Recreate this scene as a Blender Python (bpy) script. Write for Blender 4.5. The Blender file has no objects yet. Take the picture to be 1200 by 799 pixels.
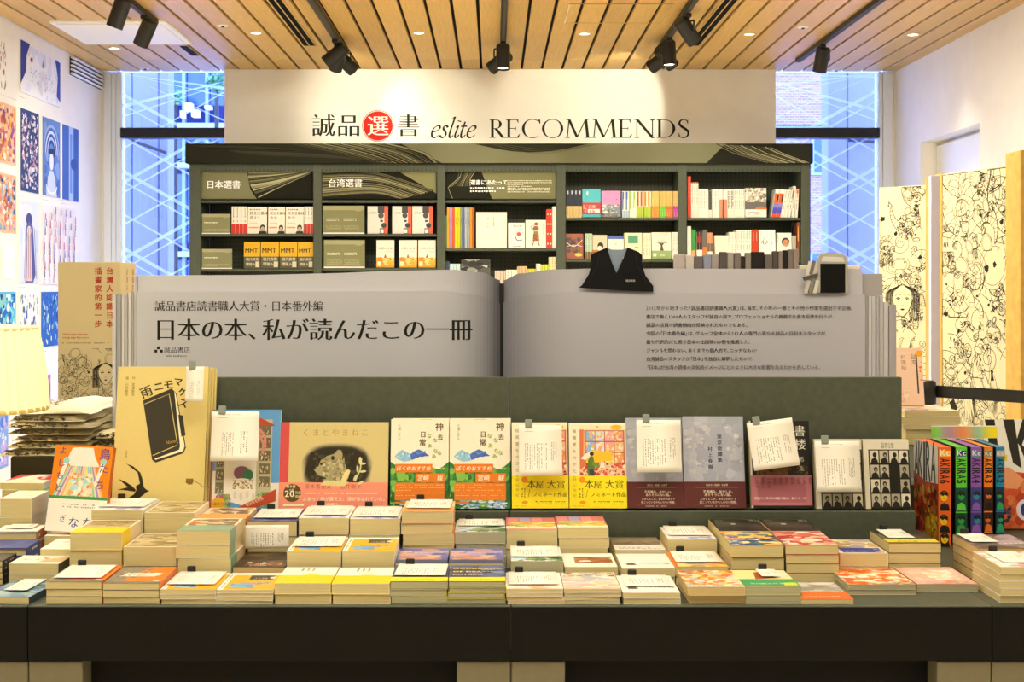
import bpy, math, random
from mathutils import Vector, Matrix, Euler, noise

SC = bpy.context.scene
COL = SC.collection
# ---------------------------------------------------------------- camera, world, light, exposure
EYE = 1.38; FPX = 1600.0; VX = 578.0; VY = 335.0
cd = bpy.data.cameras.new('camera'); cam = bpy.data.objects.new('camera', cd); COL.objects.link(cam)
cam.location = (0, 0, EYE); cam.rotation_euler = (math.radians(90), 0, 0)
cd.sensor_width = 36; cd.lens = 36*FPX/1200.0; cd.clip_start = 0.05; cd.clip_end = 300
cd.shift_x = (600-VX)/1200.0; cd.shift_y = -(399.5-VY)/1200.0
SC.camera = cam
SC.view_settings.view_transform = 'Standard'; SC.view_settings.look = 'None'
SC.view_settings.gamma = 1; SC.view_settings.use_curve_mapping = False
SC.view_settings.exposure = 0.4
w = bpy.data.worlds.new('sky'); SC.world = w; w.use_nodes = True
nt = w.node_tree; bg = nt.nodes['Background']
tc = nt.nodes.new('ShaderNodeTexCoord'); sp = nt.nodes.new('ShaderNodeSeparateXYZ'); rp = nt.nodes.new('ShaderNodeValToRGB')
nt.links.new(tc.outputs['Generated'], sp.inputs[0]); nt.links.new(sp.outputs['Z'], rp.inputs[0]); nt.links.new(rp.outputs[0], bg.inputs[0])
rp.color_ramp.elements[0].position = 0.0; rp.color_ramp.elements[0].color = (0.36, 0.50, 1.0, 1)
rp.color_ramp.elements[1].position = 1.0; rp.color_ramp.elements[1].color = (0.20, 0.35, 0.98, 1)
bg.inputs[1].default_value = 9.0

def area(name, loc, size, power, col, rot=(0, 0, 0), sy=None, portal=False):
    l = bpy.data.lights.new(name, 'AREA'); l.energy = power; l.color = col; l.size = size
    if sy: l.shape = 'RECTANGLE'; l.size_y = sy
    o = bpy.data.objects.new(name, l); COL.objects.link(o); o.location = loc; o.rotation_euler = rot
    if portal: l.cycles.is_portal = True
    return o
WARM = (1.0, 0.93, 0.745)
for i, (x, y, p) in enumerate([(-1.4, 1.75, 19), (0.0, 1.75, 24), (1.4, 1.75, 17), (0.0, -.6, 12), (-1.3, 3.9, 13), (1.3, 3.9, 9), (-.9, 6.3, 70), (0.9, 6.3, 76)]):
    area('ceiling_fill_light', (x, y, 2.86), 1.0, p, WARM)  # broad unseen lights added in place of single ceiling lamps
R90 = math.radians(90)
area('window_portal', (-2.22, 9.60, 1.5), 1.0, 1, (1, 1, 1), (R90, 0, 0), 2.8, True)
area('window_portal', (2.36, 9.60, 1.5), 1.0, 1, (1, 1, 1), (R90, 0, 0), 2.8, True)

# ---------------------------------------------------------------- helpers
def P(px, py, D): return Vector(((px-VX)/FPX*D, D, EYE-(py-VY)/FPX*D))
def X(px, D): return (px-VX)/FPX*D
def Z(py, D): return EYE-(py-VY)/FPX*D
_hc = {}
def H(s):
    if not isinstance(s, str): return s
    if s not in _hc:
        v = [int(s[i:i+2], 16)/255 for i in (0, 2, 4)]
        _hc[s] = tuple(c/12.92 if c <= .04045 else ((c+.055)/1.055)**2.4 for c in v)
    return _hc[s]
def lerp(a, b, t): return tuple(a[i]+(b[i]-a[i])*t for i in range(3))

def nodes(name, rough=.5, spec=.5):
    m = bpy.data.materials.new(name); m.use_nodes = True
    n = m.node_tree; b = n.nodes['Principled BSDF']; b.inputs['Roughness'].default_value = rough
    b.inputs['Specular IOR Level'].default_value = spec
    return m, n, b
def mat_col(name, hexc, rough=.5, spec=.5, noise_amt=.0, scale=20, bump=0, metal=0):
    m, n, b = nodes(name, rough, spec); b.inputs['Metallic'].default_value = metal
    c = H(hexc)
    if noise_amt or bump:
        t = n.nodes.new('ShaderNodeTexCoord'); no = n.nodes.new('ShaderNodeTexNoise'); no.inputs['Scale'].default_value = scale
        no.inputs['Detail'].default_value = 4
        n.links.new(t.outputs['Object'], no.inputs['Vector'])
        r = n.nodes.new('ShaderNodeValToRGB'); n.links.new(no.outputs['Fac'], r.inputs[0]); n.links.new(r.outputs[0], b.inputs['Base Color'])
        r.color_ramp.elements[0].position = .3; r.color_ramp.elements[1].position = .7
        r.color_ramp.elements[0].color = (*[v*(1-noise_amt) for v in c], 1); r.color_ramp.elements[1].color = (*[min(1, v*(1+noise_amt)) for v in c], 1)
        if bump:
            bp = n.nodes.new('ShaderNodeBump'); bp.inputs['Strength'].default_value = bump; bp.inputs['Distance'].default_value = .002
            n.links.new(no.outputs['Fac'], bp.inputs['Height']); n.links.new(bp.outputs[0], b.inputs['Normal'])
    else: b.inputs['Base Color'].default_value = (*c, 1)
    return m
def mat_attr(name, rough=.5, spec=.4, grain=.04):
    m, n, b = nodes(name, rough, spec)
    a = n.nodes.new('ShaderNodeAttribute'); a.attribute_name = 'Col'
    t = n.nodes.new('ShaderNodeTexCoord'); no = n.nodes.new('ShaderNodeTexNoise'); no.inputs['Scale'].default_value = 180
    n.links.new(t.outputs['Object'], no.inputs['Vector'])
    mr = n.nodes.new('ShaderNodeMapRange'); mr.inputs['To Min'].default_value = 1-grain; mr.inputs['To Max'].default_value = 1+grain
    n.links.new(no.outputs['Fac'], mr.inputs['Value'])
    mx = n.nodes.new('ShaderNodeVectorMath'); mx.operation = 'MULTIPLY'
    n.links.new(a.outputs['Color'], mx.inputs[0]); n.links.new(mr.outputs[0], mx.inputs[1]); n.links.new(mx.outputs[0], b.inputs['Base Color'])
    return m
def mat_emit(name, hexc, s):
    m = bpy.data.materials.new(name); m.use_nodes = True; n = m.node_tree
    e = n.nodes.new('ShaderNodeEmission'); e.inputs[0].default_value = (*H(hexc), 1); e.inputs[1].default_value = s
    n.links.new(e.outputs[0], n.nodes['Material Output'].inputs[0]); return m
def mat_pages(name, hexc):
    m, n, b = nodes(name, .8, .2)
    t = n.nodes.new('ShaderNodeTexCoord'); mp = n.nodes.new('ShaderNodeMapping'); mp.inputs['Scale'].default_value = (4, 4, 1500)
    no = n.nodes.new('ShaderNodeTexNoise'); no.inputs['Scale'].default_value = 1; no.inputs['Detail'].default_value = 2
    n.links.new(t.outputs['Object'], mp.inputs[0]); n.links.new(mp.outputs[0], no.inputs['Vector'])
    r = n.nodes.new('ShaderNodeValToRGB'); c = H(hexc)
    r.color_ramp.elements[0].position = .35; r.color_ramp.elements[1].position = .65
    r.color_ramp.elements[0].color = (*[v*.72 for v in c], 1); r.color_ramp.elements[1].color = (*c, 1)
    n.links.new(no.outputs['Fac'], r.inputs[0]); n.links.new(r.outputs[0], b.inputs['Base Color'])
    return m
M = {}
M['print'] = mat_attr('printed_paper', .42, .35)
M['matte'] = mat_attr('matte_print', .8, .15, .03)
M['cover'] = mat_attr('book_cover', .36, .4)
M['pages'] = mat_pages('page_edges', 'ddcd96')
M['pages_tan'] = mat_pages('page_edges_aged', 'd8bd84')
M['pages_grey'] = mat_pages('page_edges_grey', 'b9b594')
M['table'] = mat_col('table_laminate', '4c5244', .42, .4, .10, 60, .1)
M['shelf'] = mat_col('shelf_steel', '4a5042', .5, .35, .06, 40)
M['dark'] = mat_col('black_plastic', '171614', .45, .4, .1, 30)
M['white_wall'] = mat_col('wall_paint', 'f3efe6', .9, .2, .02, 8, .15)
M['white'] = mat_col('white_plastic', 'f0eee8', .5, .4)
M['wood_edge'] = mat_col('pale_plywood', 'bd9850', .6, .3, .12, 25)
M['navy'] = mat_col('window_beam_paint', '141823', .4, .4)
M['daylit_frame'] = mat_col('window_frame_daylit', 'e6eeff', .5, .4)  # white frame with the blue of the daylight put into its colour
M['plinth'] = mat_col('plinth_laminate', '7d765e', .55, .3, .05, 60)
M['card'] = mat_attr('card_paper', .7, .2, .02)
M['clip'] = mat_col('grey_clip', '8a948c', .3, .5)
M['floor'] = mat_col('floor_tile', 'e8dfca', .35, .4, .06, 4)
M['lightdisc'] = mat_emit('downlight_glow', 'fff6e0', 9)
M['lens'] = mat_emit('spot_lens_glow', 'fff2cf', 5)
M['shirt'] = mat_attr('cotton_cloth', .95, .1, .12)

class MB:
    def __init__(s): s.v = []; s.f = []; s.c = []; s.sm = []
    def add(s, vs, fs, col=(.8, .8, .8), smooth=False):
        o = len(s.v); s.v += [tuple(q) for q in vs]; col = H(col)
        for f in fs: s.f.append(tuple(i+o for i in f)); s.c.append(col); s.sm.append(smooth)
    def box(s, x0, x1, y0, y1, z0, z1, col=(.8, .8, .8)):
        s.add([(x0, y0, z0), (x1, y0, z0), (x1, y1, z0), (x0, y1, z0), (x0, y0, z1), (x1, y0, z1), (x1, y1, z1), (x0, y1, z1)],
              [(0, 3, 2, 1), (4, 5, 6, 7), (0, 1, 5, 4), (1, 2, 6, 5), (2, 3, 7, 6), (3, 0, 4, 7)], col); return s
    def bbox(s, x0, x1, y0, y1, z0, z1, col=(.8, .8, .8), b=.002):   # bevelled box (vertical section chamfer on all edges)
        b = min(b, (x1-x0)*.3, (y1-y0)*.3, (z1-z0)*.3)
        def ring(z, i): return [(x0+i+b, y0+i, z), (x1-i-b, y0+i, z), (x1-i, y0+i+b, z), (x1-i, y1-i-b, z), (x1-i-b, y1-i, z), (x0+i+b, y1-i, z), (x0+i, y1-i-b, z), (x0+i, y0+i+b, z)]
        vs = ring(z0, b)+ring(z0+b, 0)+ring(z1-b, 0)+ring(z1, b); fs = [tuple(range(7, -1, -1)), tuple(range(24, 32))]
        for k in range(3):
            for i in range(8): j = (i+1) % 8; fs.append((k*8+i, k*8+j, k*8+8+j, k*8+8+i))
        s.add(vs, fs, col); return s
    def prism(s, pts, y0, y1, col=(.8, .8, .8)):     # pts in (x,z), extruded along y
        n = len(pts); a = sum(pts[i][0]*pts[(i+1) % n][1]-pts[(i+1) % n][0]*pts[i][1] for i in range(n))
        if a < 0: pts = pts[::-1]
        vs = [(x, y0, z) for x, z in pts]+[(x, y1, z) for x, z in pts]
        s.add(vs, [tuple(range(n)), tuple(range(2*n-1, n-1, -1))]+[(i, i+n, (i+1) % n+n, (i+1) % n) for i in range(n)], col); return s
    def tube(s, p0, p1, r0, r1=None, n=12, col=(.8, .8, .8), smooth=True, cap=True):
        r1 = r0 if r1 is None else r1; p0 = Vector(p0); p1 = Vector(p1); d = (p1-p0).normalized()
        a = d.orthogonal().normalized(); b = d.cross(a); vs = []
        for p, r in ((p0, r0), (p1, r1)):
            for i in range(n): t = 2*math.pi*i/n; vs.append(p+a*math.cos(t)*r+b*math.sin(t)*r)
        s.add(vs, [(i, (i+1) % n, (i+1) % n+n, i+n) for i in range(n)], col, smooth)
        if cap: s.add(vs, [tuple(range(n-1, -1, -1)), tuple(range(n, 2*n))], col)
        return s
    def path(s, pts, r, n=6, col=(.8, .8, .8)):
        for a, b in zip(pts, pts[1:]): s.tube(a, b, r, r, n, col)
        return s
    def lathe(s, prof, n=32, col=(.8, .8, .8), c=(0, 0, 0), smooth=True, wave=0, wn=0):
        vs = []
        for r, z in prof:
            for i in range(n):
                t = 2*math.pi*i/n; rr = r*(1+wave*math.cos(wn*t)); vs.append((c[0]+rr*math.cos(t), c[1]+rr*math.sin(t), c[2]+z))
        fs = []
        for k in range(len(prof)-1):
            for i in range(n): j = (i+1) % n; fs.append((k*n+i, k*n+j, k*n+n+j, k*n+n+i))
        s.add(vs, fs, col, smooth); return s
    def mesh(s, name, mat, fn=None):
        me = bpy.data.meshes.new(name); vs = [fn(v) for v in s.v] if fn else s.v
        me.from_pydata(vs, [], s.f)
        if mat: me.materials.append(M[mat] if isinstance(mat, str) else mat)
        at = me.color_attributes.new('Col', 'FLOAT_COLOR', 'CORNER'); d = []
        for f, c in zip(s.f, s.c): d += [c[0], c[1], c[2], 1]*len(f)
        at.data.foreach_set('color', d)
        me.polygons.foreach_set('use_smooth', s.sm); me.update()
        return me
    def build(s, name, mat, parent=None, loc=None, rot=None, fn=None):
        return link(name, s.mesh(name, mat, fn), parent, loc, rot)
def link(name, data, parent=None, loc=None, rot=None):
    o = bpy.data.objects.new(name, data); COL.objects.link(o)
    if parent: o.parent = parent
    if loc is not None: o.location = loc
    if rot is not None: o.rotation_euler = rot
    return o
def tag(o, label=None, cat=None, group=None, kind=None):
    if label: o['label'] = label
    if cat: o['category'] = cat
    if group: o['group'] = group
    if kind: o['kind'] = kind
    return o
def empty(name, loc=(0, 0, 0), rot=(0, 0, 0), label=None, cat=None, group=None):
    o = link(name, None, None, loc, rot); o.empty_display_size = .05; return tag(o, label, cat, group)
def copy_tree(o, parent=None):
    c = o.copy(); COL.objects.link(c); c.parent = parent
    for ch in list(o.children): copy_tree(ch, c)
    return c
def structure(mb, name, mat): return tag(mb.build(name, mat), kind='structure')

# ---------------------------------------------------------------- glyphs
_cu = bpy.data.curves.new('glyph', 'FONT'); _to = bpy.data.objects.new('glyph', _cu); COL.objects.link(_to)
_gc = {}
def glyph(ch, res=2, tx=0, ty=0):
    k = (ch, res, tx, ty)
    if k in _gc: return _gc[k]
    k0 = (ch, res)
    if k0 not in _gc:
        _cu.body = ch; _cu.resolution_u = res
        dg = bpy.context.evaluated_depsgraph_get(); dg.update()
        me = bpy.data.meshes.new_from_object(_to.evaluated_get(dg))
        _gc[k0] = ([(v.co.x, v.co.y) for v in me.vertices], [tuple(p.vertices) for p in me.polygons]); bpy.data.meshes.remove(me)
    v, f = _gc[k0]
    if (tx or ty) and v:
        he = {}
        fl = []
        for p in f:
            a = sum(v[p[i]][0]*v[p[(i+1) % len(p)]][1]-v[p[(i+1) % len(p)]][0]*v[p[i]][1] for i in range(len(p)))
            fl.append(p if a > 0 else p[::-1])
        for p in fl:
            for i in range(len(p)): he[(p[i], p[(i+1) % len(p)])] = 1
        nx = {}
        for (a, b) in he:
            if (b, a) not in he:
                dx = v[b][0]-v[a][0]; dy = v[b][1]-v[a][1]; L = math.hypot(dx, dy) or 1
                for q in (a, b): m = nx.setdefault(q, [0, 0]); m[0] += dy/L; m[1] -= dx/L
        v2 = list(v)
        for q, (a, b) in nx.items():
            L = math.hypot(a, b) or 1; a /= L; b /= L
            v2[q] = (v[q][0]-tx*max(-1, min(1, a*1.3)), v[q][1]-ty*max(-1, min(1, b*1.3)))
        v = v2
    cj = ord(ch) > 0x2000
    adv = 1.0 if cj else ((max(q[0] for q in v)+.06) if v else .3)
    _gc[k] = (v, f, adv); return _gc[k]

class PR(MB):                       # flat print: 2-D shapes in (u,v) metres, drawn in order, a hair above each other
    def __init__(s, eps=1.2e-5): super().__init__(); s.z = eps; s.e = eps
    def _z(s): s.z += s.e; return s.z
    def poly(s, pts, col):
        n = len(pts); a = sum(pts[i][0]*pts[(i+1) % n][1]-pts[(i+1) % n][0]*pts[i][1] for i in range(n))
        if a < 0: pts = pts[::-1]
        z = s._z(); s.add([(x, y, z) for x, y in pts], [tuple(range(n))], col)
    def rect(s, x0, y0, x1, y1, col): s.poly([(x0, y0), (x1, y0), (x1, y1), (x0, y1)], col)
    def ell(s, cx, cy, rx, ry, col, n=18, rot=0):
        c, d = math.cos(rot), math.sin(rot)
        s.poly([(cx+rx*math.cos(t)*c-ry*math.sin(t)*d, cy+rx*math.cos(t)*d+ry*math.sin(t)*c) for t in [2*math.pi*i/n for i in range(n)]], col)
    def stroke(s, pts, w, col, taper=False, flat=False):
        n = len(pts); z = s.z if flat else s._z(); vs = []
        for i, p in enumerate(pts):
            a = pts[max(0, i-1)]; b = pts[min(n-1, i+1)]; dx = b[0]-a[0]; dy = b[1]-a[1]; L = math.hypot(dx, dy) or 1
            ww = (w(i/(n-1), math.atan2(dy, dx)) if callable(w) else w)/2
            if taper: ww *= max(.15, math.sin(math.pi*min(1, max(0, i/(n-1)))) if taper == 1 else 1-i/(n-1))
            vs.append((p[0]-dy/L*ww, p[1]+dx/L*ww, z)); vs.append((p[0]+dy/L*ww, p[1]-dx/L*ww, z))
        s.add(vs, [(2*i, 2*i+1, 2*i+3, 2*i+2) for i in range(n-1)], col)
    def text(s, t, x, y, size, col, vert=False, res=2, tx=0, ty=0, sx=1, sp=0, align='l', shear=0, rot=0, under=None):
        z = s._z(); cx = x; cy = y
        if not vert and align != 'l':
            W = sum(glyph(c, res, tx, ty)[2]*size*sx+sp for c in t)
            cx = x-W/2 if align == 'c' else x-W
        ox, oy = cx, cy; cr, sr = math.cos(rot), math.sin(rot)
        for ch in t:
            if ch == ' ': cx += size*.3; continue
            v, f, adv = glyph(ch, res, tx, ty)
            if vert:
                if ch in 'ー一' and ch == 'ー': v = [(.5+(q[1]-.38), .38-(q[0]-.5)) for q in v]
                pts = [(cx+(q[0]-.5)*size*sx, cy-size+(q[1]+.12)*size) for q in v]; cy -= size+sp
            else:
                pts = [(cx+(q[0]+shear*q[1])*size*sx, cy+q[1]*size) for q in v]; cx += adv*size*sx+sp
            if rot: pts = [(ox+(a-ox)*cr-(b-oy)*sr, oy+(a-ox)*sr+(b-oy)*cr) for a, b in pts]
            s.add([(a, b, z) for a, b in pts], f, col)
        return cx
    def blobs(s, x0, y0, x1, y1, pal, n, seed, size=.18, asp=1.0, k=7):
        r = random.Random(seed); W = x1-x0; Hh = y1-y0; sz = size*min(W, Hh)
        n = int(n*2.4); sz *= .62; e0 = s.e; s.e = e0*.22
        for i in range(n):
            cx = r.uniform(x0, x1); cy = r.uniform(y0, y1); col = H(r.choice(pal)); g = r.uniform(.88, 1.12); a0 = r.uniform(0, 6.28)
            q = sz*r.uniform(.4, 1.2)
            pts = [(min(x1, max(x0, cx+q*asp*r.uniform(.6, 1.2)*math.cos(a0+6.283*j/k))), min(y1, max(y0, cy+q*r.uniform(.6, 1.2)*math.sin(a0+6.283*j/k)))) for j in range(k)]
            s.poly(pts, tuple(c*g for c in col))
        s.e = e0
    def dashes(s, x0, y0, x1, y1, cols, col, seed=1, fill=.8, vert=True, w=.5):
        # illegible small print: columns (or rows) of tiny marks
        r = random.Random(seed); z = s._z(); vs = []; fs = []
        L = (x1-x0) if vert else (y1-y0); M_ = (y1-y0) if vert else (x1-x0); p = L/cols
        for i in range(cols):
            end = M_*(1 if r.random() < .7 else r.uniform(.3, 1)); t = 0
            while t < end:
                d = p*r.uniform(.35, .8); a = p*(i+.5-w/2*r.uniform(.6, 1)); b = p*(i+.5+w/2*r.uniform(.6, 1))
                if r.random() < fill:
                    q = len(vs)
                    if vert: vs += [(x1-a, y1-t, z), (x1-b, y1-t, z), (x1-b, y1-t-d, z), (x1-a, y1-t-d, z)]
                    else: vs += [(x0+t, y1-a, z), (x0+t, y1-b, z), (x0+t+d, y1-b, z), (x0+t+d, y1-a, z)]
                    fs.append((q, q+1, q+2, q+3))
                t += d+p*.28
        s.add(vs, fs, col)
def curve(pts, n=8):
    out = []; q = [pts[0]]+list(pts)+[pts[-1]]
    for i in range(1, len(q)-2):
        for k in range(n):
            t = k/n; a, b, c, d = q[i-1], q[i], q[i+1], q[i+2]
            out.append(tuple(.5*((2*b[j])+(-a[j]+c[j])*t+(2*a[j]-5*b[j]+4*c[j]-d[j])*t*t+(-a[j]+3*b[j]-3*c[j]+d[j])*t**3) for j in range(2)))
    out.append(tuple(pts[-1])); return out
def wall_fn(y, x0=0, z0=0):             # print facing the viewer (-Y)
    return lambda v: (x0+v[0], y-v[2], z0+v[1])

def lineart(p, x0, y0, x1, y1, n, seed, col='23201c', w=.0016, sc=1.0, fillc=None):
    """tangled pen drawing: tubes, shells, curls, hatched knots"""
    r = random.Random(seed); W = x1-x0; Hh = y1-y0; S = min(W, Hh)*sc
    def cl(pts): return [(min(x1, max(x0, a)), min(y1, max(y0, b))) for a, b in pts]
    for i in range(n):
        cx = r.uniform(x0+.05*W, x1-.05*W); cy = r.uniform(y0+.03*Hh, y1-.03*Hh); k = r.random(); q = S*r.uniform(.06, .2); a = r.uniform(0, 6.28)
        if k < .3:      # curling tentacle with two outlines
            pts = [(cx, cy)]; ang = a; st = q*.45; tn = r.uniform(-.5, .5)
            for j in range(11): ang += tn; tn *= 1.06; pts.append((pts[-1][0]+st*math.cos(ang), pts[-1][1]+st*math.sin(ang))); st *= .93
            pts = curve(pts, 3); th = q*.5
            if fillc:
                sd2 = ([], [])
                for j in range(len(pts)-1):
                    dx = pts[j+1][0]-pts[j][0]; dy = pts[j+1][1]-pts[j][1]; L = math.hypot(dx, dy) or 1; t = th*(1-j/len(pts))
                    for e_, sg2 in ((0, -1), (1, 1)): sd2[e_].append((pts[j][0]-dy/L*t*sg2, pts[j][1]+dx/L*t*sg2))
                z = p._z(); A_, B_ = cl(sd2[0]), cl(sd2[1]); m_ = len(A_)
                p.add([(u_, v_, z) for u_, v_ in A_+B_], [(j, j+1, m_+j+1, m_+j) for j in range(m_-1)], fillc)
                for j in range(2, m_-3, 4): p.stroke([A_[j], B_[j]], w*.7, col)
            for sd in (-1, 1):
                o = []
                for j in range(len(pts)-1):
                    dx = pts[j+1][0]-pts[j][0]; dy = pts[j+1][1]-pts[j][1]; L = math.hypot(dx, dy) or 1; t = th*(1-j/len(pts))
                    o.append((pts[j][0]-dy/L*t*sd, pts[j][1]+dx/L*t*sd))
                p.stroke(cl(o), w*r.uniform(.7, 1.2), col)
        elif k < .5:    # round shell / spiral
            pts = [(cx+q*(1-j/30)*math.cos(a+j*.42), cy+q*(1-j/30)*math.sin(a+j*.42)) for j in range(28)]
            p.stroke(cl(pts), w*.8, col)
        elif k < .68:   # dark hatched knot
            for j in range(10):
                bx = cx+r.uniform(-q, q)*.5; by = cy+r.uniform(-q, q)*.5; l = q*r.uniform(.2, .6); aa = a+r.uniform(-.25, .25)
                p.stroke(cl([(bx, by), (bx+l*math.cos(aa), by+l*math.sin(aa))]), w*r.uniform(.7, 1.6), col, flat=j > 0)
        elif k < .8:    # ellipse with rings
            ry = q*r.uniform(.4, .9)
            if fillc: p.poly(cl([(cx+q*math.cos(t)*math.cos(a)-ry*math.sin(t)*math.sin(a), cy+q*math.cos(t)*math.sin(a)+ry*math.sin(t)*math.cos(a)) for t in [6.283*j/20 for j in range(20)]]), fillc)
            for f in (1, .8):
                p.stroke(cl([(cx+q*f*math.cos(t)*math.cos(a)-ry*f*math.sin(t)*math.sin(a), cy+q*f*math.cos(t)*math.sin(a)+ry*f*math.sin(t)*math.cos(a)) for t in [6.283*j/20 for j in range(21)]]), w*.7, col)
        elif k < .9:    # loose long line
            pts = [(cx, cy)]
            for j in range(5): pts.append((pts[-1][0]+q*r.uniform(-1, 1), pts[-1][1]+q*r.uniform(-1, 1)))
            p.stroke(cl(curve(pts, 5)), w*.8, col)
        else:           # black blob
            p.poly(cl([(cx+q*.3*r.uniform(.5, 1.2)*math.cos(t), cy+q*.3*r.uniform(.5, 1.2)*math.sin(t)) for t in [6.283*j/9 for j in range(9)]]), col)
def face_art(p, cx, cy, s, bg_, col='23201c', w=.0016):
    """plain line-drawn woman's face"""
    p.poly([(cx-.40*s, cy+.35*s), (cx-.38*s, cy-.1*s), (cx-.2*s, cy-.45*s), (cx, cy-.6*s), (cx+.2*s, cy-.45*s), (cx+.38*s, cy-.1*s), (cx+.40*s, cy+.35*s), (cx, cy+.55*s)], bg_)
    p.stroke(curve([(cx-.40*s, cy+.35*s), (cx-.38*s, cy-.1*s), (cx-.2*s, cy-.45*s), (cx, cy-.6*s), (cx+.2*s, cy-.45*s), (cx+.38*s, cy-.1*s), (cx+.40*s, cy+.35*s)], 5), w, col)
    for sd in (-1, 1):
        p.stroke(curve([(cx+sd*.09*s, cy+.06*s), (cx+sd*.18*s, cy+.11*s), (cx+sd*.28*s, cy+.05*s)], 4), w*1.8, col)
        p.ell(cx+sd*.185*s, cy+.055*s, .035*s, .03*s, col, 10)
        p.stroke(curve([(cx+sd*.07*s, cy+.19*s), (cx+sd*.19*s, cy+.24*s), (cx+sd*.31*s, cy+.17*s)], 4), w, col)
        for k in range(7):
            f = .36+.05*k
            p.stroke(curve([(cx+sd*.05*s*k/3, cy+(.62-.01*k)*s), (cx+sd*f*s, cy+.3*s), (cx+sd*(f+.04)*s, cy-.2*s), (cx+sd*(f-.04+.02*k)*s, cy-.75*s)], 4), w*(1+.5*(k % 3)), col)
    p.stroke([(cx-.03*s, cy-.17*s), (cx, cy-.2*s), (cx+.03*s, cy-.17*s)], w, col)
    p.poly([(cx-.1*s, cy-.33*s), (cx-.03*s, cy-.30*s), (cx, cy-.31*s), (cx+.03*s, cy-.30*s), (cx+.1*s, cy-.33*s), (cx, cy-.38*s)], col)

# serif capitals and italic for the wall sign, unit cap height
def caps(p, t, x, y, h, col):
    st, hr, sf = .115, .042, .03
    def R_(a, b, c, d): p.poly([(x+a*h, y+b*h), (x+c*h, y+b*h), (x+c*h, y+d*h), (x+a*h, y+d*h)], col)
    def serif(cx, yy, up, w=.13):
        q = sf if up else -sf
        p.poly([(x+(cx-w)*h, y+yy*h), (x+(cx+w)*h, y+yy*h), (x+(cx+w)*h, y+(yy+q*.7)*h), (x+(cx+st*.5)*h, y+(yy+q*2)*h), (x+(cx-st*.5)*h, y+(yy+q*2)*h), (x+(cx-w)*h, y+(yy+q*.7)*h)], col)
    def stem(cx, w=st): R_(cx-w/2, 0, cx+w/2, 1); serif(cx, 0, True); serif(cx, 1, False)
    def diag(a, b, w):
        dx, dy = b[0]-a[0], b[1]-a[1]; o = w/abs(dy)*math.hypot(dx, dy)/2
        p.poly([(x+(a[0]-o)*h, y+a[1]*h), (x+(a[0]+o)*h, y+a[1]*h), (x+(b[0]+o)*h, y+b[1]*h), (x+(b[0]-o)*h, y+b[1]*h)], col)
    def bowl(cx, cy, rx, ry, t0, t1, tk=.12, th=.035):
        n = 22; vs = []
        for i in range(n+1):
            t = t0+(t1-t0)*i/n; c, s_ = math.cos(t), math.sin(t); w = th+(tk-th)*abs(c)**1.6
            vs.append((x+(cx+rx*c)*h, y+(cy+ry*s_)*h)); vs.append((x+(cx+(rx-w)*c)*h, y+(cy+(ry-th)*s_)*h))
        z = p._z(); p.add([(a, b, z) for a, b in vs], [(2*i, 2*i+1, 2*i+3, 2*i+2) for i in range(n)], col)
    pi = math.pi
    for ch in t:
        if ch == 'R': stem(.15); bowl(.28, .745, .28, .255, -pi/2, pi/2); R_(.15, .965, .3, 1); R_(.15, .49, .3, .525); diag((.30, .5), (.62, 0), .12); R_(.58, 0, .74, .03); a = .72
        elif ch == 'E':
            stem(.15); R_(.15, .965, .55, 1); R_(.15, .49, .46, .53); R_(.15, 0, .58, .035)
            p.poly([(x+.52*h, y+h), (x+.56*h, y+h), (x+.57*h, y+.82*h), (x+.545*h, y+.82*h), (x+.5*h, y+.965*h)], col)
            p.poly([(x+.5*h, y+.035*h), (x+.6*h, y+.2*h), (x+.63*h, y+.2*h), (x+.58*h, y)], col); R_(.445, .42, .465, .6); a = .68
        elif ch == 'C':
            bowl(.50, .5, .46, .52, .32*pi, 1.68*pi); p.poly([(x+.74*h, y+.98*h), (x+.83*h, y+h), (x+.85*h, y+.76*h), (x+.82*h, y+.76*h)], col); a = .88
        elif ch == 'O': bowl(.5, .5, .47, .52, 0, 2*pi); a = 1.02
        elif ch == 'M':
            diag((.12, 0), (.20, 1), .045); diag((.20, 1), (.55, .03), .11); diag((.55, .03), (.92, 1), .045); diag((1.02, 0), (.93, 1), .12)
            serif(.12, 0, True, .11); serif(1.02, 0, True, .14); R_(.07, .97, .2, 1); R_(.9, .97, 1.04, 1); a = 1.16
        elif ch == 'N':
            diag((.16, 0), (.16, 1), .045); diag((.17, 1), (.86, -.02), .12); diag((.84, 0), (.84, 1), .045); serif(.16, 0, True, .11); serif(.84, 1, False, .11); R_(.04, .97, .2, 1); a = 1.0
        elif ch == 'D': stem(.15); bowl(.34, .5, .50, .5, -pi/2, pi/2, .125); R_(.15, .965, .36, 1); R_(.15, 0, .36, .035); a = .94
        elif ch == 'S':
            pts = curve([(.44, .80), (.40, .93), (.26, 1.0), (.12, .92), (.08, .76), (.18, .61), (.34, .48), (.46, .33), (.44, .13), (.27, 0), (.11, .06), (.06, .22)], 5)
            p.stroke([(x+a_*h, y+b_*h) for a_, b_ in pts], lambda t, d: h*(.035+.09*math.sin(pi*t)**3), col)
            R_(.43, .76, .455, .98); R_(.045, .03, .07, .26); a = .56
        else: a = .4
        x += a*h
    return x
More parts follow.
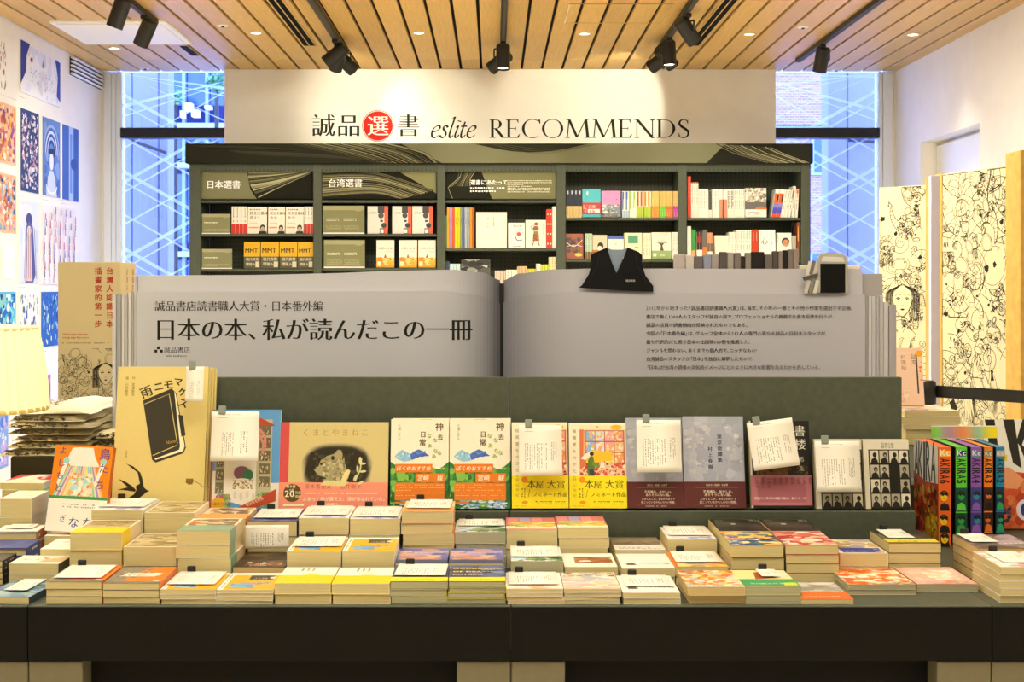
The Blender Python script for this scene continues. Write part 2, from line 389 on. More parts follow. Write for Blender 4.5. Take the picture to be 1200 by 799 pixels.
ITAL = {'e': ([[(.06, .22), (.2, .24), (.33, .34), (.31, .44), (.22, .44), (.1, .34), (.05, .18), (.08, .03), (.2, 0), (.34, .1)]], .36),
        's': ([[(.28, .38), (.22, .45), (.13, .42), (.12, .32), (.2, .22), (.23, .1), (.15, 0), (.05, .02), (.0, .08)]], .30),
        'l': ([[(.12, .72), (.2, .78), (.17, .6), (.08, .2), (.08, .03), (.14, 0), (.22, .08)]], .22),
        'i': ([[(.06, .38), (.15, .44), (.12, .3), (.07, .1), (.09, .0), (.16, .02), (.22, .1)], [(.175, .6), (.18, .64)]], .23),
        't': ([[(.17, .6), (.12, .4), (.07, .15), (.08, .02), (.15, 0), (.24, .1)], [(.03, .42), (.12, .43), (.26, .43)]], .26)}
def ital(p, t, x, y, h, col):
    for ch in t:
        ss, a = ITAL[ch]
        for q in ss:
            pts = curve(q, 5) if len(q) > 3 else q
            p.stroke([(x+(a_+.12*b_)*h, y+b_*h) for a_, b_ in pts], lambda t_, d: h*((.09 if len(q) == 2 else .025)+.06*abs(math.sin(d-.6))), col)
        x += a*h
    return x
# ================================================================ ROOM SHELL
CZ = 2.888; WL = -2.756; WR = 2.833; YB = 9.62
structure(MB().box(-3.2, 3.3, -3.2, 9.9, -.12, 0), 'floor', 'floor')
ceil = structure(MB().box(-3.2, 3.3, -3.2, 9.75, CZ+.022, CZ+.16, '1d1a16'), 'ceiling', 'matte')
m, n, b = nodes('ceiling_wood', .45, .3)
t = n.nodes.new('ShaderNodeTexCoord'); oi = n.nodes.new('ShaderNodeObjectInfo'); mp = n.nodes.new('ShaderNodeMapping'); mp.inputs['Scale'].default_value = (90, 2.2, 1)
cb = n.nodes.new('ShaderNodeVectorMath'); cb.operation = 'ADD'; sc3 = n.nodes.new('ShaderNodeMath'); sc3.operation = 'MULTIPLY'; sc3.inputs[1].default_value = 37
n.links.new(oi.outputs['Random'], sc3.inputs[0]); n.links.new(t.outputs['Object'], mp.inputs[0]); n.links.new(mp.outputs[0], cb.inputs[0]); n.links.new(sc3.outputs[0], cb.inputs[1])
no = n.nodes.new('ShaderNodeTexNoise'); no.inputs['Scale'].default_value = 2; no.inputs['Detail'].default_value = 5; n.links.new(cb.outputs[0], no.inputs['Vector'])
r = n.nodes.new('ShaderNodeValToRGB'); n.links.new(no.outputs['Fac'], r.inputs[0])
r.color_ramp.elements[0].position = .3; r.color_ramp.elements[0].color = (*H('cda45a'), 1); r.color_ramp.elements[1].position = .7; r.color_ramp.elements[1].color = (*H('dfb971'), 1)
mr = n.nodes.new('ShaderNodeMapRange'); mr.inputs['To Min'].default_value = .88; mr.inputs['To Max'].default_value = 1.1; n.links.new(oi.outputs['Random'], mr.inputs['Value'])
mv = n.nodes.new('ShaderNodeVectorMath'); mv.operation = 'MULTIPLY'; n.links.new(r.outputs[0], mv.inputs[0]); n.links.new(mr.outputs[0], mv.inputs[1]); n.links.new(mv.outputs[0], b.inputs['Base Color'])
M['ceil_wood'] = m
PITCH = .1406; G0 = X(445.3, 9.48)
def plank_mesh(y0, y1):
    return MB().bbox(.009, PITCH-.009, y0, y1, CZ, CZ+.02, 'c89a5c', .0015).mesh('plank', 'ceil_wood')
pl, ps = plank_mesh(-3.2, 9.098), plank_mesh(9.102, 9.60)
k0 = math.floor((WL-G0)/PITCH); k1 = math.ceil((WR-G0)/PITCH)
for k in range(k0, k1):
    for me in (pl, ps): link('plank', me, ceil, (G0+k*PITCH, 0, 0))
# side walls
structure(MB().box(WL-.2, WL, -3.2, YB+.2, 0, CZ+.02), 'wall_left', 'white_wall')
mb = MB(); N0, N1, NZ = 7.95, 9.05, 2.33
mb.box(WR, WR+.3, -3.2, N0, 0, CZ+.02); mb.box(WR, WR+.3, N1, YB+.2, 0, CZ+.02); mb.box(WR, WR+.3, N0, N1, NZ, CZ+.02); mb.box(WR+.14, WR+.3, N0, N1, 0, NZ)
structure(mb, 'wall_right', 'white_wall')
d1 = structure(MB().bbox(WR+.10, WR+.138, N0+.02, N1-.02, .01, NZ-.025), 'door_1', 'white')
MB().tube((WR+.06, N0+.12, 1.02), (WR+.1, N0+.12, 1.02), .01).tube((WR+.06, N0+.12, 1.02), (WR+.06, N0+.24, 1.02), .009).build('door_handle', 'dark', d1)
structure(MB().box(-3.2, 3.3, -3.3, -3.2, 0, CZ+.02), 'wall_front', 'white_wall')
mb = MB(); mb.box(WL, X(121.3, YB), YB, YB+.15, 0, CZ+.02); mb.box(X(300, YB), X(872, YB), YB, YB+.15, 0, CZ+.02); mb.box(X(1047.2, YB), WR, YB, YB+.15, 0, CZ+.02)
mb.box(WL, WR, YB, YB+.15, CZ+.02, CZ+.15)
structure(mb, 'wall_back', 'white_wall')
midw = structure(MB().bbox(X(263, 9.5), X(909, 9.5), 9.5, 9.56, 0, CZ, 'eeeae0', .002), 'wall_middle', 'white_wall')
structure(MB().box(WL, WL+.012, -3.2, YB, 0, .08), 'baseboard_left', 'white'); structure(MB().box(WR-.012, WR, -3.2, N0, 0, .08), 'baseboard_right', 'white')
# windows
def glass_mat():
    m = bpy.data.materials.new('window_glass'); m.use_nodes = True; n = m.node_tree; out = n.nodes['Material Output']
    tr = n.nodes.new('ShaderNodeBsdfTransparent'); gl = n.nodes.new('ShaderNodeBsdfGlossy'); gl.inputs['Roughness'].default_value = .02
    fr = n.nodes.new('ShaderNodeFresnel'); fr.inputs[0].default_value = 1.4; mx = n.nodes.new('ShaderNodeMixShader')
    tr.inputs[0].default_value = (.93, .96, 1, 1)
    n.links.new(fr.outputs[0], mx.inputs[0]); n.links.new(tr.outputs[0], mx.inputs[1]); n.links.new(gl.outputs[0], mx.inputs[2]); n.links.new(mx.outputs[0], out.inputs[0]); return m
def film_mat(a=.42):
    m = bpy.data.materials.new('frosted_film'); m.use_nodes = True; n = m.node_tree; out = n.nodes['Material Output']
    tr = n.nodes.new('ShaderNodeBsdfTransparent'); tl = n.nodes.new('ShaderNodeBsdfTranslucent'); tl.inputs[0].default_value = (.95, .97, 1, 1)
    mx = n.nodes.new('ShaderNodeMixShader'); mx.inputs[0].default_value = a
    n.links.new(tr.outputs[0], mx.inputs[1]); n.links.new(tl.outputs[0], mx.inputs[2]); n.links.new(mx.outputs[0], out.inputs[0]); return m
M['glass'] = glass_mat(); M['film'] = film_mat()
def window(name, pa, pb, vert_px, frame_at):
    xa, xb = X(pa, YB), X(pb, YB); fr = MB()
    for a, c in vert_px: fr.bbox(X(a, YB), X(c, YB), YB-.01, YB+.09, 0, CZ, 'ffffff', .004)
    w_ = structure(fr, name, 'daylit_frame')
    MB().bbox(xa, xb, YB-.03, YB+.08, Z(162, YB), Z(150, YB), '101010', .004).build('transom_beam', 'navy', w_)
    MB().box(xa, xb, YB+.03, YB+.036, 0, CZ-.01).build('pane', 'glass', w_)
    p = MB(); S = YB/FPX
    # crossing frosted bands on the glass
    y0, sl = YB+.028, .56
    def band(xs, zs, dirn, wd):
        pts = []
        for q in (0, 1): pts.append((xa if q == 0 else xb, zs+dirn*sl*((xa if q == 0 else xb)-xs)))
        (a1, z1), (a2, z2) = pts
        p.add([(a1, y0, z1-wd/2), (a2, y0, z2-wd/2), (a2, y0, z2+wd/2), (a1, y0, z1+wd/2)], [(0, 1, 2, 3)], 'ffffff')
    cx = X(frame_at, YB)
    for k in range(-3, 5):
        yy = 117+90*k
        for dy, wd in ((0, .026), (12, .013)):
            for dr in (1, -1): band(cx, Z(yy+dy, YB), dr, wd)
        y0 -= .0006
        for dr in (1, -1): band(cx, Z(yy+50, YB), dr, .015); y0 -= .0006
    # keep film below the ceiling and above floor
    fn = lambda v: (v[0], v[1], min(CZ-.01, max(0.02, v[2])))
    p.build('frosted_film', 'film', w_, fn=fn)
window('window_1', 142, 300, [(121.5, 130.5), (131, 136), (136.5, 143), (297, 303)], 155)
window('window_2', 872, 1030, [(1029, 1034), (1034.5, 1047), (869, 875)], 1008)
# ---------------------------------------------------------------- outside
og = structure(MB().box(-30, 30, YB+.2, 60, -.35, -.25, 'd8dce4'), 'ground', 'matte')
for a, c, seams, lab in ((40, 197, (155, 186), 'pale outdoor pier with seams behind the left window'), (970, 1150, (993,), 'pale outdoor pier with one seam behind the right window')):
    D = 10.5; r_ = empty('concrete_pier', (X((a+c)/2, D), D+.1, -.25), label=lab, cat='pier')
    ed = [a]+list(seams)+[c]; x0 = r_.location.x
    for s0, s1 in zip(ed, ed[1:]):
        MB().bbox(X(s0, D)+.004-x0, X(s1, D)-.004-x0, -.1, .12, 0, 5.5, '7d7c92', .006).build('panel', 'matte', r_)
    MB().box(X(a, D)-x0+.01, X(c, D)-x0-.01, -.085, .1, 0, 5.5, '8090a8').build('core', 'matte', r_)
    MB().tube((X(seams[0], D)-x0, -.14, Z(165, D)+.25), (X(c if a < 500 else 1040, D)-x0, -.14, (Z(180, D) if a < 500 else Z(168, D))+.25), .012).build('tension_rod', 'navy', r_)
# dark office building, left
D = 22.0; bl = empty('office_building', (X(200, D), D, -.25), label='dark glass office building seen through the left window', cat='building'); x0, z0 = X(200, D), -.25
MB().box(X(90, D)-x0, X(300, D)-x0, 0, 2, 0, 9, '122a5c').build('facade', 'matte', bl)
for yy in (146, 192, 295): MB().box(X(90, D)-x0, X(300, D)-x0, -.25, 0, Z(yy+6, D)-z0, Z(yy, D)-z0, 'a4aebf').build('floor_slab', 'matte', bl)
for px in (100, 130, 160, 190, 217, 244, 275):
    MB().box(X(px, D)-x0-.025, X(px, D)-x0+.025, -.12, 0, 0, 9, '8292b4').build('mullion', 'matte', bl)
M['blueglass'] = mat_col('facade_glass', '1c4a8c', .15, .6)
for i, px in enumerate((101, 131, 161, 191, 218, 245)):
    for j, (ya, yb) in enumerate(((60, 124), (152, 186), (204, 285), (305, 380))):
        nx_ = (130, 160, 190, 217, 244, 275)[i]
        MB().box(X(px, D)-x0+.03, X(nx_, D)-x0-.03, -.03, -.005, Z(yb, D)-z0, Z(ya, D)-z0, 'ffffff').build('window_pane', 'blueglass', bl)
M['boxglow'] = mat_emit('box_glow', 'cfe2ff', 1.6)
for px, py, w_, h_ in ((224, 125, 8, 9), (232, 133, 8, 8), (219, 134, 4, 8), (204, 120, 8, 3), (247, 128, 7, 4)):
    MB().box(X(px, D)-x0, X(px+w_, D)-x0, -.5, -.3, Z(py+h_, D)-z0, Z(py, D)-z0).build('glow_box', 'boxglow', bl)  # small emissive boxes set in front of the facade
def leafy(name, c, r_, seed, col, lab):
    rr = random.Random(seed); o = empty(name, (c[0], c[1], -.25), label=lab, cat='tree'); mb = MB(); q0 = c[2]+.25
    for i in range(260):
        d = Vector((rr.gauss(0, 1), rr.gauss(0, 1), rr.gauss(0, 1))).normalized()*r_*rr.uniform(.4, 1); a = Vector((rr.uniform(-1, 1), rr.uniform(-1, 1), rr.uniform(-1, 1)))*.11*r_*2
        b_ = a.orthogonal()*.6; q = d+Vector((0, 0, q0)); mb.add([q-a, q+b_, q+a, q-b_], [(0, 1, 2, 3)], lerp(H(col), H('9fbf7a'), rr.random()*.5))
    tag(mb.build('foliage', 'matte', o), kind='stuff')
    MB().tube((0, 0, 0), (0, 0, q0), .06, .03).build('trunk', 'dark', o)
leafy('street_tree', P(205, 113, 21.4), .13, 1, '3f7d4e', 'small round green tree before the dark building, lower left of two')
leafy('street_tree', P(254, 97, 21.2), .16, 2, '2f6d52', 'green treetop higher before the dark building next to the header wall')
# brick building right
m, n, b = nodes('brick_wall', .9, .2); t = n.nodes.new('ShaderNodeTexCoord'); mp = n.nodes.new('ShaderNodeMapping'); mp.inputs['Rotation'].default_value = (R90, 0, 0)
bt = n.nodes.new('ShaderNodeTexBrick'); bt.inputs['Scale'].default_value = 9; bt.inputs['Color1'].default_value = (*H('a07c8c'), 1); bt.inputs['Color2'].default_value = (*H('8a6a7c'), 1); bt.inputs['Mortar'].default_value = (*H('b0a0ac'), 1)
n.links.new(t.outputs['Object'], mp.inputs[0]); n.links.new(mp.outputs[0], bt.inputs['Vector']); n.links.new(bt.outputs[0], b.inputs['Base Color']); M['brick'] = m
D = 15.0; br = empty('brick_building', (X(940, D), D, -.25), label='pinkish brick building seen through the right window', cat='building'); x0 = X(940, D)
MB().box(X(860, D)-x0, X(1015, D)-x0, 0, 1, 0, 6.5, 'ffffff').build('brick_wall', 'brick', br)
for ya, yb, px, pw in ((152, 205, 950, 24), (297, 350, 948, 24), (148, 151, 900, 80)):
    f_ = MB().box(X(px, D)-x0, X(px+pw, D)-x0, -.05, -.002, Z(yb, D)-z0, Z(ya, D)-z0, '9ab0c4').build('window', 'matte', br)
    MB().box(X(px+3, D)-x0, X(px+pw-3, D)-x0, -.06, -.051, Z(yb-3, D)-z0, Z(ya+1, D)-z0, 'a8d0f0').build('pane', 'blueglass', f_)

# ================================================================ CEILING FITTINGS
def Dc(py): return (CZ-EYE)*FPX/(VY-py)
ap = empty('ceiling_cassette', (-2.195, 8.115, CZ-.012), label='white square air conditioning panel in the wooden ceiling, left side', cat='air conditioner')
MB().bbox(-.335, .335, -.355, .355, 0, .03, 'f4f2ee', .006).build('frame', 'white', ap); MB().bbox(-.30, .30, -.32, .32, -.004, -.0005, 'f4f2ee', .003).build('flap', 'white', ap)
for x, y, nm in ((-1.15, 7.72, 'left'), (1.25, 7.72, 'right')):
    s_ = empty('slot_diffuser', (x, y, CZ-.002), label='long double slot air diffuser in ceiling planks, %s of two' % nm, cat='vent')
    mb = MB()
    for dx in (-.04, -.002, .036): mb.box(dx, dx+.006, -.84, .84, -.004, .006, 'cfae74')
    mb.box(-.04, .042, .834, .84, -.004, .006, 'cfae74'); mb.build('frame', 'matte', s_)
    for dx in (-.034, .004): MB().box(dx, dx+.032, -.834, .834, -.001, .001, '050505').build('slot', 'matte', s_)
# access hatch outline
ah = empty('ceiling_hatch', (.686, 7.56, CZ-.001), label='square access hatch outlined in the centre right ceiling', cat='hatch')
mb = MB(); mb.box(-.28, -.274, -.27, .27, -.003, .001, 'efe2c4'); mb.box(.274, .28, -.27, .27, -.003, .001, 'd7b880'); mb.box(-.28, .28, -.27, -.264, -.003, .001, 'c8a263'); mb.box(-.28, .28, .264, .27, -.003, .001, 'd7b880'); mb.build('frame', 'matte', ah)
wh = {134: 'beside the white ceiling panel', 300: 'second from the left wall', 491: 'above the left half of the wall sign', 685: 'above the right half of the wall sign', 878: 'between the two right tracks', 1070: 'nearest the right wall'}
for px, py in ((134, 56), (300, 38), (491, 38), (685, 39), (878, 39.5), (1070, 40)):
    D = Dc(py); o = empty('downlight', (X(px, D), D, CZ), label='small round recessed downlight, '+wh[px], cat='light', group='recessed downlights')
    MB().lathe([(.038, -.001), (.038, -.006), (.028, -.006), (.028, -.001)], 24, 'e8dcc0').build('trim_ring', 'matte', o)
    MB().lathe([(.0005, -.003), (.028, -.003)], 20, 'ffffff', smooth=False).build('lamp', 'lightdisc', o)
    l = bpy.data.lights.new('downlight_beam', 'SPOT'); l.energy = 9; l.color = WARM if px < 900 else (1, .93, .8); l.spot_size = 1.5; l.spot_blend = .6; l.shadow_soft_size = .03
    lo = bpy.data.objects.new('downlight_beam', l); COL.objects.link(lo); lo.parent = o; lo.location = (0, 0, -.02)
for i, (px, py) in enumerate(((261, 30), (170, 80), (941, 32), (980, 82))):
    D = Dc(py); o = empty('sprinkler', (X(px, D), D, CZ), label='white sprinkler cap in the ceiling, '+('left of the left slot diffuser', 'near the left window', 'left of the rightmost track', 'above the right window')[i], cat='sprinkler')
    MB().lathe([(.0005, -.004), (.03, -.004), (.034, -.0005)], 20, 'e9e6df').build('cover_plate', 'white', o); MB().lathe([(.0005, -.012), (.009, -.01), (.01, -.004)], 10).build('nozzle', 'dark', o)
o = empty('ceiling_slot', (X(228, 8.9), 8.75, CZ-.001), label='short dark slot vent in ceiling planks by the left window', cat='vent')
MB().box(-.022, .022, -.17, .17, -.004, 0, '23283a').build('frame', 'matte', o)
for k in range(3): MB().box(-.016, .016, -.14+.1*k, -.06+.1*k, -.006, -.004, '080808').build('slot', 'matte', o)
# wall grille
g = empty('wall_grille', (WL, 9.24, 2.82), label='horizontal slatted air grille high on the left wall', cat='vent')
MB().box(.001, .006, -.36, .36, -.065, .055, '30323a').build('back_plate', 'matte', g)
for k in range(5): MB().bbox(.006, .022, -.36, .36, -.062+.026*k, -.050+.026*k, 'c9cbd6', .002).build('slat', 'white', g)

def spotlight(x, y, dirn, lab, lit=None, drop=.07, L=.125, R=.043, e=30, size=.9, blend=.5):
    o = empty('track_spotlight', (x, y, CZ-.028), label=lab, cat='spotlight', group='track spotlights')
    d = Vector(dirn).normalized(); piv = Vector((0, 0, -drop-.02))
    MB().bbox(-.016, .016, -.05, .05, -.022, 0, '111111', .002).build('adapter', 'dark', o)
    sd = d.cross(Vector((0, 0, 1)));  sd = sd.normalized() if sd.length > .05 else Vector((1, 0, 0))
    mb = MB(); mb.tube((0, 0, -.02), (0, 0, -.045), .009, None, 8)
    mb.path([Vector((0, 0, -.04)), Vector((0, 0, -.04))+sd*(R+.012), piv+sd*(R+.012), piv+sd*(R-.002)], .005, 6); mb.build('yoke', 'dark', o)
    mb = MB(); a, b_ = piv-d*L*.55, piv+d*L*.6; mb.tube(a-d*.01, a, R*.8, R, 20); mb.tube(a, b_, R, R, 20, cap=False); mb.tube(b_, b_-d*.012, R, R*.86, 20, cap=False); mb.build('lamp_body', 'dark', o)
    c = b_-d*.012; q = d.orthogonal().normalized(); q2 = d.cross(q); mb = MB()
    mb.add([c]+[c+q*math.cos(t_)*R*.86+q2*math.sin(t_)*R*.86 for t_ in [6.283*i/20 for i in range(20)]], [(0, i+1, (i+1) % 20+1) for i in range(20)]); mb.build('lens', 'lens', o)
    if lit is not None:
        l = bpy.data.lights.new('spot_beam', 'SPOT'); l.energy = e; l.color = (1, .93, .72); l.spot_size = size; l.spot_blend = blend; l.shadow_soft_size = .02
        lo = bpy.data.objects.new('spot_beam', l); COL.objects.link(lo); lo.parent = o; lo.location = b_+d*.012
        tgt = Vector(lit)-(Vector(o.location)+Vector(lo.location)); lo.rotation_euler = tgt.to_track_quat('-Z', 'Y').to_euler()
    return o
def aim(x, y, tgt): return Vector(tgt)-Vector((x, y, CZ-.1))
tracks = [(-1.91, 7.72, 'leftmost'), (-.95, 8.50, 'second from left'), (.06, 8.50, 'middle'), (1.05, 8.47, 'fourth from left'), (2.02, 9.05, 'rightmost')]
for x, ye, nm in tracks:
    o = empty('light_track', (x, ye-1.5, CZ), label='black ceiling light track, '+nm, cat='light track', group='ceiling light tracks')
    MB().bbox(-.018, .018, -1.5, 1.5, -.028, 0, '15130f', .002).build('rail', 'dark', o); MB().box(-.009, .009, -1.49, 1.49, -.0285, -.027, '555048').build('conductor_slot', 'matte', o)
spotlight(-1.91, 6.97, (-.35, .1, -.9), 'black spotlight on the leftmost track, nearer and cut by the frame top')
t1 = (WL, 8.5, 1.7); spotlight(-1.91, 7.50, (-.4, .25, -.75), 'black spotlight below the white ceiling panel', t1, e=12, size=1.3)
hl = (X(440, 9.5), 9.5, Z(128, 9.5))
spotlight(-.95, 8.22, (-.55, .1, -.42), 'black spotlight tilted left, nearest of three on the second track', (X(330, 9.5), 9.5, 2.2), e=8, size=.9)
spotlight(-.95, 8.36, (-.25, .45, -.62), 'black spotlight pointing down, middle of three on the second track', hl, e=32, size=1.2, blend=.9)
spotlight(-.92, 8.49, (.5, .45, -.45), 'black spotlight tilted right, farthest of three on the second track', (X(505, 9.5), 9.5, Z(140, 9.5)), e=18, size=.8)
spotlight(.06, 8.30, (0, -.08, -1), 'black spotlight hanging straight down on the middle track', (.0, 9.3, 1.9), e=9, size=1.1)
spotlight(.04, 8.46, (-.5, .3, -.35), 'black spotlight tilted low left behind another on the middle track', (-.3, 9.4, 2.1), e=4, size=.9)
spotlight(1.06, 7.45, (.42, .25, -.5), 'black spotlight with pale lens, nearest on the fourth track', (1.6, 9.2, 1.7), e=14, size=.8)
spotlight(1.05, 8.17, (.02, -.1, -1), 'black spotlight hanging straight down on the fourth track', (1.1, 9.2, 1.9), e=9, size=1.0)
spotlight(1.05, 8.30, (.5, .4, -.5), 'black spotlight tilted right, second farthest on the fourth track', (1.5, 9.4, 1.9), e=5)
spotlight(1.03, 8.43, (-.5, .4, -.35), 'black spotlight tilted left, farthest on the fourth track', (X(692, 9.5), 9.5, Z(126, 9.5)), e=30, size=1.05, blend=.3)
spotlight(2.02, 8.40, (-.1, .3, -.85), 'black spotlight on the rightmost track', (2.3, 9.5, 1.5), e=8, size=.9)
# right wall wash (bare spot without a fixture, close to wall)
l = bpy.data.lights.new('wall_wash', 'SPOT'); l.energy = 16; l.color = (1, .95, .85); l.spot_size = 1.0; l.spot_blend = .35; l.shadow_soft_size = .02
lo = bpy.data.objects.new('wall_wash', l); COL.objects.link(lo); lo.location = (WR-.22, 7.9, CZ-.03); lo.rotation_euler = (0, math.radians(14), 0)

# ================================================================ SIGN ON THE MIDDLE WALL
D = 9.5; S = D/FPX; f = wall_fn(9.4985, 0, 0)
sg = empty('wall_sign', (0, 9.4985, 2.3), label='black serif shop lettering with red round seal on the white header wall', cat='sign')
def SX(px): return X(px, D)
def SZ(py): return Z(py, D)-2.3
INK = '2a2c22'; F0 = lambda v: (v[0], -v[2]-.0004, v[1])
p = PR(4e-5); TK = dict(res=4, tx=-.014, ty=.013)
for ch, px in (('誠', 365.5), ('品', 395), ('書', 465)): p.text(ch, SX(px)-.004, SZ(157.6), S*28.5, INK, **TK); 
p.build('lettering', 'matte', sg, fn=F0)
p = PR(4e-5); ital(p, 'eslite', SX(504), SZ(161), S*30.5, INK); p.build('lettering', 'matte', sg, fn=F0)
p = PR(4e-5); x1 = caps(p, 'RECOMMENDS', 0, 0, 1.0, INK)
sc_ = (SX(809)-SX(573))/x1; p.build('lettering', 'matte', sg, fn=lambda v: (SX(573)+v[0]*sc_, -v[2]-.0004, SZ(161.5)+v[1]*S*21.5))
p = PR(4e-5); cx, cz = SX(443), SZ(147.5); p.ell(cx, cz, S*18.6, S*18.6, 'd2352a', 40); p.ell(cx, cz, S*17.9, S*17.9, 'f5efe2', 40); p.ell(cx, cz, S*17.2, S*17.2, 'cf2c22', 40)
p.text('選', cx-S*13, cz-S*9.6, S*26, 'f7f1e4', res=4, tx=-.02, ty=.008)
p.build('red_seal', 'matte', sg, fn=F0)

# ================================================================ BACK BOOKSHELF
SD = 9.1
bs = empty('bookshelf', (X(585, SD), SD, 0), label='tall dark olive bookshelf of five bays below the wall sign', cat='bookshelf'); bx = bs.location.x
def BX(px, D=SD): return X(px, D)-bx
CR0, CR1 = Z(192, SD), Z(168, SD-.04)
for i, (a, c) in enumerate(((222, 235), (367, 377), (512, 522), (652, 663), (795, 805), (939, 950))):
    MB().bbox(BX(a), BX(c), 0, .3, 0, CR0, 'ffffff', .003).build('upright', 'shelf', bs)
bays = [(235, 367), (377, 512), (522, 652), (663, 795), (805, 939)]
levels = [[234.5, 274, 315, 356], [234.5, 274, 314, 356], [234.5, 291, 337], [255, 304, 345], [255, 304, 345]]
# perforated back: dots as fine relief in the material
m, n, b = nodes('perforated_steel', .5, .35); t = n.nodes.new('ShaderNodeTexCoord'); mp = n.nodes.new('ShaderNodeMapping'); mp.inputs['Scale'].default_value = (36, 36, 36)
fr_ = n.nodes.new('ShaderNodeVectorMath'); fr_.operation = 'FRACTION'; sb = n.nodes.new('ShaderNodeVectorMath'); sb.operation = 'SUBTRACT'; sb.inputs[1].default_value = (.5, .5, .5)
sx_ = n.nodes.new('ShaderNodeSeparateXYZ'); c2 = n.nodes.new('ShaderNodeCombineXYZ'); ln = n.nodes.new('ShaderNodeVectorMath'); ln.operation = 'LENGTH'; cp = n.nodes.new('ShaderNodeMath'); cp.operation = 'LESS_THAN'; cp.inputs[1].default_value = .17
n.links.new(t.outputs['Object'], mp.inputs[0]); n.links.new(mp.outputs[0], fr_.inputs[0]); n.links.new(fr_.outputs[0], sb.inputs[0]); n.links.new(sb.outputs[0], sx_.inputs[0])
n.links.new(sx_.outputs['X'], c2.inputs['X']); n.links.new(sx_.outputs['Z'], c2.inputs['Y']); n.links.new(c2.outputs[0], ln.inputs[0]); n.links.new(ln.outputs['Value'], cp.inputs[0])
mx = n.nodes.new('ShaderNodeMixRGB'); mx.inputs[1].default_value = (*H('474d3f'), 1); mx.inputs[2].default_value = (*H('23261e'), 1); n.links.new(cp.outputs[0], mx.inputs[0]); n.links.new(mx.outputs[0], b.inputs['Base Color']); M['perf'] = m
for (a, c), lv in zip(bays, levels):
    MB().box(BX(a)+.001, BX(c)-.001, .29, .298, 0, CR0-.001).build('back_panel', 'perf', bs)
    for y in lv: z = Z(y, SD); MB().bbox(BX(a)+.001, BX(c)-.001, .005, .288, z-.017, z, 'ffffff', .002).build('shelf', 'shelf', bs)
MB().box(BX(222), BX(950), .002, .02, CR0-.05, CR0-.001).build('top_rail', 'perf', bs)
crown = MB().bbox(BX(217, SD-.04), BX(953, SD-.04), -.04, .31, CR0, CR1, '2a2a20', .003).build('crown', 'matte', bs)
# printed open pages on the crown
p = PR(4e-5); cu0 = CR0+.002; ch_ = CR1-CR0-.004; bw = lambda px: BX(px, SD-.04)
def U(px, f_): return (bw(px), cu0+ch_*f_)
p.rect(bw(217.5), cu0, bw(952.5), cu0+ch_, '25261c')
p.poly([U(470, 1), U(518, 0), U(840, 0), U(852, .5), U(850, 1)], '74745a')
rr = random.Random(5)
def fan(p, x0_, x1_, n_, seed, y_of, cols):
    r_ = random.Random(seed)
    for i in range(n_):
        t = i/n_; p.stroke([(bw(a), cu0+ch_*min(1, max(0, q))) for a, q in y_of(t)], r_.uniform(.0012, .006), H(r_.choice(cols)))
fan(p, 0, 0, 46, 3, lambda t: curve([(340+t*120, 1.0), (390+t*110, .55), (440+t*75, 0.0)], 4), ['4d4b38', '6e6b50', '8a876a', '17170f', '3a3929'])
fan(p, 0, 0, 26, 9, lambda t: curve([(225+t*80, .9-t*.5), (330+t*60, .75-t*.5), (420+t*40, .1)], 4), ['33322a', '3e3c2e', '17170f'])
p.poly([U(555, 1)]+[(bw(555+135*k/12), cu0+ch_*(1-.45*math.sin(math.pi*k/12))) for k in range(13)], '2a2a1f')
for k in range(3): p.stroke([(bw(575+118*j/12+k*6), cu0+ch_*min(1, 1-(.5-.1*k)*math.sin(math.pi*j/12))) for j in range(13)], .002, '55543c')
p.poly([U(830, .1), U(850, 1), U(952, 1), U(952, 0), U(828, 0)], '22221a')
fan(p, 0, 0, 22, 4, lambda t: [(836+t*70, 1-t*.2), (860+t*60, .5), (900+t*50, 0)], ['8d8b70', 'a5a283', '5a583f', '15150f'])
p.build('crown_print', 'matte', bs, fn=lambda v: (v[0], -.0402-v[2], v[1]))

# header signs inside the first three bays
def shelf_sign(bi, lab, draw):
    a, c = bays[bi]; a = X(a+.6, SD+.03); c = X(c-.6, SD+.03); z0_, z1_ = Z(233.6, SD+.03)+.002, Z(200, SD+.03)
    o = empty('shelf_sign', ((a+c)/2, SD+.03, z0_), label=lab, cat='sign', group='bay header signs')
    w_, h_ = c-a, z1_-z0_; MB().bbox(-w_/2, w_/2, 0, .012, 0, h_, '7c7c5c', .001).build('board', 'matte', o)
    p = PR(4e-5); draw(p, w_, h_); p.build('printed_face', 'matte', o, fn=lambda v: (v[0]-w_/2, -v[2], v[1]))
def fanrect(p, w_, h_, pts, n_, seed, cols, wd=(.002, .008)):
    r_ = random.Random(seed)
    for i in range(n_):
        t = i/(n_-1); q = [(min(w_-.001, max(0.001, a)), min(h_-.001, max(.001, b_))) for a, b_ in curve(pts(t), 5)]; p.stroke(q, r_.uniform(*wd), H(r_.choice(cols)))
def s1(p, w_, h_):
    p.poly([(w_*.41, h_), (w_, h_), (w_, 0), (w_*.5, 0), (w_*.44, h_*.35)], '1c1c14')
    fanrect(p, w_, h_, lambda t: [(w_*(.42+.1*t*t), h_*(.92-.9*t)), (w_*(.66), h_*(.93-.62*t)), (w_*.98, h_*(1-.1*t))], 26, 2, ['8e8c6a', 'b0ae8a', '5c5a42', '2b2a20'])
    p.text('日本選書', w_*.045, h_*.40, .058, 'ffffff', tx=-.02, ty=-.005)
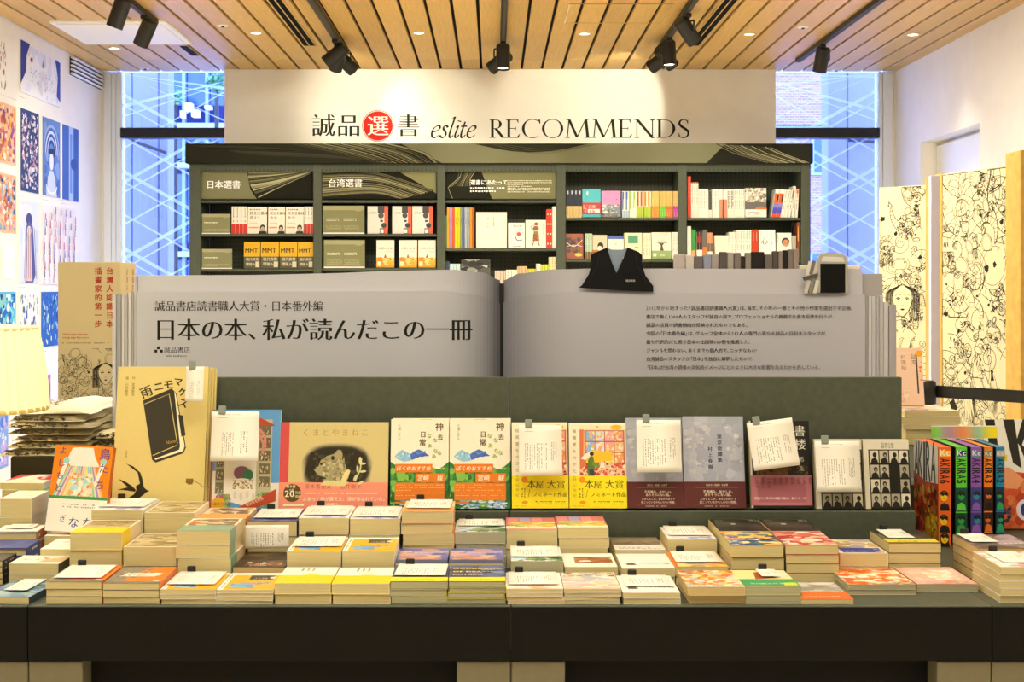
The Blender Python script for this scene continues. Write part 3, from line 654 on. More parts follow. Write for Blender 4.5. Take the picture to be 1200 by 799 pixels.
def s2(p, w_, h_):
    p.rect(0, 0, w_, h_, '1f1f16'); p.poly([(w_*.66, h_), (w_, h_), (w_, h_*.2)], '85845f')
    fanrect(p, w_, h_, lambda t: [(0, h_*(.98-.9*t)), (w_*(.45), h_*(.95-.75*t)), (w_*(.98-.3*t), h_*(.3-.3*t))], 30, 6, ['6a684f', '8e8c6a', '3d3c2c', '14140e', 'a09d78'])
    p.text('台湾選書', w_*.05, h_*.45, .058, 'ffffff', tx=-.02, ty=-.005)
def s3(p, w_, h_):
    p.rect(0, 0, w_, h_, '7d7c5a'); p.poly([(0, h_), (w_*.32, h_), (w_*.42, 0), (0, 0)], '22221a')
    fanrect(p, w_, h_, lambda t: [(w_*(.12+.15*t), h_*1.0), (w_*(.10+.12*t), h_*.7), (w_*(.02+.2*t), h_*.45)], 14, 8, ['b5b08c', '6a6648', '3b392b'])
    p.stroke([(w_*.06, h_*.02), (w_*.02, h_*.4), (w_*.13, h_*.8)], .004, 'a8a480')
    p.text('選書にあたって', w_*.22, h_*.52, .036, 'ffffff', tx=-.02, ty=-.01); p.dashes(w_*.22, h_*.22, w_*.52, h_*.45, 2, 'ffffff', 3, .95, False, .5)
    p.dashes(w_*.56, h_*.22, w_*.95, h_*.68, 7, 'e9e7d4', 4, .95, False, .5)
shelf_sign(0, 'olive header sign reading 日本選書 in the leftmost shelf bay', s1)
shelf_sign(1, 'dark header sign reading 台湾選書 in the second shelf bay', s2)
shelf_sign(2, 'olive header sign reading 選書にあたって in the middle shelf bay', s3)

# ================================================================ WALL ART, LEFT WALL
def wd(px): return -WL*FPX/(VX-px)
def poster(pa, pb, yt, yb, draw, lab, cap=True, th=.008, name='art_print'):
    D0, D1 = wd(pa), wd(pb); zt, zb = Z(yt, D0), Z(yb, D0); w_, h_ = D1-D0, zt-zb
    o = empty(name, (WL, D0, zb), label=lab, cat='poster')
    MB().box(.001, th, 0, w_, 0, h_, 'f2f0ea').build('board', 'matte', o)
    p = PR(8e-5); draw(p, w_, h_); p.build('picture', 'matte', o, fn=lambda v: (th+.0002+v[2], v[0], v[1]))
    if cap:
        c = empty('caption_card', (WL, D0, zb-.035), label='tiny white caption strip under the '+lab.split(',')[0], cat='caption')
        MB().box(.001, .003, .01, .12, 0, .014, 'faf8f2').build('card', 'card', c); pp = PR(8e-5); pp.dashes(.015, .003, .11, .011, 1, '777777', 3, .9, False); pp.build('print', 'card', c, fn=lambda v: (.0031+v[2], v[0], v[1]))
def fill(bgc, pal, n_, seed, size=.15, asp=1, extra=None):
    def f(p, w_, h_):
        p.rect(0, 0, w_, h_, bgc)
        if n_: p.blobs(w_*.04, h_*.04, w_*.96, h_*.96, pal, n_, seed, size, asp)
        if extra: extra(p, w_, h_)
    return f
def ex_group(p, w_, h_):
    p.poly([(0, h_*.15), (0, h_), (w_*.22, h_), (w_*.14, h_*.75), (w_*.13, h_*.45)], '3b3f8c'); p.poly([(w_*.86, h_*.95), (w_, h_*.93), (w_, h_*.1), (w_*.9, h_*.2), (w_*.93, h_*.6)], '3c53ac')
    p.blobs(w_*.2, h_*.2, w_*.85, h_*.55, ['7d90c8', 'a9b4da', '5a66a8', 'd8d4e0', 'eae6e6'], 60, 21, .1, .6); p.ell(w_*.25, h_*.7, w_*.03, h_*.05, 'b0473f'); p.poly([(w_*.5, h_*.65), (w_*.56, h_*.65), (w_*.53, h_*.82)], '8a8c9c')
def ex_arch(p, w_, h_):
    for k in range(6): p.stroke([(w_*(.5+(.42-.05*k)*math.cos(t)), h_*(.55+(.36-.04*k)*math.sin(t))) for t in [math.pi*j/14 for j in range(15)]], .02, ['8fa6d6', '4a65a8', 'c3cfe8', '3b5298', 'a9bbe0', '26387a'][k])
    p.poly([(w_*.2, 0), (w_*.3, h_*.25), (w_*.42, h_*.33), (w_*.58, h_*.33), (w_*.7, h_*.25), (w_*.8, 0)], 'c5cfe6'); p.ell(w_*.5, h_*.45, w_*.11, h_*.11, 'dbe1ef'); p.poly([(w_*.3, h_*.4), (w_*.35, h_*.62), (w_*.65, h_*.62), (w_*.72, h_*.45), (w_*.6, h_*.55), (w_*.4, h_*.55)], '22326c')
    p.stroke([(w_*(.5+.3*math.cos(t)), h_*(.14+.1*math.sin(t))) for t in [math.pi+math.pi*j/10 for j in range(11)]], .012, 'e6ebf6')
def ex_stripe(p, w_, h_): p.rect(w_*.4, 0, w_*.68, h_, 'a9bfe8'); p.rect(w_*.46, h_*.1, w_*.6, h_*.9, '6f90cf'); p.ell(w_*.7, h_*.5, w_*.2, h_*.08, '33549c')
def ex_girl(p, w_, h_):
    p.ell(w_*.5, h_*.78, w_*.16, h_*.08, '4a4a86'); p.poly([(w_*.3, 0), (w_*.38, h_*.5), (w_*.36, h_*.7), (w_*.5, h_*.76), (w_*.68, h_*.7), (w_*.82, h_*.1), (w_*.7, 0)], '5b5c9c')
    p.poly([(w_*.36, h_*.02), (w_*.4, h_*.45), (w_*.42, h_*.62), (w_*.58, h_*.62), (w_*.6, h_*.4), (w_*.66, h_*.02)], 'e3c0b8'); p.ell(w_*.5, h_*.64, w_*.1, h_*.06, 'ecd3c8')
    for k in range(7): p.stroke([(w_*(.33+.07*k), h_*.68), (w_*(.26+.1*k), h_*.05)], .006, '46487f')
def ex_small(p, w_, h_):
    r_ = random.Random(3)
    for i in range(11):
        for j in range(7):
            if r_.random() < .12: continue
            cx, cy = w_*(.08+.14*j+r_.uniform(-.02, .02)), h_*(.05+.088*i+r_.uniform(-.01, .01)); c_ = r_.choice(['b8475e', 'c4627a', '8a6f96', 'd09aa8', '6a6a88'])
            p.ell(cx, cy+.016, .008, .009, c_, 8); p.poly([(cx-.012, cy-.02), (cx+.012, cy-.022), (cx+.005, cy+.01), (cx-.005, cy+.01)], c_); p.stroke([(cx-.013, cy), (cx+.014, cy+.008)], .004, c_)
def ex_red(p, w_, h_): p.blobs(w_*.1, h_*.1, w_*.6, h_*.9, ['b07f88', 'd7b7b4', '5b4d66', 'eaded6'], 30, 5, .14, .5)
poster(-16, 18.5, 33, 104, fill('f3f0e8', [], 0, 1, extra=ex_red), 'pale print of a reddish figure, topmost at the left frame edge')
poster(22.5, 69, 46, 107, fill('eeedf0', ['dfe0ee', 'e8e4ea'], 14, 2, .3, extra=ex_group), 'wide print of crowded blue figures between dark curtains')
poster(-14, 17.5, 114, 187, fill('e8bd9c', ['c9607c', 'e6a463', 'f4e2cf', '8d4f86', 'f0c46a', 'b36a4d'], 80, 3, .12), 'orange and plum painting at left frame edge, second row')
poster(22.5, 44, 126, 223, fill('33477f', ['e8dfe4', 'c9b8cc', 'd8dcea', '6a5f96', 'b98ea6'], 90, 4, .08), 'navy print with a mass of pale masks, second row')
poster(48, 69, 136, 228, fill('5f7fc0', ['4a68ae', '7f9ad0'], 12, 5, .25, extra=ex_arch), 'blue print of figure beneath an arch, second row')
poster(71.5, 90.5, 145, 233, fill('3d5fae', [], 0, 6, extra=ex_stripe), 'plain deep blue print with a pale upright stripe')
poster(-14, 17.5, 199, 270, fill('e9b795', ['c96a52', '7fb2cf', 'f2e3d2', 'd88a55', '55698f', 'e0a0a8'], 90, 7, .1), 'busy coral and sky blue illustration at left frame edge')
poster(20.5, 44, 234, 331, fill('d3dcf0', ['c6d2ec', 'dfe5f4'], 10, 8, .4, extra=ex_girl), 'print of a long dark haired figure on pale blue')
poster(46.5, 87, 238, 333, fill('efe7e0', [], 0, 9, extra=ex_small), 'cream print covered with rows of tiny red figures')
poster(-16, 17, 342, 415, fill('58b4dc', ['2b6fc0', 'a8e0ee', '1c4a94', '8ed0d8', 'e0f4f6'], 70, 10, .14), 'turquoise painting behind the lampshade')
poster(20.5, 44, 342, 430, fill('e9ebea', ['3f56a4', 'b9cdb0', '8094c4', 'dfe4da', '5468ae'], 46, 11, .12, .6), 'white print with scattered navy shapes, bottom row')
poster(46.5, 87, 342, 407, fill('2f64b8', ['4f8ed2', '98c8e0', '1f4690', 'd6e6d8'], 60, 12, .1, .5), 'deep blue painting with pale streaks, bottom row')
poster(36, 57.8, 443, 520, fill('b46ac4', ['d79ae0', '7c56b8', 'e8c4ea'], 30, 13, .14, .5), 'small violet print low on the left wall')
poster(-30, 8, 478, 560, fill('7fa2e8', ['b8a8e0', '5a7ad8', 'd8e0f4'], 30, 14, .2), 'low blue and lilac print at left frame edge')
poster(2.5, 14.5, 289, 326, fill('fbfaf5', [], 0, 15, extra=lambda p, w_, h_: p.dashes(w_*.15, h_*.25, w_*.85, h_*.75, 9, '9a9a94', 2, .9, False, .3)), 'small white text card among the prints', cap=False, name='text_card')
# ================================================================ DISPLAY TABLES
TZ = .784; TY = 2.544; SEAM = [-1.79, -.868, .033, .930, 1.83]
where = ['at the left frame edge', 'left of centre', 'right of centre', 'at the right frame edge']
M['apron'] = mat_col('shaded_laminate', '0e0d09', .6, .2, .12, 50)  # the table's green laminate, with the shade on its front put into the colour
for i in range(4):
    a, c = SEAM[i], SEAM[i+1]; dp = 1.15 if i in (1, 2) else 1.0
    o = empty('display_table', ((a+c)/2, TY, 0), label='dark green display table with shaded front apron and pale legs, '+where[i], cat='table', group='display tables'); hw = (c-a)/2-.001
    MB().bbox(-hw, hw, .0, dp, TZ-.003, TZ, 'ffffff', .001).build('tabletop', 'table', o)
    MB().bbox(-hw, hw, .0005, .02, .681, TZ-.0032, 'ffffff', .001).build('apron', 'apron', o)
    for sx, sg_ in ((-1, 1), (1, -1)):
        for y0_ in (.004, dp-.11): MB().bbox(min(sx*hw, sx*(hw-.1)), max(sx*hw, sx*(hw-.1)), y0_, y0_+.1, 0, .679, 'ffffff', .002).build('leg', 'plinth', o)
    MB().box(-hw+.101, hw-.101, .06, .08, .02, TZ-.021).build('recessed_panel', 'apron', o)
RX = [-.868, .036, .945]; LZ = .877; LY = 3.05
for i in range(2):
    a, c = RX[i], RX[i+1]; o = empty('display_riser', ((a+c)/2, LY, TZ), label='dark green riser ledge with tall backboard, '+('left' if i == 0 else 'right')+' of two', cat='display stand', group='riser ledges'); hw = (c-a)/2-.0012
    MB().bbox(-hw, hw, 0, .125, 0, LZ-TZ, 'ffffff', .0015).build('ledge', 'table', o)
    MB().bbox(-hw, hw, .103, .125, LZ-TZ+.0005, Z(442, LY+.103)-TZ, 'ffffff', .0015).build('backboard', 'table', o)
# plinth behind that carries the big open book
o = tag(MB().bbox(-.868, X(1052, 3.5)+.01, 3.30, 3.68, TZ+.001, .90, 'ffffff', .002).build('display_plinth', 'table'), 'low dark plinth on the tables under the giant open book', 'plinth')

# ================================================================ GIANT OPEN BOOK BOARD
BD = 3.5; bk = empty('giant_open_book', (X(588, BD), BD, .90), label='giant grey open book display board with black Japanese text', cat='display board'); ox = bk.location.x
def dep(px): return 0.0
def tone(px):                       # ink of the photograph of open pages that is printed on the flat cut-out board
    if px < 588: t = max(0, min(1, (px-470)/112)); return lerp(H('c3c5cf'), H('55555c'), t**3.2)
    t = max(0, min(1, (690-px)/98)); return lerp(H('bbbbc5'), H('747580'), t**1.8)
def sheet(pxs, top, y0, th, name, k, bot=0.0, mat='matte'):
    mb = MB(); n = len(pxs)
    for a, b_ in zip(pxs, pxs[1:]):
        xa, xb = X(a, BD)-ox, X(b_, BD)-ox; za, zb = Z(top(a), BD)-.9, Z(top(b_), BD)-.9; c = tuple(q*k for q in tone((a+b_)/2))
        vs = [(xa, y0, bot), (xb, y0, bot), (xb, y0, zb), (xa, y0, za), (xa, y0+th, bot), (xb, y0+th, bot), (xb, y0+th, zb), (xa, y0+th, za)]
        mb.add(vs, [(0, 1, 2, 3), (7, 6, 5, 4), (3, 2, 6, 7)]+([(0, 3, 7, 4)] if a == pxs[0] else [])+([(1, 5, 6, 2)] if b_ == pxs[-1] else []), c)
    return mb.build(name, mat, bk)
def lin(tab):
    def f(px):
        for (a, b_), (c, d) in zip(tab, tab[1:]):
            if px <= c: t = max(0, (px-a)/(c-a)); t = t*t*(3-2*t); return b_+(d-b_)*t
        return tab[-1][1]
    return f
PG = 'b9b7b8'
lp = [160, 200, 300, 400, 450]+list(range(470, 584, 4))+[586]
rp_ = [590, 593, 597]+list(range(600, 700, 4))+[720, 800, 900, 1010, 1012]
M['pagebd'] = mat_attr('printed_board', .75, .2, .02)
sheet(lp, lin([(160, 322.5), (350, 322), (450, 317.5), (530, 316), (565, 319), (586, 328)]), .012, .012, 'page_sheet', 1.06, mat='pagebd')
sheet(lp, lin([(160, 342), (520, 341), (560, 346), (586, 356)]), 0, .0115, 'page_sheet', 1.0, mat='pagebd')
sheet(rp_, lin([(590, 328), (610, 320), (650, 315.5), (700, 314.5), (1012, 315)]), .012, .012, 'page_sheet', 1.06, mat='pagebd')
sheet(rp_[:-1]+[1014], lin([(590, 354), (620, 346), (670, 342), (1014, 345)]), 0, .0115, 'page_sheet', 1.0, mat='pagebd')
MB().box(-.006, .006, .004, .02, 0, Z(332, BD)-.9, '2a2a2c').build('gutter', 'matte', bk)
cols = ['c4c4ca', 'a2a2a8', 'cdccd0', 'b4b3b8', 'd2d1d4', 'a9a8ae', 'bfbec4']
for i, (a, c, t) in enumerate(((131, 135.5, 345), (136, 141, 344), (141.5, 145, 345), (145.5, 149, 345), (149.5, 152.5, 344), (153, 156, 341), (156.5, 159.6, 323))):
    MB().bbox(X(a, BD)-ox, X(c, BD)-ox, .004+.0016*(i % 3), .022, 0, Z(t, BD)-.9, cols[i], .001).build('page_edge', 'pagebd', bk)
for i, (a, c, t) in enumerate(((1014.5, 1018, 345), (1018.5, 1022, 347), (1022.5, 1027, 347), (1027.5, 1031, 346), (1031.5, 1036, 346), (1036.5, 1042, 354), (1042.5, 1051, 357))):
    MB().bbox(X(a, BD)-ox, X(c, BD)-ox, .004+.0016*(i % 3), .022, 0, Z(t, BD)-.9, cols[(i*3+1) % 7], .001).build('page_edge', 'pagebd', bk)
MB().bbox(X(1012, BD)-ox, X(1037.5, BD)-ox, .024, .032, 0, Z(320.5, BD)-.9, 'a9a6a8', .001).build('page_sheet', 'pagebd', bk)
MB().bbox(X(985, BD)-ox, X(1012, BD)-ox, .026, .034, 0, Z(316, BD)-.9, 'aba9ab', .001).build('page_sheet', 'pagebd', bk)
# printed closed books standing along the top right edge
rr = random.Random(4)
for i, (a, c, t) in enumerate(((790, 803, 298), (803.3, 813, 298.5), (813.3, 824, 300), (824.3, 833, 298), (833.3, 842.5, 297.5), (843, 852, 295), (852.3, 860, 295.5), (860.3, 868, 296), (868.3, 873, 300), (873.3, 880, 296), (880.3, 896, 295), (896.3, 905, 298), (905.3, 912, 294), (912.3, 917, 294), (917.3, 923, 293), (923.3, 929, 292), (929.3, 936, 291.5))):
    MB().bbox(X(a, BD+.03)-ox, X(c, BD+.03)-ox, .03-.004*(i % 2), .045, 0, Z(t, BD+.03)-.9, ['b8b0ad', 'c6c0bd', '6f6a6c', '8f96ad', 'a39b98', '5d5654', 'aaa19c', '7d7370', '38332f', '8e8782', '2b2726', '6f6763', '59524e', '8a827d', '2f2a28', '7d746f', '958b85'][i], .002).build('closed_book', 'matte', bk)
MB().bbox(X(936, BD+.04)-ox, X(1008, BD+.04)-ox, .036, .05, 0, Z(310.5, BD+.04)-.9, 'e7e1cd', .002).build('closed_book', 'matte', bk)
# black waistcoat cut-out
def bl_(px, py, D=BD): return (X(px, D)-ox, Z(py, D)-.9)
vest = [(678, 337), (682, 334), (690, 321), (693, 310), (692, 299), (697, 296), (711, 290), (716, 306), (722, 320), (729, 306), (735, 290), (748, 295), (752, 299), (752, 311), (756, 323), (765, 335), (765, 342), (720, 340)]
v_ = MB().prism([bl_(*q) for q in vest], -.010, -.003, '17171a').build('waistcoat', 'matte', bk)
MB().prism([bl_(*q) for q in [(711, 290.5), (722, 321), (735, 290.5), (729, 292.5), (717, 292.5)]], -.0025, .0, '8c9bb2').build('shirt', 'matte', v_)
p = PR(); p.text('誠品書店', X(733, BD)-ox, Z(329.8, BD)-.9, .006, 'e8e4dc'); p.stroke([bl_(690, 331), bl_(700, 310), bl_(702, 296)], .0012, '2e2e33'); p.stroke([bl_(757, 331), bl_(746, 310), bl_(744, 296)], .0012, '2e2e33')
p.build('lettering', 'matte', v_, fn=lambda v: (v[0], -.0102-v[2], v[1]))
# grey book cart cut-out
q = [(957, 343), (957, 303), (960, 298), (966, 296), (984, 296.5), (990, 300), (992, 306), (992, 343)]
c_ = MB().prism([bl_(*k) for k in q], -.012, -.003, 'b3b1ac').build('book_cart', 'matte', bk)
MB().prism([bl_(*k) for k in [(960, 343), (960, 309), (989, 309), (989, 343)]], -.0135, -.0122, '141413').build('cart_panel', 'matte', c_)
MB().prism([bl_(*k) for k in [(961, 306.5), (963, 300.5), (986, 301.5), (988, 307)]], -.0135, -.0122, 'dedcd6').build('cart_shelf', 'matte', c_)
for i, (a, b_, hh) in enumerate(((943, 306, 16), (947, 305, 16), (951, 306, 17), (941, 328, 15), (946, 327, 16), (951, 328, 15))):
    MB().prism([bl_(a, b_+hh), bl_(a+4, b_), bl_(a+8, b_+1), bl_(a+4, b_+hh+1)], -.010-.0006*i, -.0045, ['d9d6cf', '77746e', 'c2bfb8', 'c9c6be', '8a8680', 'dad7d0'][i]).build('cart_book', 'matte', c_)
MB().prism([bl_(939, 325), bl_(957, 320), bl_(957, 324), bl_(941, 329)], -.0142, -.0125, '55534e').build('cart_rail', 'matte', c_)
# lettering follows the page surface
def pfn(v):
    px = VX+(v[0]+ox)/BD*FPX; return (v[0], dep(px)-v[2]-.0003, v[1])
tk = dict(res=3, tx=-.022, ty=.016)
p = PR(); S5 = BD/FPX
x0, z0 = bl_(181, 363.3); x = x0
for ch in '誠品書店読書職人大賞・日本番外編': p.text(ch, x, z0, 12.7*S5, '33322e', res=2, tx=-.014, ty=.010); x += 12.38*S5
p.build('lettering', 'matte', bk, fn=pfn)
p = PR(); x0, z0 = bl_(180, 396.5); x = x0
for ch in '日本の本、私が読んだこの一冊': p.text(ch, x, z0, 28.0*S5, '26251f', **tk); x += {'、': 17.5}.get(ch, 27.4)*S5
p.build('lettering', 'matte', bk, fn=pfn)
p = PR(); x0, z0 = bl_(192, 412.8); p.text('誠品書店', x0, z0, 7.8*S5, '2d2c28', ty=.012); 
for a, b_ in ((181, 413), (187.5, 413), (184, 409.2)): xa, za = bl_(a, b_); p.rect(xa, za, xa+3.3*S5, za+3.3*S5, '26251f')
p.text('eslite bookstore', bl_(194, 418)[0], bl_(194, 418)[1], 3.4*S5, '33322e', shear=.2, tx=-.01); p.build('lettering', 'matte', bk, fn=pfn)
p = PR(); lines = ['2012年から始まった「誠品書店読書職人大賞」は、毎年、その年の一冊とその他の作家を選出する企画。', '書店で働く1300人のスタッフが独自の目で、プロフェッショナルな推薦文を書き投票を行うが、', '誠品の店員の読書傾向が反映されたものでもある。',
 '今回の「日本番外編」は、グループ全体から212人の専門の異なる誠品の目利きスタッフが、', '最も代表的だと思う日本の出版物163冊を推薦した。', 'ジャンルを問わない、あくまでも個人的で、ニッチなもの!', '台湾誠品のスタッフが「日本」を独自に解釈したもので、', '「日本」が台湾の読者の文化的イメージにどのように大きな影響を与えたかを表している。']
ends = [1000, 978, 877, 970, 880, 888, 884, 962]
for i, (s_, e_) in enumerate(zip(lines, ends)):
    x0, z0 = bl_(757, 363.2+9.86*i); wd_ = sum(.55 if ord(c) < 128 else (.6 if c in '、。「」' else 1) for c in s_); sz = (e_-757)*S5/wd_; x = x0
    for ch in s_:
        p.text(ch, x-(.35*sz if ch == '「' else 0), z0, min(sz*1.05, 5.9*S5), '3b3936', res=1, tx=-.006); x += sz*(.55 if ord(ch) < 128 else (.6 if ch in '、。「」' else 1))
p.build('lettering', 'matte', bk, fn=pfn)

# ================================================================ TAN PILLAR WITH RED TITLE
D = 3.9; o = empty('display_pillar', (X(104.5, D), D, 0), label='tan square display pillar with red vertical title and line drawing', cat='display stand'); x0 = o.location.x; hw = X(141, D)-x0; zt = Z(307, D)
MB().bbox(-hw, hw, 0, .172, 0, zt, 'c9b98f', .001).build('column', 'matte', o)
RED = 'b0402c'
def cols_txt(p, u, v0, s_, sz, col, **k): p.text(s_, u, v0, sz, col, vert=True, **k)
p = PR(); S4 = D/FPX; uu = lambda px: X(px, D)-x0
cols_txt(p, uu(128.7), Z(313, D), '台灣人認識日本', 8.8*S4, RED, sp=1.55*S4, tx=-.02, ty=-.02)
cols_txt(p, uu(115.2), Z(313, D), '插畫家的第一步', 8.8*S4, RED, sp=1.55*S4, tx=-.02, ty=-.02)
p.text('Taiwan meets Japanese', uu(73), Z(392.3, D), 2.9*S4, RED, tx=-.02, ty=-.02); p.text('cutting edge illustrators', uu(73), Z(396.3, D), 2.9*S4, RED, tx=-.02, ty=-.02)
p.dashes(uu(73), Z(403, D), uu(128), Z(400.6, D), 1, '6e5f45', 5, .9, False); p.build('lettering', 'matte', o, fn=F0)
p = PR(2e-6); ya, yb = Z(408.5, D), Z(520, D); p.rect(-hw+.001, yb, hw-.001, ya, 'c6b78f'); lineart(p, -hw+.001, yb, hw-.001, ya, 150, 12, w=.0011, sc=.55, fillc='c6b78f')
face_art(p, uu(124), Z(438, D), .052, 'cdbf98', w=.0012); p.build('line_drawing', 'matte', o, fn=F0)
p = PR(); q = lambda yy: (yy, )
p.text('台灣人認識日本', .172*.42, Z(314, D), 8.0*S4, RED, vert=True, sx=1.0, sp=1.5*S4); p.text('插畫家的第一步', .172*.78, Z(314, D), 8.0*S4, RED, vert=True, sp=1.5*S4)
p.build('lettering', 'matte', o, fn=lambda v: (hw+.0004+v[2], v[0], v[1]))

# ================================================================ RIGHT: FRAMED LINE DRAWING PANELS
def art_panel(pa, Da, pb, Db, ytop_b, lab, seed, face=None, post=None):
    A = Vector((X(pa, Da), Da, 0)); B = Vector((X(pb, Db), Db, 0)); L = (B-A).length; ang = math.atan2(B.y-A.y, B.x-A.x); h_ = Z(ytop_b, Db)
    o = empty('framed_drawing', A, (0, 0, ang), label=lab, cat='display board')
    MB().bbox(0, L, .002, .03, 0, h_, 'c6bd9c', .001).build('board', 'matte', o)
    p = PR(2e-6); 
    lineart(p, .004, .6, L-.004, h_-.006, 90, seed, w=.0030, sc=1.3, fillc='c6bd9c')
    rq = random.Random(seed+9); hh = h_-.62
    for k in range(9):
        cx = L*(.5+.38*math.sin(k*1.9+seed)); cz = .62+hh*(k+.5)/9; r_ = L*rq.uniform(.2, .32)
        lineart(p, max(.004, cx-r_), cz-r_, min(L-.004, cx+r_), min(h_-.006, cz+r_), 24, seed*3+k, w=.0026, sc=1.1, fillc='c6bd9c')
    if face: face_art(p, L*face[0], face[1], L*face[2], 'c6bd9c', w=.0022)
    p.build('line_drawing', 'matte', o, fn=lambda v: (v[0], .002-v[2], v[1])); return o, L, h_
a1, L1, h1 = art_panel(1030, 6.95, 1086, 6.75, 216.5, 'cream board with tangled pen drawing, farther and narrower of two', 31, face=(.50, Z(352, 6.85), .5))
a2, L2, h2 = art_panel(1104, 6.05, 1186, 5.6, 193.5, 'cream board with tangled pen drawing beside the ochre post', 57)
p = PR(3e-5)
def hand(p, x, y, s, rot, col='23201c', bgc='c6bd9c', w=.0022):
    c, d = math.cos(rot), math.sin(rot); T = lambda a, b_: (x+(a*c-b_*d)*s, y+(a*d+b_*c)*s)
    pts = [(-.3, .8), (-.32, .1), (-.5, -.2), (-.62, -.55), (-.52, -.6), (-.38, -.3), (-.34, -.5), (-.38, -1.05), (-.28, -1.08), (-.18, -.5), (-.12, -1.2), (-.02, -1.22), (.0, -.52), (.1, -1.1), (.2, -1.08), (.17, -.45), (.32, -.85), (.4, -.8), (.3, -.1), (.25, .8)]
    p.poly([T(*q) for q in pts], bgc); p.stroke([T(*q) for q in pts], w, col)
    for k in (-.3, -.08, .12): p.stroke([T(k, -.45), T(k, -.05)], w*.7, col)
hand(p, L2*.42, Z(470, 5.8), .085, .1); hand(p, L2*.72, Z(462, 5.8), .06, .3)
p.build('hand_drawing', 'matte', a2, fn=lambda v: (v[0], -.009-v[2], v[1]))
p = PR(3e-5); hand(p, L1*.55, Z(412, 6.85), .08, -.3); p.build('hand_drawing', 'matte', a1, fn=lambda v: (v[0], -.009-v[2], v[1]))
D = 6.1; mb = tag(MB().bbox(X(1087.5, 6.7), X(1093.5, 6.7), 6.5, 6.74, 0, Z(205, 6.6), 'd2ab5c', .002).build('wood_post', 'wood_edge'), 'slim ochre plywood edge post between the two pen drawing boards', 'post')
tag(MB().bbox(X(1093.5, D+.05), X(1104, D+.05), D+.08, D+.11, 0, Z(204, D), 'c3bcd0', .001).build('return_panel', 'matte'), 'narrow pale lilac return panel left of the nearer drawing board', 'panel')
tag(MB().bbox(X(1187, 5.5), X(1216, 5.5), 5.42, 5.58, 0, Z(178, 5.5), 'd2ab5c', .003).build('wood_post', 'wood_edge'), 'wide ochre plywood post at the right frame edge', 'post')

# ================================================================ STANCHION
D = 5.0; zc = Z(458.5, D); o = empty('barrier_post', (X(1087, D), D, 0), label='black retractable belt barrier post behind the book display', cat='barrier'); 
MB().tube((0, 0, .0), (0, 0, zc+.02), .022, None, 20).build('pole', 'dark', o); MB().lathe([(.0005, .0), (.16, .0), (.16, .012), (.03, .03), (.0005, .03)], 28).build('base', 'dark', o)
MB().lathe([(.0005, zc-.045), (.03, zc-.045), (.03, zc+.032), (.022, zc+.04), (.0005, zc+.04)], 20).build('head', 'dark', o)
mb = MB(); x1, y1 = X(1290, 4.55)-X(1087, D), -.45
mb.add([(.03, 0, zc-.022), (x1, y1, zc-.022), (x1, y1, zc+.022), (.03, 0, zc+.022), (.03, .003, zc-.022), (x1, y1+.003, zc-.022), (x1, y1+.003, zc+.022), (.03, .003, zc+.022)], [(0, 1, 2, 3), (7, 6, 5, 4), (0, 4, 5, 1), (3, 2, 6, 7)], '161512')
mb.build('belt', 'dark', o)

# ================================================================ LAMP, SHIRTS
lc = (X(-40, 3.115), 3.115); z0, z1 = Z(480, 3.115), Z(384, 3.115)
o = empty('table_lamp', (lc[0], lc[1], TZ), label='table lamp with pale yellow pleated shade at the left frame edge', cat='lamp')
m, n, b = nodes('pleated_shade', .9, .1); b.inputs['Base Color'].default_value = (*H('f8efc4'), 1); b.inputs['Emission Color'].default_value = (*H('f8eaae'), 1); b.inputs['Emission Strength'].default_value = .3; b.inputs['Subsurface Weight'].default_value = 0; M['shade'] = m
mb = MB(); n_ = 176; prof = [(.179, z0-TZ), (.175, z0-TZ+.06), (.166, z0-TZ+.13), (.155, z1-TZ)]
vs = []
for r_, z in prof:
    for i in range(n_):
        t = 2*math.pi*i/n_; k = 1+.05*(abs(((i % 4)/4.0)-.5)*2-.5); vs.append((r_*k*math.cos(t), r_*k*math.sin(t), z))
mb.add(vs, [(k*n_+i, k*n_+(i+1) % n_, (k+1)*n_+(i+1) % n_, (k+1)*n_+i) for k in range(3) for i in range(n_)], 'f6e6a0'); mb.build('lamp_shade', 'shade', o)
MB().lathe([(.1805, z0-TZ-.002), (.183, z0-TZ+.002), (.180, z0-TZ+.008)], 48, 'e8d27a').build('lower_trim', 'matte', o); MB().lathe([(.154, z1-TZ-.006), (.159, z1-TZ-.002), (.156, z1-TZ+.003)], 48, 'f8f0cc').build('upper_trim', 'matte', o)
MB().lathe([(.0005, 0), (.06, 0), (.06, .012), (.02, .03), (.012, .06), (.012, z0-TZ+.10), (.0005, z0-TZ+.10)], 24, '8a7a50').build('stem', 'matte', o)
MB().lathe([(.0005, z0-TZ+.10), (.02, z0-TZ+.11), (.03, z0-TZ+.14), (.02, z0-TZ+.17), (.0005, z0-TZ+.175)], 16).build('bulb', 'lightdisc', o)
l = bpy.data.lights.new('bulb_light', 'POINT'); l.energy = 1.3; l.color = (1, .82, .5); l.shadow_soft_size = .04; lo = bpy.data.objects.new('bulb_light', l); COL.objects.link(lo); lo.parent = o; lo.location = (0, 0, z0-TZ+.08)
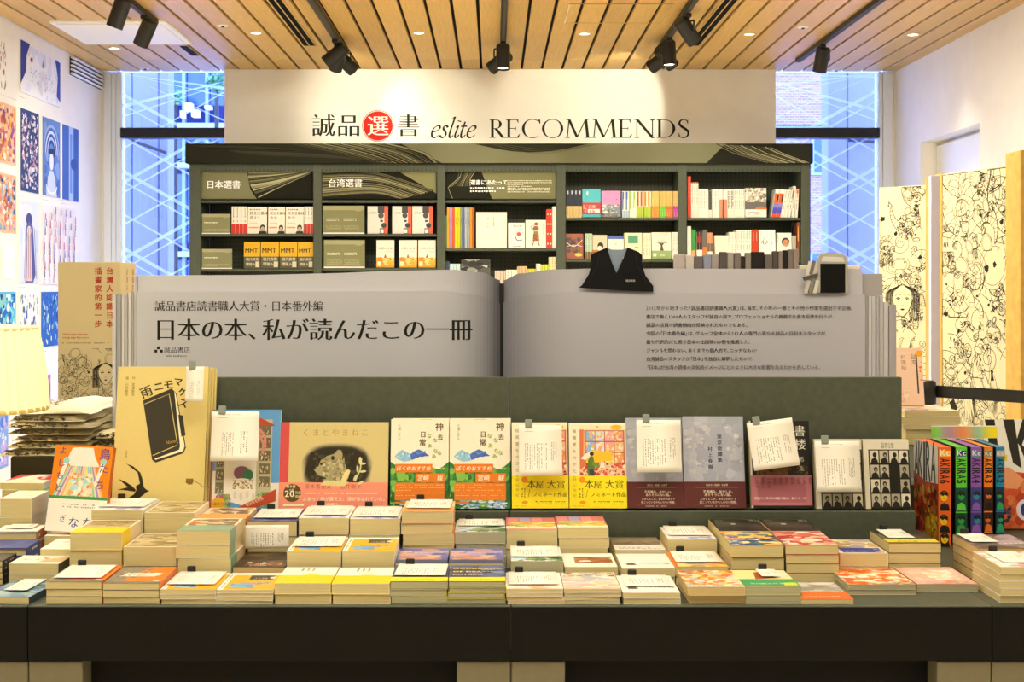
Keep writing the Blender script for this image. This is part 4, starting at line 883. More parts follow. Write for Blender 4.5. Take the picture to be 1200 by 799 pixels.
# dark box under shirts
bxz = Z(535, 3.3)
o = tag(MB().bbox(X(12, 3.3), -.985, 3.3, 3.62, TZ+.0005, bxz, '2c281a', .003).build('storage_box', 'matte'), 'dark brown box on the table carrying the folded shirts', 'box')
tag(MB().bbox(-.982, -.89, 3.3, 3.485, TZ+.0005, bxz, '2c281a', .003).build('storage_box', 'matte'), 'narrow dark box behind the tall yellow picture book', 'box')
def shirt(x0, x1, y0, y1, zb, th, seed, lab, loose=0.0, draw=False, col='e3d9bd', group=None):
    nx, ny = 26, 14; rr = random.Random(seed); ph = rr.uniform(0, 9); vs = []; wx, wy = x1-x0, y1-y0
    def hgt(u, v):
        e = (1-abs(2*u-1)**8)*(1-abs(2*v-1)**8)
        return max(.0, e)**.5*(th*(1+.25*math.sin(5*u+ph)*math.cos(3*v+ph)*.5)+.002*noise.noise(Vector((u*7+ph, v*5, seed)))*3)+loose*math.sin(math.pi*min(1, max(0, (u-.35)/.65)))*(.5+.5*math.cos(2.5*(v-.4)))
    for side in (1, 0):
        for j in range(ny+1):
            for i in range(nx+1):
                u, v = i/nx, j/ny; w1 = .010*noise.noise(Vector((u*3, v*3, seed+5))); ov = .006*math.sin(v*9+ph)
                x = x0+wx*u+ov*(1 if u > .5 else -1); y = y0+wy*v+w1
                e = (1-abs(2*u-1)**8)*(1-abs(2*v-1)**8)
                z = zb+(hgt(u, v) if side else .0015*(1-max(0, e)))
                vs.append((x-x0-wx/2, y-y0, z-zb))
    N = (nx+1)*(ny+1); fs = []
    for j in range(ny):
        for i in range(nx):
            a = j*(nx+1)+i; fs.append((a, a+1, a+nx+2, a+nx+1)); fs.append((N+a, N+a+nx+1, N+a+nx+2, N+a+1))
    for i in range(nx): fs.append((i, N+i, N+i+1, i+1)); a = ny*(nx+1)+i; fs.append((a+1, N+a+1, N+a, a))
    for j in range(ny): a = j*(nx+1); fs.append((a+nx+1, N+a+nx+1, N+a, a)); a += nx; fs.append((a, N+a, N+a+nx+1, a+nx+1))
    o = empty('folded_shirt', (x0+wx/2, y0, zb), label=lab, cat='shirt', group=group)
    mb = MB(); mb.add(vs, fs, col, True); mb.build('cloth', 'shirt', o)
    p = PR(3e-6)
    if draw: lineart(p, -wx*.42, .01, wx*.08, wy*.75, 130, seed, w=.0012, sc=.42, fillc='f0ebdc')
    else:
        for k in range(46):
            xx = rr.uniform(-wx*.44, wx*.25); z_ = rr.uniform(th*.25, th*.8); p.stroke([(xx, -.001), (xx+rr.uniform(.004, .012), -.0012+rr.uniform(0, .004))], .0012, '2c2618', flat=k > 0)
    if draw: p.build('pen_print', 'matte', o, fn=lambda v: (v[0], v[1], hgt(min(1, max(0, (v[0]+wx/2)/wx)), min(1, max(0, v[1]/wy)))+.004+v[2]*.3))
    else:
        mb = MB(); 
        for k in range(70):
            xx = rr.uniform(-wx*.45, wx*.22); z_ = th*rr.uniform(.15, .9); l_ = rr.uniform(.003, .012); t_ = rr.uniform(.0008, .003)
            y_ = .010*noise.noise(Vector(((xx+wx/2)/wx*3, 0, seed+5)))-.0015; mb.add([(xx, y_, z_), (xx+l_, y_, z_+rr.uniform(-.002, .002)), (xx+l_, y_, z_+t_), (xx, y_, z_+t_)], [(0, 1, 2, 3)], '3d3625')
        mb.build('pen_print', 'matte', o)
    return o
z = bxz+.0005; rr = random.Random(8); ths = [.016, .013, .012, .012, .013, .014, .015]; od = ['lowest', 'second from bottom', 'third from bottom', 'fourth from bottom', 'fifth from bottom', 'second from top', 'top']
for i, th in enumerate(ths):
    a = X(-4+rr.uniform(0, 14), 3.3)+.012*i*.3; c = X(102+rr.uniform(-4, 3), 3.3)
    shirt(a, c, 3.305+rr.uniform(0, .012), 3.60, z, th, 20+i, '%s folded cream shirt, %s of the tall pile by the lamp' % ('crumpled' if i == 6 else 'flat', od[i]), loose=.012 if i == 6 else 0, draw=i == 6, col=['d9cca8', 'cdbf98', 'd4c7a2', 'cfc29c', 'd8cba8', 'dfd4b6', 'f0ebdc'][i], group='folded shirts'); z += th+.0035
z = bxz+.0005
for i, th in enumerate((.016, .016, .014)):
    shirt(X(113, 3.35), X(152, 3.35), 3.34, 3.478, z, th, 40+i, 'small folded cream shirt behind the tall yellow picture book, %s of three' % ('lowest', 'middle', 'topmost')[i], col='dccfa8', group='folded shirts behind'); z += th+.0035
# ================================================================ BOOK BUILDER
def paint(p, items, w, h):
    for it in items:
        k = it[0]
        if k == 'r': p.rect(it[1]*w, it[2]*h, it[3]*w, it[4]*h, it[5])
        elif k == 'e': p.ell(it[1]*w, it[2]*h, it[3]*w, it[4]*w, it[5])
        elif k == 'p': p.poly([(a*w, b_*h) for a, b_ in it[1]], it[2])
        elif k == 'b': p.blobs(it[1]*w, it[2]*h, it[3]*w, it[4]*h, it[5], it[6], it[7], it[8] if len(it) > 8 else .2, it[9] if len(it) > 9 else 1)
        elif k == 't': p.text(it[1], it[2]*w, it[3]*h, it[4]*w, it[5], **(it[6] if len(it) > 6 else {}))
        elif k == 'd': p.dashes(it[1]*w, it[2]*h, it[3]*w, it[4]*h, it[5], it[6], it[7] if len(it) > 7 else 1, .85, it[8] if len(it) > 8 else True, it[9] if len(it) > 9 else .5)
        elif k == 's': p.stroke([(a*w, b_*h) for a, b_ in curve(it[1], 5)], it[2]*w, it[3], taper=it[4] if len(it) > 4 else False)
        elif k == 'f': it[1](p, w, h)
SPINE_ROT = Matrix(((0, 0, 1), (1, 0, 0), (0, 1, 0))).to_euler()
def book(name, w, h, t, spec, loc, rot, label, cat='book', group=None):
    o = empty(name, loc, rot, label, cat, group); sp_ = spec.get('spine', 1); hard = spec.get('hard'); c = .0022 if hard else .0006; ins = .003 if hard else .0003
    cov = spec.get('cover', 'efece2'); hw = w/2
    mb = MB(); mb.box(-hw, hw, 0, h, 0, c, spec.get('backcol', cov)); mb.box(-hw, hw, 0, h, t-c, t, cov)
    if sp_ == 1: mb.box(hw-c, hw, 0, h, c, t-c, spec.get('spinecol', cov)); px0, px1 = -hw+ins, hw-c
    else: mb.box(-hw, -hw+c, 0, h, c, t-c, spec.get('spinecol', cov)); px0, px1 = -hw+c, hw-ins
    mb.build('cover', 'cover', o)
    MB().box(px0, px1, ins, h-ins, c, t-c, spec.get('pcol', 'ffffff')).build('page_block', spec.get('pages', 'pages'), o)
    if spec.get('front'):
        p = PR(); paint(p, spec['front'], w, h); p.build('cover_print', 'cover', o, fn=lambda v: (v[0]-hw, v[1], t+v[2]))
    if spec.get('spine_pr'):
        p = PR(); paint(p, spec['spine_pr'], t, h)
        p.build('spine_print', 'cover', o, fn=(lambda v: (hw+v[2], v[1], t-v[0])) if sp_ == 1 else (lambda v: (-hw-v[2], v[1], v[0])))
    if spec.get('back'):
        p = PR(); paint(p, spec['back'], w, h); p.build('back_print', 'cover', o, fn=lambda v: (v[0]-hw, v[1], -v[2]))
    if spec.get('band'):
        v0, v1, bc, it = spec['band']; e = .0008; mb = MB(); y0, y1 = v0*h, v1*h
        mb.box(-hw, hw, y0, y1, t+.0003, t+e, bc); mb.box(-hw, hw, y0, y1, -e, -.0001, bc)
        mb.box(*((hw+.0001, hw+e) if sp_ == 1 else (-hw-e, -hw-.0001)), y0, y1, -e, t+e, bc); bo = mb.build('paper_band', 'cover', o)
        if it: p = PR(); paint(p, it, w, y1-y0); p.build('band_print', 'cover', bo, fn=lambda v: (v[0]-hw, v[1]+y0, t+e+v[2]))
    return o
def card(w, h, loc, rot, label, seed=1, curl=0.0, clip=True, lying=False, cols=13, big=False, group=None):
    o = empty('recommendation_card', loc, rot, label, 'card', group); n = 8; mb = MB()
    f = lambda v: curl*(1-v/h)**2
    vs = []
    for i in range(n+1): v = h*i/n; vs += [(-w/2, v, f(v)), (w/2, v, f(v)), (w/2, v, f(v)+.0006), (-w/2, v, f(v)+.0006)]
    fs = []
    for i in range(n):
        a = 4*i; fs += [(a+3, a+2, a+6, a+7), (a, a+4, a+5, a+1), (a+1, a+5, a+6, a+2), (a, a+3, a+7, a+4)]
    fs += [(0, 1, 2, 3), (4*n+3, 4*n+2, 4*n+1, 4*n)]
    mb.add(vs, fs, 'f6f3e8', True); mb.build('paper', 'card', o)
    p = PR(); p.dashes(-w*.36, h*.92, w*.1, h*.955, 1, 'b9b5a6', seed, .9, False); p.rect(-w*.36, h*.872, -w*.17, h*.88, 'a5a294')
    if big: p.dashes(-w*.28, h*.12, -w*.02, h*.58, 6, '7d7a70', seed+1, .85, True, .35); p.dashes(w*.1, h*.2, w*.28, h*.6, 3, '7a776c', seed+2, .85, True, .35)
    else: p.dashes(-w*.38, h*.14, w*.16, h*.64, cols-3, '807d72', seed+1, .85, True, .36); p.dashes(w*.24, h*.3, w*.38, h*.66, 4, '6a675d', seed+2, .85, True, .4)
    p.build('print', 'card', o, fn=lambda v: (v[0], v[1], f(v[1])+.0007+v[2]))
    if clip and lying: MB().bbox(-w*.36, -w*.36+.017, h-.004, h+.001, -.001, .011, '333733', .002).build('clip', 'dark', o)
    elif clip: MB().bbox(-w*.36, -w*.36+.016, h-.006, h+.013, -.003, .0035, '9aa49c', .0015).build('clip', 'clip', o)
    return o

# ================================================================ BOOKS STANDING ON THE RISER
TILT = math.radians(79)
SPECS = {}
def bird(p, w, h):
    b_ = '2d2a1a'
    for pts in ([(.14, .20), (.22, .185), (.30, .15), (.33, .11), (.345, .07), (.38, .055), (.41, .05), (.375, .042), (.35, .03), (.30, .01), (.20, .0), (.16, .005), (.24, .03), (.265, .055), (.255, .075), (.30, .09), (.27, .15)],
                [(.06, .118), (.16, .095), (.22, .075), (.26, .055), (.25, .045), (.12, .055), (.055, .055), (.17, .07)]):
        p.poly([(a*w, q*1.25*h+.022) for a, q in pts], b_)
    p.poly([(.13*w, .005*h), (.16*w, .035*h), (.23*w, .03*h), (.22*w, 0)], 'b9bfae')
def notebook(p, w, h):
    K = '3a372c'; T = lambda a, b_: (a*w, b_*h)
    p.poly([T(.29, .76), T(.60, .845), T(.655, .81), T(.785, .43), T(.76, .39), T(.46, .325), T(.42, .345)], K)
    p.poly([T(.63, .825), T(.65, .80), T(.77, .44), T(.755, .405), T(.46, .345), T(.445, .352), T(.71, .415), T(.72, .44)], 'f1eccb')
    p.poly([T(.295, .755), T(.59, .832), T(.70, .44), T(.44, .362)], K)
    p.stroke([T(.31, .735), T(.575, .805), T(.69, .455)], .0018, 'd8c87a'); p.stroke([T(.425, .375), T(.68, .445)], .0018, 'd8c87a')
    p.poly([T(.685, .66), T(.735, .655), T(.775, .515), T(.73, .505)], K); p.text('Note', .56*w, .452*h, .05*w, 'c0a548', shear=.3, rot=.2)
SPECS['rain'] = dict(cover='e0cd84', hard=True, spine=1, spinecol='b09c4c', front=[('f', bird), ('f', notebook),
    ('t', '雨', .28, .775, .135, '34301f', dict(rot=.42, tx=-.025, ty=-.01)), ('t', 'ニ', .41, .825, .115, '34301f', dict(rot=.22, tx=-.03, ty=-.02)), ('t', 'モ', .51, .84, .115, '34301f', dict(rot=.15, tx=-.03, ty=-.02)), ('t', 'マ', .615, .872, .10, '34301f', dict(rot=-.1, tx=-.03, ty=-.02)),
    ('t', 'ケ', .668, .80, .105, '34301f', dict(rot=-.15, tx=-.03, ty=-.02)), ('t', 'ズ', .672, .728, .11, '34301f', dict(rot=-.3, tx=-.03, ty=-.02)),
    ('t', '作　宮澤賢治', .175, .93, .036, '7b6a2a', dict(vert=True)), ('t', '画　小林敏也', .105, .93, .036, '7b6a2a', dict(vert=True)), ('t', '好学社', .135, .41, .026, '7b6a2a', dict(vert=True)),
    ('s', [(.83, .20), (.87, .205), (.93, .185), (.995, .155)], .006, '7a5d1c'), ('b', .80, .175, .88, .215, ['8a6d22', '705414'], 9, 3, .6)])
def lib(p, w, h):
    R_ = lambda a, b_, c, d, col: p.rect(a*w, b_*h, c*w, d*h, col)
    R_(0, 0, 1, 1, '5e9bd3'); p.poly([(0, .38*h), (.12*w, .38*h), (.12*w, 0), (0, 0)], 'e9e4d6'); p.poly([(.86*w, .26*h), (w, .26*h), (w, 0), (.86*w, 0)], 'e4dfd2')
    p.poly([(.15*w, .1*h), (.15*w, .97*h), (.66*w, .97*h), (.72*w, .83*h), (.72*w, .1*h), (.5*w, .03*h)], 'ebe6da'); R_(.66, .12, .88, .9, 'b9b193')
    p.poly([(.56*w, h), (.66*w, .93*h), (.92*w, .84*h), (.72*w, .80*h), (.62*w, .86*h)], 'b5402c'); R_(.06, .15, .19, .5, 'a7a27f')
    for sx, n_, y0_ in ((.70, 5, .22), (.07, 3, .16)):
        for i in range(n_): R_(sx, y0_+.13*i, sx+.16 if sx > .5 else sx+.11, y0_+.13*i+.105, '6f6a50'); p.blobs(sx*w+.002, (y0_+.13*i)*h, (sx+.14 if sx > .5 else sx+.10)*w, (y0_+.13*i+.08)*h, ['cfc79f', 'a3512f', '8d9c86', 'e4dcb8', '5f5136'], 12, 7+i, .3, .5)
    p.stroke(curve([(.64*w, .82*h), (.74*w, .76*h), (.78*w, .68*h), (.74*w, .55*h)], 5), .006, 'd98f80'); p.stroke(curve([(.66*w, .80*h), (.72*w, .70*h), (.8*w, .62*h)], 5), .006, 'd98f80')
    p.blobs(.08*w, .01*h, .3*w, .15*h, ['6f9a4f', '4f7d3d', 'b05a7c', '90b46c', 'a89c5e'], 26, 5, .25); p.blobs(.66*w, .02*h, .86*w, .17*h, ['6f9a4f', '4f7d3d', '90b46c'], 16, 6, .25)
    p.ell(.45*w, .36*h, .12*w, .1*w, '8d5c76'); p.ell(.54*w, .34*h, .08*w, .08*w, '3d7b55'); p.ell(.46*w, .24*h, .18*w, .10*w, 'efe7d4')
    p.blobs(.32*w, .2*h, .62*w, .29*h, ['9b8454', 'efe7d4', 'cdb98c', '7a6a4a'], 60, 9, .16); 
    for k in range(4): p.ell((.36+.09*k)*w, (.14-.015*(k % 2))*h, .025*w, .06*w, 'dcd2c0')
    p.poly([(.36*w, 0), (.96*w, .20*h), (.96*w, .08*h), (.60*w, 0)], 'b8452b')
    for k in range(3): p.text('本のある風景', (.50+.02*k)*w, (.035-.013*k)*h+.003, .045*w, 'e9d9b5', rot=.42)
    p.ell(.12*w, .05*h, .10*w, .10*w, 'e0a92c'); p.text('最新刊', .05*w, .038*h, .05*w, '7c4a14')
    p.rect(0, 0, .02*w, h, 'c95a55')
SPECS['lib'] = dict(cover='cfd6d8', hard=True, spine=-1, spinecol='c8555a', front=[('f', lib)])
def bear(p, w, h):
    p.rect(0, 0, .085*w, h, 'cf4f4e'); x = .20*w
    for ch in 'くまとやまねこ': p.text(ch, x, .845*h, .072*w, 'b58c2f', tx=-.01, ty=.01); x += .091*w
    cx, cy = .53*w, .47*h
    for k, c in enumerate(('bcae82', '9d9270', '6f674c', '3d3826', '2a2618')):
        rx, ry = (.325-.012*k)*w, (.29-.014*k)*h; p.poly([(cx+rx*math.copysign(abs(math.cos(t))**.75, math.cos(t))*(1+.02*math.sin(9*t+k)), cy+ry*math.copysign(abs(math.sin(t))**.75, math.sin(t))) for t in [6.283*i/40 for i in range(40)]], c)
    p.blobs(.29*w, .31*h, .77*w, .66*h, ['2a2618', '37321f', '4a442e', '211e12'], 80, 4, .12)
    p.blobs(.3*w, .27*h, .5*w, .34*h, ['77704e', '5a5337'], 14, 8, .14)
    p.poly([(a*w, b_*h) for a, b_ in [(.31, .46), (.36, .49), (.38, .56), (.44, .61), (.50, .63), (.535, .68), (.565, .675), (.58, .63), (.575, .56), (.61, .5), (.64, .36), (.6, .28), (.45, .28), (.43, .36), (.36, .385)]], 'a69c72')
    p.blobs(.40*w, .32*h, .60*w, .58*h, ['b7ad83', '8d845d', 'c6bc92', '9b9169', '7c744f'], 50, 2, .16); p.ell(.385*w, .515*h, .012*w, .011*w, '1a170e'); p.ell(.49*w, .585*h, .016*w, .02*w, '2a2618'); p.ell(.325*w, .462*h, .012*w, .01*w, '2a2618')
    p.poly([(a*w, b_*h) for a, b_ in [(.56, .30), (.60, .42), (.63, .455), (.655, .44), (.64, .38), (.60, .28)]], 'e1d592'); p.poly([(a*w, b_*h) for a, b_ in [(.38, .27), (.42, .33), (.52, .32), (.64, .31), (.6, .26)]], 'dccf8c')
    p.stroke([(a*w, b_*h) for a, b_ in [(.70, .32), (.745, .45), (.755, .58)]], .003, 'd8d09a')
    for a, b_, r_ in ((.70, .36, .5), (.77, .43, -.5), (.72, .46, 1), (.765, .52, -.6), (.74, .56, .9), (.75, .30, 0)): p.ell(a*w, b_*h, .032*w, .011*w, 'd8d09a', 10, rot=r_+.6)
SPECS['bear'] = dict(cover='cfc084', hard=True, spine=-1, spinecol='cf4f4e', front=[('f', bear)], band=(0, .305, 'ee947a', [
    ('e', .125, .60, .082, .082, '5d4713'), ('t', '20', .055, .45, .085, 'f5eecf', dict(tx=-.02)), ('t', '絵本屋', .07, .80, .028, 'f5eecf'), ('t', '大賞', .095, .68, .022, 'f5eecf'), ('t', '万部', .15, .57, .028, 'f5eecf'), ('t', '突破', .15, .42, .028, 'f5eecf'),
    ('r', .045, .11, .235, .19, 'f5eecf'), ('t', '湯木香樹実', .235, .77, .048, 'a55a3a', dict(sp=.0006)), ('t', '酒井駒子', .56, .77, .048, 'a55a3a', dict(sp=.0006)), ('d', .25, .54, .92, .64, 1, 'fbead6', 4, False),
    ('t', 'ふるっと胸が震えた、涙があふれていた。', .22, .31, .041, 'fdf3e4'), ('t', '宮下奈都さん', .37, .10, .036, 'fdf3e4', dict(tx=-.02))]))
def kam(p, w, h):
    p.poly([(0, .52*h), (.2*w, .43*h), (.6*w, .42*h), (.85*w, .44*h), (w, .52*h), (w, 0), (0, 0)], '35783a'); p.blobs(0, .02*h, w, .46*h, ['2f6f35', '4a9440', '6fb04a', '27602f', '86bf4e', '3d8548'], 80, 3, .2)
    p.poly([(a*w, b_*h) for a, b_ in [(.07, .58), (.14, .63), (.20, .655), (.27, .63), (.34, .61), (.40, .56), (.34, .53), (.22, .52), (.12, .55)]], '8fc1dd'); p.poly([(a*w, b_*h) for a, b_ in [(.33, .60), (.40, .635), (.48, .66), (.55, .64), (.67, .585), (.55, .58), (.46, .55), (.36, .54)]], '4a6ec2')
    p.blobs(.10*w, .55*h, .34*w, .63*h, ['b7dbea', '7db0d8', 'd5ecf2'], 12, 5, .3); p.blobs(.40*w, .57*h, .60*w, .64*h, ['3d5fb8', '6f8fd4', '5577c8'], 10, 6, .3); p.poly([(a*w, b_*h) for a, b_ in [(.34, .53), (.5, .575), (.7, .575), (.8, .54), (.8, .50), (.5, .49)]], 'f2ecd4')
    p.blobs(.15*w, 0, .95*w, .10*h, ['a9c4e4', 'd7e4f0', '86a8d4', 'c4d8ec'], 26, 8, .25, 2.2)
    p.text('神', .76*w, .875*h, .15*w, '5a4326', tx=-.01); p.text('去', .80*w, .77*h, .105*w, '5a4326', tx=-.01); p.text('日', .50*w, .80*h, .11*w, '5a4326', tx=-.02); p.text('常', .485*w, .705*h, .125*w, '5a4326', tx=-.02)
    for ch, a, b_ in (('な', .62, .79), ('あ', .63, .68), ('な', .72, .74), ('な', .73, .62), ('あ', .70, .56), ('な', .80, .60)): p.text(ch, a*w, b_*h, .085*w, '8fae35', tx=-.02)
    p.text('三浦しをん', .145*w, .94*h, .052*w, '9b8b68', vert=True)
SPECS['kam'] = dict(cover='efe9d4', spine=1, front=[('f', kam), ('r', .08, .40, .72, .495, 'e07a1e'), ('r', .43, .29, .93, .39, 'e07a1e'), ('r', .08, .09, .93, .285, 'e07a1e'), ('r', .08, .05, .32, .075, 'e07a1e'),
    ('t', 'ぼくのおすすめ', .10, .425, .085, 'fbf3de', dict(shear=.15, tx=-.01)), ('t', '宮崎', .46, .315, .10, 'fbf3de', dict(shear=.1, tx=-.01)), ('t', '駿', .80, .315, .10, 'fbf3de', dict(shear=.1, tx=-.01)), ('d', .10, .10, .91, .275, 6, 'f3b26e', 4, False, .35)])
def ohu(p, w, h):
    p.rect(.18*w, .38*h, w, .97*h, 'e9c9a4'); p.rect(.18*w, .92*h, w, .97*h, 'f3e6b8'); p.ell(.83*w, .945*h, .10*w, .045*w, 'f0b52a'); p.rect(.27*w, .52*h, .97*w, .91*h, 'b9533a')
    for i in range(4):
        for j in range(3):
            x0, y0 = (.295+.168*i)*w, (.53+.128*j)*h; p.rect(x0, y0, x0+.155*w, y0+.115*h, ['f2c53a', 'e9a83c', 'efd05a', 'ec8f74', '8ab6e0', 'dfe2f2', 'e4a0a8', 'e8b9a0', '86b2de', 'c7d7f0', 'e6a5ae', 'e08b8f'][j*4+i])
            p.blobs(x0, y0, x0+.155*w, y0+.115*h, ['f4dc8a', 'e8b04a', 'f0e0c0', 'e7a59a'], 5, i*3+j, .35)
    p.poly([(.29*w, .64*h), (.45*w, .68*h), (.75*w, .655*h), (.75*w, .56*h), (.45*w, .53*h), (.29*w, .55*h)], 'eec030'); p.blobs(.19*w, .38*h, .98*w, .52*h, ['d8563a', 'e9a790', 'c2452f', 'f2d9c4', 'e57f5f', 'b53b2a'], 46, 4, .25)
    p.poly([(.19*w, .92*h), (.26*w, .92*h), (.25*w, .6*h), (.3*w, .5*h), (.19*w, .45*h)], 'd9764c'); p.poly([(a*w, b_*h) for a, b_ in [(.20, .58), (.30, .64), (.38, .66), (.36, .60), (.28, .56)]], 'f6efe0')
    p.poly([(a*w, b_*h) for a, b_ in [(.33, .38), (.31, .46), (.33, .55), (.37, .61), (.42, .60), (.45, .50), (.43, .38)]], '5c7a36'); p.poly([(a*w, b_*h) for a, b_ in [(.36, .38), (.35, .45), (.42, .45), (.45, .38)]], '3c3a54'); p.ell(.395*w, .635*h, .038*w, .035*w, '3a2a22'); p.poly([(a*w, b_*h) for a, b_ in [(.40, .55), (.55, .50), (.55, .47), (.40, .50)]], '6f8f3f'); p.poly([(a*w, b_*h) for a, b_ in [(.53, .47), (.56, .55), (.62, .53), (.62, .47)]], 'f3ead2')
    p.text('桜風堂ものがたり', .095*w, .925*h, .068*w, '8d8266', vert=True, sp=.0062); p.ell(.50*w, .95*h, .035*w, .015*w, 'e79a9a', rot=-.6)
SPECS['ohu'] = dict(cover='f3ecd2', spine=1, front=[('f', ohu)], band=(.0, .375, 'f3e21c', [
    ('e', .225, .88, .055, .055, 'ef8f24'), ('t', '本', .26, .63, .17, '4a3f12', dict(res=3, tx=-.012, ty=.012)), ('t', '屋', .42, .63, .15, '4a3f12', dict(res=3, tx=-.012, ty=.012)), ('t', '大', .62, .63, .17, '4a3f12', dict(res=3, tx=-.012, ty=.012)), ('t', '賞', .79, .63, .16, '4a3f12', dict(res=3, tx=-.012, ty=.012)),
    ('t', 'ノミネート作品', .37, .37, .088, '4a3f12', dict(tx=-.02, ty=0)), ('s', [(.29, .34), (.315, .58)], .008, '4a3f12'), ('t', '村山早紀', .095, .93, .062, 'a39a3a', dict(vert=True, sp=.0035)), ('d', .16, .36, .25, .62, 2, '6d6420', 3),
    ('d', .42, .10, .93, .24, 2, '7a7022', 5, False), ('e', .23, .18, .055, .03, 'ef9a2a'), ('d', .05, .05, .24, .09, 1, '8a8030', 7, False)]))
SPECS['tok'] = dict(cover='a9adbd', spine=1, front=[('b', 0, .3, 1, 1, ['aeb2c2', 'a6aaba', 'b2b6c4', 'a4a9ba'], 40, 3, .22), ('b', .02, .66, .4, .95, ['bfc0c4', 'b8bac2', 'c8c7c2'], 9, 4, .25), ('b', .7, .5, .98, .9, ['bfc0c4', 'b4b8c2', 'c8c7c2'], 7, 5, .25), ('b', .05, .38, .4, .55, ['c2c2c2', 'b8bac2'], 7, 6, .3),
    ('t', '東京奇譚集', .605, .815, .082, '2c2f42', dict(vert=True, tx=-.022, ty=-.005, sp=.0018)), ('t', '村上春樹', .445, .675, .075, '2c2f42', dict(vert=True, tx=-.022, ty=-.005, sp=.003))],
    band=(0, .29, '5b2a2a', [('t', '奇妙な〈物語〉の世界', .36, .84, .036, 'e9dcc4'), ('r', .17, .77, .88, .785, '8d6a5c'), ('t', '不思議な、あやしい、', .31, .58, .052, 'f1e6cf', dict(tx=-.012)), ('t', 'ありそうにない話。', .33, .46, .052, 'f1e6cf', dict(tx=-.012)),
    ('t', 'しかしどこか、あなたの近くで', .26, .31, .042, 'f1e6cf'), ('t', '起こっているかもしれない物語。', .25, .19, .042, 'f1e6cf'), ('r', .17, .135, .88, .145, '8d6a5c'), ('d', .33, .05, .72, .10, 1, 'e9dcc4', 3, False)]))
SPECS['syo'] = dict(cover='1b1a17', spine=1, pages='pages', front=[('t', '書', .75, .835, .19, 'e9e4d2', dict(tx=-.015, ty=.006)), ('t', '楼', .75, .68, .19, 'e9e4d2', dict(tx=-.015, ty=.006)), ('t', '弔', .80, .53, .10, 'c9d0b4'), ('t', '堂', .80, .43, .10, 'c9d0b4'), ('r', .16, .36, .62, .62, '6b4426'), ('b', .1, .36, .95, .5, ['55361f', '2b2017', '3d3226', '75512f'], 20, 5, .25), ('r', .0, 0, .03, 1, 'dcd6c6')],
    band=(.03, .375, 'b8727c', [('p', [(.1, .6), (.12, .1), (.9, .1), (.92, .62), (.7, .95), (.4, .9), (.2, .95)], 'a5606c'), ('t', '明治二十年代の本屋が語る、新シリーズ!', .05, .20, .047, 'f4e3dc', dict(tx=-.008))]+[('t', s_, .10+.098*i, .93, .06, '6b2f3c', dict(vert=True)) for i, s_ in enumerate(['にある', '蔵書し', '一冊を', '探偵', '書物', '謎の', '物語', '悩み', '亡霊', '夏目'])]))
def contact(p, w, h):
    p.rect(.11*w, .0, w, .86*h, '16150f'); p.text('写真の館', .40*w, .92*h, .07*w, '3a372c'); p.text('静かな本', .40*w, .88*h, .07*w, '3a372c')
    r_ = random.Random(6)
    for j in range(4):
        for i in range(4):
            if (i, j) in ((2, 1), (2, 2)): continue
            x0, y0 = (.135+.215*i)*w, (.03+.21*j)*h; c = r_.choice(['b5b09c', 'cfcab6', 'a19c88', 'd8d3bf']); p.rect(x0, y0, x0+.19*w, y0+.185*h, c)
            cx = x0+.095*w+r_.uniform(-.02, .03)*w; p.ell(cx, y0+.12*h, .045*w, .055*w, '1b1913'); p.poly([(x0+.015*w, y0), (x0+.04*w, y0+.06*h), (cx, y0+.085*h), (x0+.16*w, y0+.05*h), (x0+.185*w, y0)], '1b1913')
            if r_.random() < .6: p.ell(cx, y0+.11*h, .026*w, .032*w, '8f8a78')
SPECS['con'] = dict(cover='d9d4c2', spine=1, front=[('f', contact)])
def stand(key, pa, pb, yt, yb, t, label, y=3.062, zb=LZ, tilt=TILT, dup=0, name='standing_book', yaw=0, off=(.0, 0), group=None, dlabel=None):
    D = y; w = (pb-pa)*D/FPX; h = (Z(yt, D+.03)-zb)/math.sin(tilt); e = Euler((tilt, 0, yaw)); xc = X((pa+pb)/2, D)
    o = book(name, w, h, t, SPECS[key], (xc, y+t*math.sin(tilt), zb+.0006), e, label, group=group)
    for k in range(dup):
        c = copy_tree(o); c.location = (xc+off[0]*(k+1), y+(t+.0015)*(k+2)*1.02, zb+.0006+off[1]*(k+1)); c['label'] = dlabel[k]
    return o
stand('rain', 130, 238, 431.5, 590, .007, 'tall pale yellow picture book with notebook and swallow drawing', dup=3, off=(.0045, -.002), y=3.056, dlabel=['copy directly behind the tall yellow swallow picture book', 'third copy back of the tall yellow swallow picture book', 'rearmost copy of the tall yellow swallow picture book, against the backboard'], group='yellow picture books')
stand('lib', 246, 326, 482, 592, .012, 'blue picture book with bookshelves, red ribbon and diagonal red strip', y=3.06)
stand('bear', 326, 454, 496.5, 593, .012, 'wide cream picture book with bear drawing and salmon band')
stand('kam', 457, 525.5, 493.5, 597, .018, 'cream paperback with blue mountains and orange panels, left copy of two', dup=1, off=(.002, 0), dlabel=['second copy behind the left mountain cover paperback'], group='mountain cover paperbacks')
stand('kam', 526.5, 598, 493.5, 597, .018, 'cream paperback with blue mountains and orange panels, right copy of two', dup=1, off=(.002, 0), dlabel=['second copy behind the right mountain cover paperback'], group='mountain cover paperbacks')
stand('ohu', 600, 666, 497.5, 598, .02, 'window scene book with yellow band, left copy carrying a white card', group='window scene books')
stand('ohu', 667.5, 735, 498, 597.5, .02, 'window scene book with yellow band, right copy fully visible', group='window scene books')
stand('tok', 735, 801, 492.5, 598, .022, 'grey blue book with maroon band, left copy behind a white card', group='grey blue books')
stand('tok', 802, 874, 492, 598, .022, 'grey blue book with maroon band, right copy fully visible', dup=1, off=(.005, 0), dlabel=['copy behind the right grey blue maroon banded book'], group='grey blue books')
